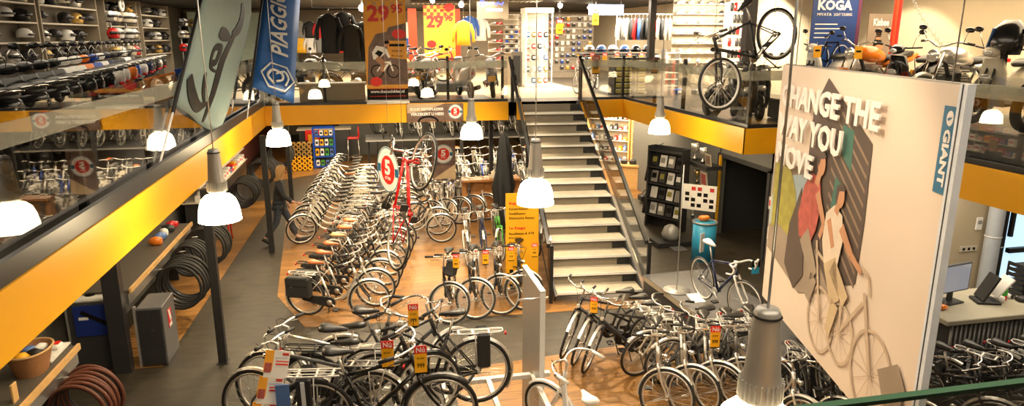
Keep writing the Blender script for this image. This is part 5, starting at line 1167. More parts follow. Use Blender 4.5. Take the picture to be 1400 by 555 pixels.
q = MB(); q.tube([(-1.2, 0, 0), (.6, 0, 0)], .015, 'steel', 6); q.tube([(-1.2, 0, 0), (-1.2, 0, CEIL - 5.25)], .012, 'steel', 6); q.tube([(.6, 0, 0), (.6, 0, CEIL - 5.25)], .012, 'steel', 6); single('ceiling_rail', q, 'steel rail holding the black motorcycle jackets', 'clothes rail', (0, 17.95, 5.25))
garment('jersey', 'yellow and white cycling jersey displayed beside the orange price board', (2.95, 21.0, 5.02), 0, 'yellow_cloth', None, cat='jersey')
garment('jersey', 'blue and white cycling jersey hanging behind the yellow jersey', (3.35, 22.4, 5.2), 15, 'blue_cloth', None, cat='jersey')
garment('jersey', 'white cycling jersey behind the yellow jersey', (3.7, 22.6, 5.15), -10, 'white_cloth', None, cat='jersey')

for (x, y, z, l) in ((2.95, 21.0, 5.15, 'yellow'), (3.35, 22.4, 5.33, 'blue and white'), (3.7, 22.6, 5.28, 'white')):
    q = MB(); q.tube([(0, 0, 0), (0, 0, CEIL - z)], .004, 'steel', 4); single('hanging_wire', q, f'thin wire holding the {l} cycling jersey', 'wire', (x, y, z))
# ================================================================ shoe walls and racks of the upper rear
SH = {}
def shoe(label, loc, head, col, group, sc=1.0):
    if col not in SH:
        b = MB(); b.loft([(-.14, 0, .05, .03, .05), (-.11, 0, .06, .038, .06), (-.02, 0, .055, .036, .05), (.06, 0, .04, .045, .035), (.12, 0, .033, .04, .025), (.15, 0, .03, .02, .012)], col, 10)
        s = MB(); s.loft([(-.15, 0, .008, .03, .01), (-.05, 0, .008, .036, .01), (.06, 0, .008, .05, .01), (.155, 0, .012, .02, .01)], 'ink_white' if col != 'white' else 'black_satin', 8)
        l = MB(); l.box((.03, 0, .075), (.10, .05, .008), 'ink' if col == 'white' else 'ink_white', Matrix.Rotation(rad(20), 3, 'Y')); SH[col] = [('upper', b.mesh('upper')), ('sole', s.mesh('sole')), ('strap', l.mesh('strap'))]
    t = thing('cycling_shoe', label, 'shoe', loc, (0, 0, rad(head)), group); t.scale = (sc, sc, sc)
    for n_, me in SH[col]: part(n_, me, t)
def shoewall(x0, x1, y, z0, rows, cols_, place, glab, cl):
    t = thing('shoe_wall', place, 'shelving', ((x0 + x1) / 2, y, z0)); W = x1 - x0; Hh = rows * .28
    q = MB(); q.box((0, .12, Hh / 2), (W, .04, Hh), 'slat_wall'); part('back_panel', q, t)
    for r in range(rows):
        q = MB(); q.box((0, 0, .02 + r * .28), (W, .22, .02), 'shelf_pale'); part('shelf', q, t)
        for c_ in range(cols_):
            cc = cl[(r * 5 + c_ * 3) % len(cl)]
            shoe(f"{dict(white='white', black_satin='black', red_gloss='red', silver='silver', helmet_gold='gold')[cc]} cycling shoe {glab}, {ordn(c_)} in row {ordn(r)} from the bottom", (x0 + W * (c_ + .5) / cols_, y - .02, z0 + .032 + r * .28), 200 + (c_ * 17) % 40, cc, f"cycling shoes {glab}")
shoewall(8.95, 10.6, 19.3, 3.5, 8, 5, 'tall bright wall of cycling shoes behind the hanging black bicycle', 'on the bright wall', ['white', 'white', 'black_satin', 'white', 'silver'])
shoewall(4.05, 4.75, 22.9, 3.5, 7, 3, 'narrow wall of shoes beside the blue neon sign', 'by the neon sign', ['silver', 'black_satin', 'white', 'red_gloss', 'helmet_gold'])
# glove / accessory cards on the same wall
for r in range(6):
    for c_ in range(4):
        col = ['black_satin', 'red_gloss', 'white', 'graphite', 'black_satin'][(r * 3 + c_) % 5]
        q = MB(); q.loft([(-.16, 0, 0, .05, .02), (-.05, 0, 0, .06, .03), (.05, 0, 0, .05, .03), (.09, 0, 0, .03, .015)], col, 8, axis='z'); q.box((0, .02, .12), (.11, .006, .05), 'paper')
        single('glove_pack', q, f"hanging glove pack beside the bright shoe wall, {ordn(c_)} in row {ordn(r)} from the bottom", 'gloves', (10.72 + .12 * c_, 19.2, 3.75 + r * .34), group='glove packs beside the bright shoe wall')
# glass tower display
t = thing('glass_display_tower', 'tall lit glass tower display beyond the head of the stairs', 'display cabinet', (5.42, 21.8, U))
for x in (-.42, .42):
    for y in (-.3, .3): q = MB(); q.box((x, y, 1.15), (.04, .04, 2.3), 'white_gloss'); part('post', q, t)
q = MB(); q.box((0, 0, 2.36), (.92, .68, .14), 'white'); part('header', q, t); q = MB(); q.box((0, 0, .04), (.9, .66, .08), 'white'); part('base', q, t)
for z in (.45, .8, 1.15, 1.5, 1.85): q = MB(); q.box((0, 0, z), (.84, .6, .012), 'cabinet_glass'); part('shelf', q, t)
q = MB(); q.box((0, -.3, 1.2), (.8, .006, 2.2), 'cabinet_glass'); part('glass_door', q, t); q = MB(); q.box((0, .32, 1.2), (.86, .02, 2.2), 'white'); part('back_panel', q, t)
for k in range(20):
    z = .09 + .357 * (k // 4); x = -.3 + .2 * (k % 4); cc = ['white', 'helmet_gold', 'black_satin', 'helmet_blue', 'red_gloss'][(k * 3) % 5]; q = MB(); q.box((0, 0, .09), (.13, .16, .17), cc, bev=.03); q.box((0, -.082, .1), (.1, .004, .08), 'paper')
    single('boxed_accessory', q, f"boxed accessory in the glass tower, {ordn(k % 4)} on shelf {ordn(k // 4)} from below", 'box', (5.42 + x, 21.8, U + z + (.01 if k > 3 else 0)), group='boxed accessories in the glass tower')
q = MB(); q.box((0, 0, .55), (.34, .06, 1.1), 'shelf_grey', bev=.02); q.box((0, -.034, .55), (.22, .006, .85), 'column_black'); single('info_totem', q, 'grey upright totem with a dark inset beside the glass tower', 'totem', (4.72, 21.6, U))
# eyewear grid beside
t = thing('eyewear_rack', 'white grid rack of small packs beside the glass tower', 'rack', (4.72, 22.4, U)); q = MB()
for k in range(9): q.box((0, 0, 1.05 + k * .15), (.5, .12, .015), 'white')
q.box((0, .07, 1.1), (.5, .02, 2.2), 'slat_wall'); part('grid', q, t)
for k in range(18): q = MB(); q.box((0, -.02, .05), (.09, .05, .08), ['black_satin', 'white', 'blue_gloss', 'silver'][k % 4], bev=.01); single('eyewear_pack', q, f"small pack on the white grid rack, {ordn(k % 3)} on level {ordn(k // 3)}", 'pack', (4.56 + .16 * (k % 3), 22.4, U + 1.06 + .15 * (k // 3)), group='small packs on the white grid rack')
# neon sign and blue department sign
t, sub, tx = plate('neon_sign', 'grey hanging sign with glowing blue script and a white bar', 'sign', (3.45, 21.5, 5.10), (1, 0, 0), .98, .62, 'slat_wall', .06)
sub('neon_script', [limb((.08 + .085 * k, .40 + .05 * (k % 2)), (.15 + .085 * k, .50 - .07 * (k % 2)), .02, .018) for k in range(9)] + ring(.16, .46, .08, .10, .03), 'neon_blue', 4); sub('light_bar', [rect(.28, .22, .52, .30), rect(.54, .22, .80, .30)], 'neon_white', 3)
q = MB(); q.tube([(.1, .05, .62), (.1, .05, .66)], .01, 'steel'); q.tube([(.9, .05, .62), (.9, .05, .66)], .01, 'steel'); part('hanger', q, t)
t, sub, tx = plate('department_sign', 'pale blue sign above the hanging jackets', 'sign', (7.2, 22.0, 5.24), (1, 0, 0), 1.2, .34, 'helmet_blue', .04); sub('light_bar', [rect(.15, .12, .62, .22), rect(.68, .12, 1.05, .22)], 'neon_white', 2)
q = MB(); q.tube([(.1, 0, .34), (.1, 0, CEIL - 5.24)], .008, 'steel'); q.tube([(1.1, 0, .34), (1.1, 0, CEIL - 5.24)], .008, 'steel'); part('hanger', q, t)
# hanging Nu boards of the upper floor
for i, (x, y, z, s) in enumerate(((5.95, 21.0, 5.08, 1.9), (6.9, 24.5, 5.1, 1.9), (7.1, 21.0, 5.38, 2.0), (5.72, 16.80, 4.10, 1.9))):
    price_tag(('hanging price board beyond the glass tower', 'distant hanging price board under the ceiling', 'hanging price board before the blue department sign', 'price board at the top of the stair railing')[i], (x, y, z), -95, s)
    if i < 3: q = MB(); q.tube([(0, 0, 0), (0, 0, CEIL - z)], .004, 'steel', 4); single('hanging_wire', q, f"thin wire of the {('first', 'second', 'third')[i]} hanging price board from the glass tower", 'wire', (x, y, z))
# helmet table with price cards
t = thing('display_table', 'long display table with price cards and bicycle helmets beyond the stairs', 'table', (7.35, 19.6, U)); q = MB(); q.box((0, 0, 1.06), (2.3, .6, .04), 'column_black'); part('table_top', q, t)
for x in (-1.05, 1.05):
    for y in (-.25, .25): q = MB(); q.box((x, y, .52), (.05, .05, 1.04), 'steel'); part('leg', q, t)
for i in range(6): helmet(f"bicycle helmet on the display table, {ordn(i)} from the glass tower", (6.45 + .36 * i, 19.55, U + 1.02), 250, ('silver', 'helmet_blue', 'white', 'helmet_blue', 'black_gloss', 'graphite')[i], 'bicycle helmets on the display table', full=False)
for i in range(5): price_tag(f"price card on the table front, {ordn(i)} from the glass tower", (6.45 + .38 * i, 19.28, U + 1.10), -90, 1.4)
# mountain bikes before the orange board
for i in range(3): bicycle(('black mountain bicycle standing before the orange price board', 'silver mountain bicycle between price banner and orange board', 'red mountain bicycle behind the back balustrade motorcycles')[i], (1.25 + .45 * i, 20.9 - .2 * i, U + .25), -20 + 12 * i, 'mountain bicycles before the orange board', frame='diamond', col=('black_gloss', 'silver', 'red_gloss')[i], guard=None, rack=None, case=None, bars='flat', wide=.026, lamp=False, plain=True)
q = MB(); q.box((0, 0, .12), (2.2, 1.4, .24), 'charcoal', bev=.01); single('bicycle_podium', q, 'dark podium under the mountain bicycles before the orange board', 'podium', (1.7, 20.7, U))
# kids bicycles
for i in range(3): bicycle(('white child bicycle in front of the glass tower, facing the stairs', 'white child bicycle second from the glass tower', 'white child bicycle third from the glass tower')[i], (6.05 + .28 * i, 19.0 + .3 * i, U), -120, 'white child bicycles beside the glass tower', frame='trapeze', col='white_gloss', rim='white_gloss', guard=None, rack=None, case=None, bars='flat', steer=40, lamp=False, plain=True)
# drawer unit behind the stair head
t = thing('drawer_unit', 'olive drawer and tray unit behind the stair head balustrade', 'drawer unit', (7.35, 18.3, U)); q = MB(); q.box((0, 0, .5), (1.3, .5, 1.0), 'black_satin'); part('body', q, t)
for k in range(6):
    for s in (-1, 1): q = MB(); q.box((s * .32, -.26, .10 + k * .155), (.58, .04, .11), 'panel_green'); q.box((s * .32, -.285, .14 + k * .155), (.58, .02, .015), 'shelf_pale'); part('drawer', q, t)
for k in range(5):
    q = MB(); q.box((0, 0, .08), (.26, .2, .14), ['blue_cloth', 'grey_cloth', 'jacket', 'cyan', 'graphite'][k], bev=.02); q.box((0, -.102, .08), (.14, .004, .07), 'paper'); single('stock_box', q, f"stock box behind the glass beside the drawer unit, {ordn(k)} toward the beige wall", 'box', (8.5 + .4 * k, 17.8 - .3 * k, U), (0, 0, .3 * k), group='stock boxes beside the drawer unit')
t = thing('shoe_rack', 'steel rack with small goods between the balustrade and the rail', 'rack', (8.75, 19.0, U))
for k in range(6): q = MB(); q.box((0, 0, .15 + k * .19), (.45, .3, .02), 'shelf_pale'); part('shelf', q, t)
for s in (-1, 1): q = MB(); q.box((s * .22, 0, .6), (.02, .3, 1.2), 'steel'); part('side', q, t)
# slat partition full of small packs, seen through the stair opening
t = thing('pack_partition', 'pale slat partition covered with small hanging packs, far beyond the stairs', 'partition', (7.2, 26.2, U)); q = MB(); q.box((0, .06, 1.2), (3.2, .08, 2.4), 'slat_wall'); part('board', q, t)
for k in range(10): q = MB(); q.box((0, 0, .25 + k * .23), (3.1, .03, .015), 'steel'); part('rail', q, t)
for r in range(9):
    for k in range(14):
        if (r * 5 + k * 3) % 7 == 0: continue
        q = MB(); q.box((0, 0, -.07), (.12, .05, .15), ['black_satin', 'white', 'red_cloth', 'blue_gloss', 'paper', 'tag_yellow', 'graphite', 'black_satin'][(r * 3 + k * 5) % 8], bev=.012); q.box((0, -.028, -.03), (.09, .004, .04), 'paper')
        single('hanging_pack', q, f"small pack on the far slat partition, {ordn(k)} from the tower, {ordn(r)} row up", 'pack', (5.75 + .222 * k, 26.15, U + .47 + .23 * r), group='small packs on the far slat partition')
# slatwall back department goods
for k in range(28):
    x = -3.5 + .42 * (k % 14); z = 3.9 + .6 * (k // 14); cc = ['red_cloth', 'jacket', 'grey_cloth', 'white_cloth', 'yellow_cloth', 'blue_cloth'][(k * 5) % 6]
    garment('shirt', f"{gn[cc]} shirt on the far back wall, {ordn(k % 14)} in the {('lower', 'upper')[k // 14]} line from the green wall", (x, 31.5, z + .7), 5, cc, 'shirts on the far back wall', cat='shirt')
# ================================================================ ground floor, aisle wall side
# long worktop with oak edge
for (lb, y0, y1) in (('grey worktop with oak front edge carrying the wicker basket', 4.5, 8.15), ('long grey worktop with oak front edge behind the grey cabinet', 9.95, 13.6)):
    L = y1 - y0; t = thing('workshop_bench', lb, 'worktop', (-3.85, (y0 + y1) / 2, 0))
    q = MB(); q.box((0, 0, 1.07), (.9, L, .04), 'shelf_grey'); part('top', q, t)
    q = MB(); q.box((.46, 0, 1.08), (.03, L, .07), 'pine'); part('front_edge', q, t, 'oak front edge')
    q = MB(); q.box((.42, 0, .95), (.02, L, .16), 'steel'); part('hook_rail', q, t)
    for y in (-L / 2 + .1, L / 2 - .1): q = MB(); q.box((-.05, y, .52), (.4, .05, 1.03), 'graphite'); part('support', q, t)
    for k in range(3): q = MB(); q.tube([(.43, L / 2 - .5 - k * .9, .93), (.66, L / 2 - .5 - k * .9, .95)], .010, 'chrome'); part('hook', q, t)
TY = {}
def tyre(label, loc, col, group, R=.33, rot=0):
    k = (col, R)
    if k not in TY: b = MB(); b.torus((0, 0, 0), (0, 1, 0), R, .022, col, 32, 7); b.torus((0, 0, 0), (0, 1, 0), R - .018, .012, 'black_satin' if col != 'rubber' else 'graphite', 32, 4); TY[k] = b.mesh('tyre')
    o = single('rubber_hoop', TY[k], label, 'tyre', loc, (0, 0, rad(rot)), group); return o
def tyres(n, y0, dy, x, z, col, place, group, R=.31):
    for i in range(n): tyre(f"{'brown' if col == 'tyre_brown' else 'black'} tyre {place}, {ordn(i)} of its bundle", (x + .02 * (i % 3), y0 + dy * i, z), col, group, R, -12 + 3 * (i % 2))
tyres(7, 7.35, .078, -3.18, .66, 'tyre_brown', 'below the wicker basket worktop', 'brown tyres below the wicker basket')
tyres(6, 6.55, .062, -3.10, .66, 'tyre_brown', 'at the very frame edge under the worktop', 'brown tyres at the frame edge')
tyres(7, 11.15, .095, -3.08, .66, 'rubber', 'right behind the sticker cabinet', 'black tyres behind the sticker cabinet', .36)
tyres(6, 12.1, .075, -3.15, .80, 'rubber', 'between the two black tyre bundles', 'black tyres in the middle bundle', .27)
tyres(6, 12.9, .09, -3.05, .78, 'rubber', 'at the end of the worktop', 'black tyres at the end of the worktop', .36)
tyres(10, 17.2, .10, -3.10, .80, 'rubber', 'below the boxed parts near the person', 'black tyres below the boxed parts')
tyres(8, 19.6, .11, -3.00, .85, 'rubber', 'beyond the person, below the rear shelf', 'black tyres beyond the person', .34)
tyres(7, 22.0, .12, -2.75, .95, 'rubber', 'behind the far column near the red wall', 'black tyres near the red wall', .36)
# basket
t = thing('wicker_basket', 'brown wicker basket with flared rim standing on the worktop', 'basket', (-3.62, 7.55, 1.07)); q = MB()
q.loft([(0, 0, 0, .13, .17), (.03, 0, 0, .14, .18), (.16, 0, 0, .17, .22), (.28, 0, 0, .20, .26)], 'wicker', 20, 2.3, axis='z', caps=False); q.loft([(0.02, 0, 0, .12, .16), (.28, 0, 0, .19, .25)], 'wicker', 20, 2.3, axis='z', caps=False); q.loft([(0, 0, 0, .13, .17), (.012, 0, 0, .13, .17)], 'wicker', 20, axis='z'); part('basket_body', q, t)
q = MB(); q.tube([(.20 * math.copysign(abs(cos(a)) ** .87, cos(a)), .26 * math.copysign(abs(sin(a)) ** .87, sin(a)), .28) for a in [2 * pi * k / 24 for k in range(24)]], .014, 'tan_leather', 6, True); part('rim', q, t)
for i, (c_, dx, dy) in enumerate((('tag_yellow', -.04, -.08), ('black_satin', .05, .02), ('helmet_blue', -.05, .10), ('paper', .04, .14))):
    q = MB(); q.loft([(-.06, 0, 0, .05, .03), (0, 0, 0, .075, .05), (.06, 0, 0, .05, .03)], c_, 10, 3); single('small_pack', q, f"{('yellow', 'black', 'blue', 'white')[i]} pack lying inside the wicker basket", 'pack', (-3.62 + dx, 7.55 + dy, 1.29), (0, .3, i))
q = MB(); q.box((0, 0, .02), (.25, .5, .02), 'white'); q.box((.03, .1, .06), (.12, .14, .06), 'paper', bev=.02); q.box((.05, .1, .095), (.06, .08, .01), 'tag_red'); single('paper_pad', q, 'white papers with a red-marked pack lying beside the wicker basket', 'papers', (-3.62, 7.95, 1.09))
q = MB(); q.box((0, 0, .1), (.02, .1, .22), 'pine', bev=.005); single('wood_block', q, 'small wooden upright at the lower frame edge of the worktop', 'block', (-3.5, 6.9, 1.07))
# blue fronted counter, grey cabinet
t = thing('service_counter', 'dark grey counter with a blue front plate and white device on top', 'counter', (-3.86, 10.0, 0)); q = MB(); q.box((0, 0, .5), (.56, .5, 1.0), 'charcoal', bev=.01); part('body', q, t)
q = MB(); q.box((.02, -.26, .76), (.44, .02, .44), 'blue_box'); q.box((-.08, -.272, .80), (.12, .006, .04), 'paper'); q.box((.05, -.272, .80), (.36, .006, .06), 'ink', Matrix.Rotation(rad(32), 3, 'Y')); part('blue_front', q, t, 'blue front plate with a small white label')
q = MB(); q.box((-.29, -.25, .55), (.02, .04, 1.1), 'lamp_grey'); part('edge_strip', q, t)
q = MB(); q.box((0, 0, .03), (.42, .42, .06), 'white', bev=.02); q.lathe([(0, .062), (.07, .062), (.06, .075), (0, .08)], (-.02, -.05, 0), 'ink', n=18); q.box((.14, .1, .08), (.1, .1, .06), 'ink', bev=.02); single('white_device', q, 'white device with a round black dial on the blue-fronted counter', 'device', (-3.88, 10.0, 1.0))
t = thing('grey_cabinet', 'dark grey floor cabinet with a red and white sticker beside the tyre bundles', 'cabinet', (-3.12, 10.05, 0)); q = MB(); q.box((0, 0, .44), (.34, .60, .88), 'grey_paint', bev=.01); part('body', q, t)
q = MB(); q.box((-.0, -.31, .44), (.30, .02, .84), 'graphite', bev=.005); q.box((.02, -.325, .55), (.02, .01, .02), 'chrome'); part('door', q, t)
q = MB(); q.box((.173, .0, .60), (.006, .15, .27), 'tag_red'); q.box((.178, .0, .64), (.004, .06, .18), 'paper', Matrix.Rotation(rad(20), 3, 'X')); q.box((.178, .0, .50), (.004, .12, .05), 'paper'); part('sticker', q, t, 'red and white sticker')
q = MB(); q.box((-.185, -.29, .45), (.03, .05, .92), 'lamp_grey'); part('edge_strip', q, t)
# chains / inner tubes hanging at the wall above the worktop
for i in range(7):
    q = MB(); R_ = .13 + .02 * (i % 3); q.torus((0, 0, 0), (1, 0, .1), R_, .012, ('black_satin', 'silver', 'white', 'red_gloss', 'graphite', 'silver', 'navy')[i], 20, 5); q.tube([(0, 0, R_), (0, 0, R_ + .06)], .006, 'steel', 4)
    single('cable_lock', q, f"coiled cable lock hanging above the short worktop, {ordn(i)} from the service counter", 'cable lock', (-4.16, 11.3 + .30 * i, 1.62 - .05 * (i % 2)), group='coiled cable locks above the worktop')
q = MB(); q.box((0, 0, 0), (.03, 3.0, .9), 'grey_wall'); q.box((.02, 0, .40), (.03, 3.0, .03), 'steel'); single('hook_board', q, 'wall board with hooks carrying coiled cable locks', 'wall board', (-4.34, 12.2, 1.65))
# shelf of boxed parts
t = thing('parts_shelf', 'long two-level shelf of boxed parts under the gallery near the person', 'shelving', (-3.72, 18.0, 1.08))
q = MB(); q.box((0, 0, -.54), (.4, 5.4, 1.06), 'graphite'); part('base_cabinet', q, t)
for k in range(3): q = MB(); q.box((.0, 0, .02 + k * .32), (.45 - .1 * k, 5.6, .02), 'shelf_pale'); part('shelf', q, t)
for y in (-2.75, 0, 2.75): q = MB(); q.box((-.18, y, .45), (.04, .04, .9), 'steel'); part('post', q, t)
bc = ['paper', 'tag_red', 'white', 'lens_clear', 'helmet_blue', 'paper', 'tag_yellow', 'white']
for r in range(3):
    for k in range(20):
        c_ = bc[(r * 3 + k * 5) % 8]; q = MB(); hh = .13 + .03 * ((k + r) % 3); q.box((0, 0, hh / 2), (.16, .20, hh), c_); q.box((.081, 0, hh * .55), (.003, .15, hh * .3), 'tag_red' if c_ != 'tag_red' else 'paper')
        single('parts_box', q, f"boxed part on the {('low', 'middle', 'upper')[r]} shelf near the person, {ordn(k)} from the grey cabinet side", 'box', (-3.62 - .05 * r, 15.4 + .27 * k, 1.11 + r * .32), group=f"boxed parts on the {('low', 'middle', 'upper')[r]} shelf near the person")
for i in range(5):
    q = MB(); q.loft([(-.1, 0, 0, .05, .05), (0, 0, 0, .07, .08), (.1, 0, 0, .06, .06)], ('orange_gloss', 'helmet_blue', 'white', 'graphite', 'red_gloss')[i], 10); single('tool_item', q, f"{('orange', 'blue', 'white', 'dark', 'red')[i]} workshop item lying on the long worktop behind the grey cabinet", 'item', (-3.65, 12.2 + .27 * i, 1.16), (0, 0, i))
t = thing('rubber_stand', 'low floor stand with red legs below the boxed parts', 'stand', (-3.2, 16.0, .005))
for s in (-1, 1): q = MB(); q.tube([(0, s * .2, 0), (0, s * .05, .7)], .02, 'red_gloss'); part('leg', q, t)
q = MB(); q.box((0, 0, .7), (.3, .4, .03), 'graphite'); part('tray', q, t)
# far aisle corner: red wall, boxes, blue rack, stool, counter
t = thing('product_rack', 'blue shop rack with boxed products in the far aisle corner', 'rack', (-1.55, 25.0, 0))
for s in (-1, 1): q = MB(); q.box((s * .36, 0, .72), (.06, .4, 1.44), 'blue_gloss'); part('side_panel', q, t)
for z in (.06, .42, .78, 1.14, 1.44): q = MB(); q.box((0, 0, z), (.68, .4, .05), 'blue_gloss'); part('shelf', q, t)
for k in range(16):
    r = k // 4; q = MB(); hh = (.2, .26, .22, .18)[r]; q.box((0, 0, hh / 2), (.12, .16, hh), ('paper', 'helmet_blue', 'tag_yellow', 'green_gloss', 'white')[(k * 3) % 5], bev=.01); q.box((0, -.082, hh * .5), (.08, .003, hh * .4), 'navy')
    single('product_box', q, f"product box in the blue rack, {ordn(k % 4)} on level {ordn(r)} from below", 'box', (-1.8 + .165 * (k % 4), 24.95, (.085, .445, .805, 1.165)[r]), group='product boxes in the blue rack')
for r in range(6):
    for k in range(5):
        q = MB(); q.lathe([(.085, -.12), (.085, .12), (.05, .12), (.05, -.12), (.085, -.12)], (0, 0, 0), 'tag_yellow' if r < 3 else 'helmet_gold', (0, 1, 0), 6, False)
        single('tube_roll', q, f"yellow hexagonal cell in the stack by the red wall, {ordn(k)} in layer {ordn(r)} from below", 'roll', (-2.75 + .175 * k, 24.6, .09 + .165 * r), group='yellow hexagonal cells stacked by the red wall')
q = MB(); q.box((0, 0, 0), (.5, .4, .35), 'tag_red', bev=.01); q.box((0, -.2, -.1), (.3, .02, .3), 'tag_yellow'); single('red_carton', q, 'red and yellow carton beside the blue product rack', 'carton', (-2.0, 25.9, 1.05))
t = thing('service_desk', 'pale topped counter behind the blue product rack', 'counter', (-1.6, 26.4, 0)); q = MB(); q.box((0, 0, .6), (1.8, .6, 1.2), 'charcoal'); part('body', q, t); q = MB(); q.box((0, 0, 1.22), (1.95, .7, .05), 'shelf_pale'); part('top', q, t)
t = thing('bar_stool', 'tall bar stool with red seat by the grey ground-floor wall', 'stool', (-.55, 25.4, 0)); q = MB(); q.box((0, 0, .98), (.42, .42, .07), 'red_gloss', bev=.03); part('seat', q, t); q = MB(); q.box((.2, 0, 1.2), (.05, .42, .4), 'red_gloss', bev=.02); part('backrest', q, t)
for sx in (-1, 1):
    for sy in (-1, 1): q = MB(); q.tube([(sx * .18, sy * .18, .95), (sx * .22, sy * .22, 0)], .014, 'chrome'); part('leg', q, t)
q = MB(); q.tube([(.2, .2, .3), (-.2, .2, .3), (-.2, -.2, .3), (.2, -.2, .3)], .01, 'chrome', 5, True); part('foot_ring', q, t)
t = thing('metal_chair', 'dark bent-tube chair hung against the grey ground-floor wall', 'chair', (.25, 26.6, 0)); q = MB(); q.tube(curve3([(-.2, 0, 1.6), (-.1, 0, 1.1), (.1, 0, .9), (.5, -.1, .85)], 3), .018, 'black_satin'); q.tube(curve3([(-.1, -.3, 1.6), (.0, -.3, 1.1), (.2, -.3, .9), (.6, -.4, .85)], 3), .018, 'black_satin'); part('side_tube', q, t)
q = MB(); q.box((.2, -.2, 1.0), (.5, .4, .03), 'black_satin'); q.tube([(-.1, 0, 1.3), (-.05, -.3, 1.3)], .014, 'black_satin'); q.tube([(.1, -.1, .9), (.05, -.1, 0)], .018, 'black_satin'); part('seat', q, t)
# brown wooden counter and column by the stairs
t = thing('wooden_counter', 'brown wooden counter with a post, standing among the bicycles by the stairs', 'counter', (3.0, 16.9, 0))
q = MB(); q.box((.0, 0, 1.02), (1.5, .5, .05), 'oak'); part('top', q, t); q = MB(); q.box((0, .1, .5), (1.4, .3, 1.0), 'oak'); part('body', q, t)
for s in (-1, 1): q = MB(); q.box((s * .7, -.1, .5), (.1, .1, 1.0), 'oak'); part('leg', q, t)
q = MB(); q.lathe([(0, 0), (.08, 0), (.10, .05), (.05, .12), (.06, .18), (0, .22)], (0, 0, 0), 'cream'); single('small_figurine', q, 'small cream ornament on the brown wooden counter', 'ornament', (3.05, 16.75, 1.045))
q = MB(); q.box((0, 0, .6), (.35, .3, 1.2), 'oak', bev=.02); q.loft([(0, 0, 1.25, .10, .09), (.0, 0, 1.25, .1, .09)], 'oak', 8) if False else None; single('brown_cabinet', q, 'slim brown wooden cabinet beside the yellow directory banner', 'cabinet', (2.75, 12.6, .005))
t = thing('table_lamp', 'white fabric-look lamp shade glowing beside the stair glass', 'lamp', (2.72, 12.55, 1.21)); q = MB(); q.lathe([(.10, .34), (.17, .12), (.165, .12), (.095, .34)], (0, 0, 0), 'white', n=20); part('lamp_shade', q, t); q = MB(); q.lathe([(0, 0), (.07, 0), (.07, .02), (.015, .03), (.012, .3), (0, .3)], (0, 0, 0), 'steel', n=12); part('base', q, t)
t = thing('garment_cluster', 'dark hanging garments beside the stairs below the mezzanine', 'garment', (2.98, 15.0, 1.2)); q = MB(); vs = []; fs = []; nn_ = 28; prof = [(-.95, .20), (-.7, .24), (-.35, .19), (.0, .22), (.4, .17), (.8, .15), (1.15, .09), (1.25, .03)]
for (h_, r_) in prof:
    for k in range(nn_): a = 2 * pi * k / nn_; rr = r_ * (1 + .28 * sin(a * 5 + h_ * 2.5) + .12 * sin(a * 9 - h_ * 4)); vs.append((rr * cos(a) * .95, rr * sin(a) * .75, h_))
for i in range(len(prof) - 1):
    for k in range(nn_): l = (k + 1) % nn_; fs.append((i * nn_ + k, i * nn_ + l, i * nn_ + nn_ + l, i * nn_ + nn_ + k))
q.add(vs, fs, 'jacket', True); part('cloth', q, t); q = MB(); q.tube([(0, 0, 1.2), (0, 0, 1.42)], .008, 'steel'); part('hook', q, t)
# leaflet holder at the front
t = thing('leaflet_holder', 'leaflet stand with three tiers of red and orange leaflets at the lower frame edge', 'leaflet stand', (-.86, 5.5, 0), (0, 0, rad(10)))
q = MB(); q.box((.0, .05, 1.62), (.05, .02, .75), 'steel', Matrix.Rotation(rad(12), 3, 'Y')); part('holder', q, t)
for k in range(3):
    q = MB(); Rm = Matrix.Rotation(rad(14), 3, 'Y') @ Matrix.Rotation(rad(-14), 3, 'X'); c_ = Vector((.02 - .07 * k, -.02 * k, 1.90 - .215 * k))
    q.box(c_, (.19, .006, .225), 'paper', Rm); q.box(c_ + Rm @ Vector((-.068, -.005, .03)), (.07, .004, .17), 'orange_board', Rm); q.box(c_ + Rm @ Vector((-.068, -.008, -.03)), (.055, .004, .08), 'panel_red', Rm)
    q.box(c_ + Rm @ Vector((.04, -.005, .00)), (.10, .004, .012), 'tag_red', Rm); q.box(c_ + Rm @ Vector((.04, -.005, .025)), (.10, .004, .008), 'tag_red', Rm); q.box(c_ + Rm @ Vector((.06, -.005, .085)), (.05, .004, .022), 'ink_red', Rm); q.box(c_ + Rm @ Vector((.03, -.005, .055)), (.10, .004, .012), 'alu', Rm)
    part('leaflet', q, t)
q = MB(); q.tube([(-.08, .06, 1.3), (-.08, .06, 0)], .015, 'steel'); q.lathe([(0, 0), (.2, 0), (.2, .02), (0, .02)], (-.08, .06, 0), 'steel'); part('stand_pole', q, t)
q = MB(); q.box((0, 0, .1), (.11, .012, .2), 'helmet_blue'); q.box((0, 0, -.06), (.11, .012, .12), 'ink'); q.lathe([(0, 0), (.035, 0), (.035, .004), (0, .004)], (0, -.006, -.05), 'tag_red', (0, -1, 0), 14); q.box((0, 0, -.15), (.11, .012, .05), 'paper'); single('hang_card', q, 'blue and black hang card beside the leaflet stand on the e-bike rack', 'card', (-.80, 5.40, 1.56))

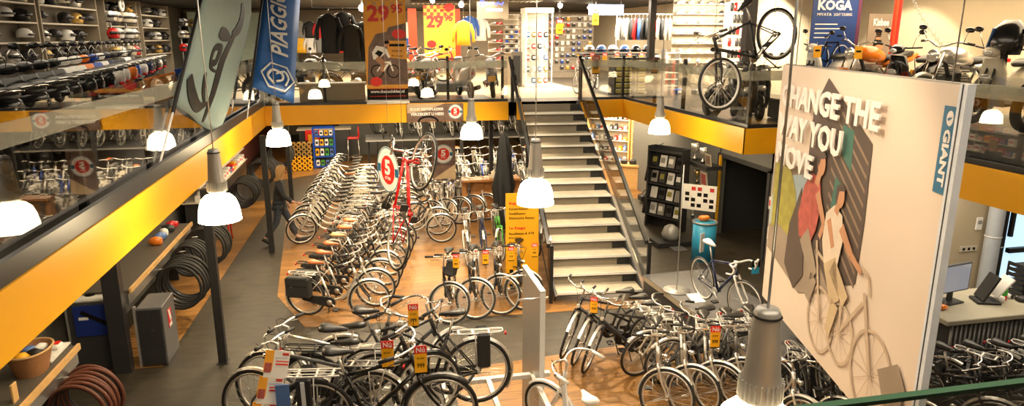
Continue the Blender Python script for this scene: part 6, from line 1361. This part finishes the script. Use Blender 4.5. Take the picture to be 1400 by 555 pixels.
# ================================================================ ground floor behind the stairs and right side
t = thing('magazine_rack', 'tall black rack with rows of magazines under the hanging bicycle gallery', 'rack', (7.0, 15.0, 0), (0, 0, rad(-62)))
q = MB(); q.box((0, .12, 1.0), (1.0, .03, 2.0), 'black_satin'); part('back_panel', q, t)
for s in (-1, 1): q = MB(); q.box((s * .5, 0, 1.0), (.04, .28, 2.0), 'black_satin'); part('side_panel', q, t)
for k in range(5): q = MB(); q.box((0, 0, .28 + .40 * k), (.96, .26, .03), 'black_satin'); part('shelf', q, t)
Rz = Matrix.Rotation(rad(-62), 4, 'Z')
for r in range(4):
    for k in range(4):
        q = MB(); q.box((0, 0, .15), (.19, .02, .28), ('paper', 'lamp_grey', 'graphite', 'white', 'black_satin')[(r * 3 + k) % 5], Matrix.Rotation(rad(-12), 3, 'X')); q.box((0, -.03, .17), (.12, .01, .12), ('lamp_grey', 'paper', 'ink', 'panel_green')[(r + k) % 4], Matrix.Rotation(rad(-12), 3, 'X'))
        p = Rz @ Vector((-.36 + .24 * k, -.02, 0)); single('magazine', q, f"magazine in the black rack, {ordn(k)} on level {ordn(r)} from below", 'magazine', (7.0 + p.x, 15.0 + p.y, .30 + .40 * r), (0, 0, rad(-62)), 'magazines in the tall black rack')
t = thing('trophy_cabinet', 'glass shelved cabinet with trophies beside the passage door frame', 'cabinet', (7.55, 14.35, 0))
for z in (.35, .8, 1.2, 1.65): q = MB(); q.box((0, 0, z), (.36, 1.1, .015), 'cabinet_glass'); part('shelf', q, t)
q = MB(); q.box((0, 0, 1.68), (.4, 1.15, .09), 'black_satin'); part('top_board', q, t)
for y in (-.55, .55): q = MB(); q.box((0, y, .85), (.36, .02, 1.7), 'cabinet_glass'); part('side_glass', q, t)
def trophy(l, loc, s, col='gold'):
    t = thing('trophy', l, 'trophy', loc, group='trophies of the glass shelved cabinet'); t.scale = (s, s, s)
    q = MB(); q.lathe([(0, 0), (.06, 0), (.06, .05), (0, .05)], (0, 0, 0), 'black_satin', n=10); part('base', q, t)
    q = MB(); q.lathe([(.04, .05), (.015, .09), (.012, .16), (.05, .20), (.085, .28), (.09, .38), (.075, .38), (.06, .28), (0, .22)], (0, 0, 0), col, n=16); part('cup', q, t)
    for sg in (-1, 1): q = MB(); q.tube(curve3([(0, sg * .08, .36), (0, sg * .14, .34), (0, sg * .13, .26), (0, sg * .06, .24)], 3), .007, col, 5); part('handle', q, t)
trophy('large trophy on top of the cabinet, closest to the magazine rack', (7.50, 14.65, 1.725), 1.05, 'silver'); trophy('large trophy on top of the cabinet, in the middle', (7.50, 14.25, 1.725), .95, 'silver'); trophy('gold trophy on the glass shelf under the cabinet top', (7.52, 14.50, 1.21), .8); trophy('small gold trophy on the lower glass shelf', (7.52, 14.20, .81), .85); trophy('small trophy on the lowest glass shelf', (7.52, 14.60, .36), .8, 'silver')
for i, (y, z, w_, h_) in enumerate(((13.92, 1.73, .26, .26), (14.05, 1.22, .30, .34), (14.4, .82, .2, .26))):
    t = thing('picture_frame', f"small framed picture {('on top of the trophy cabinet', 'on the glass shelf beside the gold trophy', 'on the lower cabinet shelf')[i]}", 'picture', (7.48, y, z), (0, rad(-8), 0)); q = MB(); q.box((0, 0, h_ / 2), (.02, w_, h_), ('slat_wall', 'shelf_pale', 'oak')[i]); part('frame', q, t); q = MB(); q.box((-.011, 0, h_ / 2), (.004, w_ * .75, h_ * .75), ('poster_photo', 'panel_red', 'paper')[i]); part('picture', q, t)
t, sub, tx = plate('white_poster', 'white notice sheet with dark print leaning before the trophy cabinet', 'poster', (6.55, 13.25, .95), (.75, -.66, 0), .72, .55, 'paper')
for r in range(4): sub('printed_block', [rect(.06 + .13 * k, .06 + .12 * r, .15 + .13 * k, .14 + .12 * r) for k in range(5) if (k + r) % 3], ('ink', 'ink_red')[r == 3], 1)
q = MB(); q.tube([(0, .02, -.9), (0, .02, .75)], .012, 'steel'); q.box((.0, .02, -.93), (.3, .3, .03), 'steel'); part('stand', q, t)
t = thing('drum_seat', 'bright blue and white drum container beside the road bicycle saddle', 'drum', (6.75, 12.55, 0)); q = MB(); q.lathe([(0, 0), (.24, 0), (.24, .82), (0, .82)], (0, 0, 0), 'cyan', n=24); part('drum_body', q, t); q = MB(); q.torus((0, 0, .82), (0, 0, 1), .24, .02, 'lamp_grey', 24, 6); part('rim', q, t)
q = MB(); q.box((-.12, -.215, .45), (.22, .02, .4), 'white', Matrix.Rotation(rad(28), 3, 'Z')); part('print', q, t, 'white printed figure')
q = MB(); q.loft([(0, 0, 0, .10, .07), (.06, 0, 0, .13, .09), (.10, 0, 0, .09, .06)], 'orange_gloss', 12, axis='z'); single('orange_hat', q, 'orange item on top of the bright blue drum', 'cap', (6.75, 12.6, .84))
t = thing('scooter_helmet_display', 'grey round item on the low shelf at the foot of the magazine rack', 'display', (6.55, 13.7, .12)); q = MB(); q.loft([(0, 0, 0, .15, .18), (.12, 0, 0, .20, .22), (.28, 0, 0, .14, .16), (.34, 0, 0, .05, .06)], 'lamp_grey', 14, axis='z'); part('shell', q, t); q = MB(); q.box((0, 0, -.06), (.8, .5, .1), 'black_satin'); part('base', q, t)
for i, (x, y, z, c_) in enumerate(((7.05, 15.95, 1.02, 'skirt_black'), (7.0, 15.9, .2, 'skirt_black'), (7.35, 16.2, 1.08, 'skirt_black'))):
    q = MB(); q.loft([(0, 0, 0, .30, .16), (.35, 0, 0, .22, .13), (.72, 0, 0, .13, .10)], c_, 14, 2, axis='z'); q.tube([(0, 0, .72), (0, 0, .80)], .008, 'steel'); single('hanging_garment', q, f"black hanging garment at the end of the magazine rack, {('upper near', 'lower', 'upper rear')[i]} one", 'garment', (x, y, z), (0, 0, .5), 'black garments at the magazine rack end')
t = thing('garment_stand', 'steel stand carrying black garments at the end of the magazine rack', 'stand', (7.2, 16.05, 0)); q = MB(); q.tube([(0, 0, 0), (0, 0, 1.9)], .02, 'steel'); q.tube([(-.25, -.15, 1.86), (.2, .15, 1.9)], .014, 'steel'); part('pole', q, t); q = MB(); q.lathe([(0, 0), (.28, 0), (.28, .02), (0, .02)], (0, 0, 0), 'steel'); part('base', q, t)
# rear right goods wall
for b_, (x0, y0) in enumerate(((8.2, 22.4), (9.4, 21.3), (10.4, 20.0))):
    t = thing('goods_bay', f"pale goods shelving under the rear gallery, {ordn(b_)} bay from the stairs", 'shelving', (x0, y0, 0), (0, 0, rad(-40)))
    q = MB(); q.box((0, .12, 1.15), (1.5, .03, 2.3), 'shelf_pale'); part('back_panel', q, t)
    for s in (-1, 1): q = MB(); q.box((s * .75, 0, 1.15), (.05, .3, 2.3), 'pine'); part('side_panel', q, t)
    for k in range(6): q = MB(); q.box((0, 0, .35 + .36 * k), (1.45, .28, .02), 'white'); part('shelf', q, t)
    Rz = Matrix.Rotation(rad(-40), 4, 'Z')
    for r in range(6):
        for k in range(8):
            c_ = ['white', 'red_gloss', 'helmet_blue', 'graphite', 'silver', 'paper', 'black_satin', 'tag_yellow'][(r * 5 + k * 3 + b_) % 8]; q = MB(); hh = .12 + .05 * ((k + r) % 3); q.loft([(0, 0, 0, .06, .08), (hh * .6, 0, 0, .065, .08), (hh, 0, 0, .04, .04)], c_, 8, 3, axis='z'); q.box((0, -.085, hh * .4), (.07, .006, hh * .4), 'paper' if c_ != 'paper' else 'ink_red')
            p = Rz @ Vector((-.6 + .17 * k, -.03, 0)); single('packaged_part', q, f"packaged part in the {ordn(b_)} goods bay from the stairs, {ordn(k)} on level {ordn(r)} from below", 'packaged part', (x0 + p.x, y0 + p.y, .362 + .36 * r), (0, 0, rad(-40)), f"packaged parts in the {ordn(b_)} goods bay")
t = thing('goods_table', 'pine goods table in front of the rear goods shelving', 'table', (8.3, 19.3, 0), (0, 0, rad(-30))); q = MB(); q.box((0, 0, .72), (1.6, .6, .05), 'pine'); part('top', q, t); q = MB(); q.box((0, 0, .35), (1.5, .5, .7), 'pine'); part('body', q, t)
for k in range(6): q = MB(); q.box((0, 0, .07), (.2, .25, .14), ('graphite', 'black_satin', 'paper', 'helmet_blue', 'red_gloss', 'silver')[k], bev=.03); single('stock_pack', q, f"pack on the pine goods table, {ordn(k)} from the stairs", 'pack', (7.7 + .22 * k, 19.62 - .13 * k, .75), (0, 0, rad(-30)), 'packs on the pine goods table')
q = MB(); q.box((0, 0, .14), (.4, .3, .2), 'black_satin', bev=.04); q.tube(curve3([(-.15, 0, .24), (0, 0, .38), (.15, 0, .24)], 3), .01, 'black_satin'); single('black_bag', q, 'black bag standing on the pale floor before the goods table', 'bag', (7.6, 17.6, 0))
for i in range(6): tyre(f"pale wheel hoop hanging behind the stair glass, {ordn(i)} counting away from the stairs", (5.35 + .03 * i, 14.6 + .12 * i, .55 + .02 * i), 'silver', 'wheel hoops behind the stair glass', .33, 65)
q = MB(); q.tube([(0, 0, 0), (0, 0, 1.0)], .018, 'steel'); q.tube([(0, 0, .92), (0, .75, .95)], .012, 'steel'); q.lathe([(0, 0), (.2, 0), (.2, .02), (0, .02)], (0, 0, 0), 'steel'); single('hoop_stand', q, 'steel stand holding wheel hoops behind the stair glass', 'stand', (5.4, 14.5, .005))
# door-side notices
for i, (y, z) in enumerate(((12.15, 1.25), (12.1, .62))):
    q = MB(); q.box((0, 0, 0), (.006, .16, .26), 'paper'); q.box((-.004, 0, 0), (.004, .10, .12), 'tag_red'); single('wall_notice', q, f"{('upper', 'lower')[i]} white and red notice on the wall beside the passage door", 'notice', (XG - .08, y, z))
q = MB(); q.lathe([(0, 0), (.22, 0), (.25, .62), (.26, .64), (.0, .66)], (0, 0, 0), 'graphite', n=24); q.torus((0, 0, .64), (0, 0, 1), .25, .012, 'steel', 24, 5); single('waste_bin', q, 'round grey bin under the far corner of the advertising panel', 'bin', (6.55, 9.4, 0))
# ---------------------------------------------------------------- service desk corner
t = thing('reception_desk', 'service desk with pale top and corrugated dark front at the lower frame corner', 'desk', (8.9, 7.28, 0))
q = MB(); q.box((0, 0, .97), (3.5, .95, .07), 'desk_top', bev=.01); part('top', q, t)
q = MB(); q.box((.05, 0, .47), (3.3, .8, .93), 'charcoal')
for k in range(46): q.tube([(-1.6 + k * .072, -.41, .02), (-1.6 + k * .072, -.41, .92)], .022, 'corrugated', 6)
part('corrugated_front', q, t)
t = thing('monitor', 'flat monitor with grey screen standing on the service desk', 'monitor', (7.72, 7.35, 1.005), (0, 0, rad(10))); t.scale = (1.2, 1.2, 1.2)
q = MB(); q.box((0, 0, .30), (.46, .04, .34), 'black_satin', bev=.01); part('housing', q, t); q = MB(); q.box((0, -.022, .30), (.42, .004, .30), 'screen'); part('screen', q, t); q = MB(); q.box((0, .03, .10), (.05, .04, .2), 'black_satin'); q.box((0, .02, .01), (.24, .18, .02), 'black_satin', bev=.005); part('stand', q, t)
t = thing('till_screen', 'black till with tilted white flap beside the flat monitor', 'till', (8.2, 7.28, 1.005), (0, 0, rad(-20))); q = MB(); q.box((0, 0, .02), (.3, .26, .04), 'black_satin', bev=.01); part('base', q, t); q = MB(); q.box((0, 0, .22), (.03, .26, .38), 'black_satin', Matrix.Rotation(rad(25), 3, 'Y')); part('flap', q, t); q = MB(); q.box((.17, 0, .24), (.02, .26, .32), 'paper', Matrix.Rotation(rad(35), 3, 'Y')); part('paper_sheet', q, t)
t = thing('paper_tray', 'stack of black letter trays at the end of the service desk', 'letter tray', (9.0, 7.45, 1.005))
for k in range(6): q = MB(); q.box((0, 0, .03 + k * .075), (.34, .28, .012), 'black_satin'); q.box((-.16, 0, .05 + k * .075), (.012, .28, .05), 'black_satin'); part('tray', q, t)
for sx in (-1, 1): q = MB(); q.box((sx * .16, .13, .22), (.02, .02, .44), 'black_satin'); part('upright', q, t)
t = thing('bottle', 'green bottle with red base on the service desk', 'bottle', (8.52, 7.3, 1.005)); q = MB(); q.lathe([(0, 0), (.045, 0), (.045, .06), (0, .06)], (0, 0, 0), 'red_gloss', n=14); part('base_band', q, t); q = MB(); q.lathe([(.045, .06), (.045, .15), (.02, .19), (.02, .22), (0, .22)], (0, 0, 0), 'green_gloss', n=14); part('body', q, t)
for i, (x, c_) in enumerate(((7.38, 'orange_gloss'), (7.5, 'black_satin'), (8.6, 'white'), (8.72, 'black_satin'), (8.42, 'paper'), (8.66, 'graphite'))):
    q = MB(); q.loft([(-.08, 0, .03, .03, .03), (0, 0, .04, .07, .04), (.08, 0, .03, .05, .03)], c_, 10, 2.6); single('desk_item', q, f"{('orange', 'black', 'white', 'black', 'white paper', 'graphite')[i]} desk item on the service desk, {ordn(i)} from the panel", 'desk item', (x, 7.18 + .09 * (i % 3), 1.007), (0, 0, i))
q = MB(); q.box((0, 0, 0), (.12, .03, .22), 'white', bev=.01); q.box((0, -.02, .03), (.07, .004, .06), 'lamp_grey'); single('intercom', q, 'white intercom box on the beige wall behind the desk', 'intercom', (9.87, 9.11, 1.53))
q = MB(); q.box((0, 0, 0), (.34, .02, .10), 'shelf_pale', bev=.005)
for x in (-.1, 0, .1): q.lathe([(0, 0), (.025, 0), (.025, .004), (0, .004)], (x, -.01, 0), 'ink', (0, -1, 0), 12)
single('wall_sockets', q, 'row of wall sockets on the beige wall behind the desk', 'socket', (9.75, 9.12, 1.10))
q = MB(); q.lathe([(.12, 0), (.12, 2.55)], (0, 0, 0), 'alu', n=20); q.torus((0, 0, 1.35), (0, 0, 1), .12, .012, 'white', 20, 5); single('drain_pipe', q, 'thick pale blue vertical pipe at the wall behind the desk', 'pipe', (10.02, 8.95, 0))
for i in range(3): tyre(f"bundled hoop hanging beneath the yellow edge above the desk, {ordn(i)} from the wall", (7.9 + .05 * i, 8.8 - .12 * i, 2.25), 'silver' if i == 1 else 'rubber', 'hoops hanging above the desk', .30, 10)
q = MB(); q.tube([(0, 0, 0), (0, 0, .5)], .01, 'steel'); q.tube([(0, .12, 0), (0, -.14, 0)], .012, 'steel'); single('ceiling_hook', q, 'steel hook carrying hoops above the service desk', 'hook', (7.95, 8.68, 2.53 - .47))
t = thing('wall_tools', 'dark panel of tools and cables between the advertising panel and the wall', 'tool panel', (8.15, 8.7, .4)); q = MB(); q.box((0, .4, .9), (.5, .05, 1.9), 'charcoal'); part('panel', q, t)
for k in range(6): q = MB(); q.tube(curve3([(-.15 + .06 * k, .34, 1.5 - .1 * k), (-.1 + .06 * k, .30, 1.1 - .1 * k), (-.12 + .05 * k, .33, .7)], 3), .014, ('white', 'steel', 'helmet_blue', 'red_gloss', 'black_satin', 'silver')[k], 5); part('cable', q, t)

# ================================================================ the person
def skin(name, joints, edges, radii, mt, parent, sub=2):
    me = bpy.data.meshes.new(name); me.from_pydata([Vector(j) for j in joints], edges, []); me.materials.append(M[mt])
    o = link(name, me, parent); sk = o.modifiers.new('skin', 'SKIN'); sk.use_smooth_shade = True
    if not me.skin_vertices: 
        bm = bmesh.new(); bm.from_mesh(me); bm.verts.layers.skin.verify(); bm.to_mesh(me); bm.free()
    for i, r in enumerate(radii):
        v = me.skin_vertices[0].data[i]; v.radius = (r, r) if not isinstance(r, tuple) else r; v.use_root = (i == 0)
    ss = o.modifiers.new('sub', 'SUBSURF'); ss.levels = sub; ss.render_levels = sub
    return o
pe = thing('person', 'person with long blond hair, dark jacket and jeans walking along the dark aisle', 'person', (-2.02, 15.55, 0), (0, 0, rad(0)))
# walking toward +x; skeleton
J = [(0, 0, .98), (.02, 0, 1.15), (.04, 0, 1.36), (.06, 0, 1.47), (.08, 0, 1.56), (.10, 0, 1.68), (.11, 0, 1.76),
     (.04, .17, 1.42), (-.03, .24, 1.15), (.10, .24, .93), (.17, .23, .86),
     (.04, -.17, 1.42), (.12, -.24, 1.16), (.30, -.22, 1.02), (.38, -.21, .99),
     (.0, .09, .92), (.18, .10, .53), (.33, .10, .12), (.46, .10, .06),
     (.0, -.09, .92), (-.08, -.10, .52), (-.36, -.10, .16), (-.26, -.10, .05)]
Ed = [(0, 1), (1, 2), (2, 3), (3, 4), (4, 5), (5, 6), (2, 7), (7, 8), (8, 9), (9, 10), (2, 11), (11, 12), (12, 13), (13, 14), (0, 15), (15, 16), (16, 17), (17, 18), (0, 19), (19, 20), (20, 21), (21, 22)]
Rr = [.12, .11, .13, .06, .05, .088, .06, .06, .042, .03, .028, .06, .042, .03, .028, .085, .055, .038, .03, .085, .055, .038, .03]
skin('body', J, Ed, Rr, 'skin', pe)
# hands with fingers, rooted in the palm
for (wr, dr, sd) in (((.17, .23, .86), Vector((.25, 0, -1)), 1), ((.38, -.21, .99), Vector((1, 0, -.3)), -1)):
    wr = Vector(wr); dr.normalize(); sx_ = Vector((dr.z, 0, -dr.x)).normalized(); q = MB()
    q.tube([wr, wr + dr * .05, wr + dr * .09], [.024, .032, .028], 'skin', 8)
    for k in range(4):
        b = wr + dr * .08 + sx_ * (-.024 + .016 * k); L = (.062, .075, .07, .052)[k]; q.tube([b, b + dr * L * .5, b + dr * L * .8 + Vector((.0, -sd * .015, 0)), b + dr * L * .95 + Vector((0, -sd * .03, 0))], [.009, .008, .0075, .006], 'skin', 6)
    q.tube([wr + dr * .03 - sx_ * .025, wr + dr * .055 - sx_ * .05, wr + dr * .085 - sx_ * .055], [.011, .009, .007], 'skin', 6); part('hand', q, pe)
skin('jacket', [J[0], J[1], J[2], (.055, 0, 1.46), J[7], J[8], J[9], J[11], J[12], J[13], (-.01, 0, .86)], [(0, 1), (1, 2), (2, 3), (2, 4), (4, 5), (5, 6), (2, 7), (7, 8), (8, 9), (0, 10)], [(.17, .15), .145, .165, .08, .085, .062, .048, .085, .062, .048, (.18, .16)], 'jacket', pe)
skin('trousers', [(0, 0, .95), J[15], J[16], (.31, .10, .16), J[19], J[20], (-.33, -.10, .19)], [(0, 1), (1, 2), (2, 3), (0, 4), (4, 5), (5, 6)], [.13, .105, .075, .06, .105, .075, .06], 'denim', pe)
for (x, y, z, p_) in ((.40, .10, .055, -8), (-.30, -.10, .085, 35)):
    q = MB(); q.loft([(-.13, 0, 0, .035, .04), (-.08, 0, .02, .045, .06), (0, 0, .01, .045, .05), (.08, 0, -.01, .05, .035), (.15, 0, -.02, .03, .02)], 'black_satin', 10)
    q.xf(Matrix.Translation((x, y, z)) @ Matrix.Rotation(rad(p_), 4, 'Y')); part('shoe', q, pe)
q = MB(); q.loft([(1.30, .0, 0, .02, .05), (1.36, .01, 0, .05, .10), (1.45, .02, 0, .06, .115), (1.58, .05, 0, .08, .115), (1.68, .075, 0, .105, .11), (1.76, .09, 0, .10, .095), (1.81, .10, 0, .05, .05)], 'hair_blond', 16, 2, axis='z')
q.v = [(a, b, c) for a, b, c in q.v]; part('hair', q, pe)
q = MB()
for s in (-1, 1): q.lathe([(0, 0), (.012, 0), (0, .006)], (.188, s * .03, 1.69), 'ink', (1, 0, 0), 8)
q.tube([(.185, 0, 1.69), (.21, 0, 1.65), (.19, 0, 1.645)], .010, 'skin', 5); q.tube([(.183, -.022, 1.615), (.19, 0, 1.612), (.183, .022, 1.615)], .006, 'ink_red', 4); part('face', q, pe)
for k_, v_ in LABELS.items():
    if len(v_) > 1: print('SHARED', len(v_), k_)
print('OBJECTS', len(bpy.data.objects), 'MESHES', len(bpy.data.meshes))
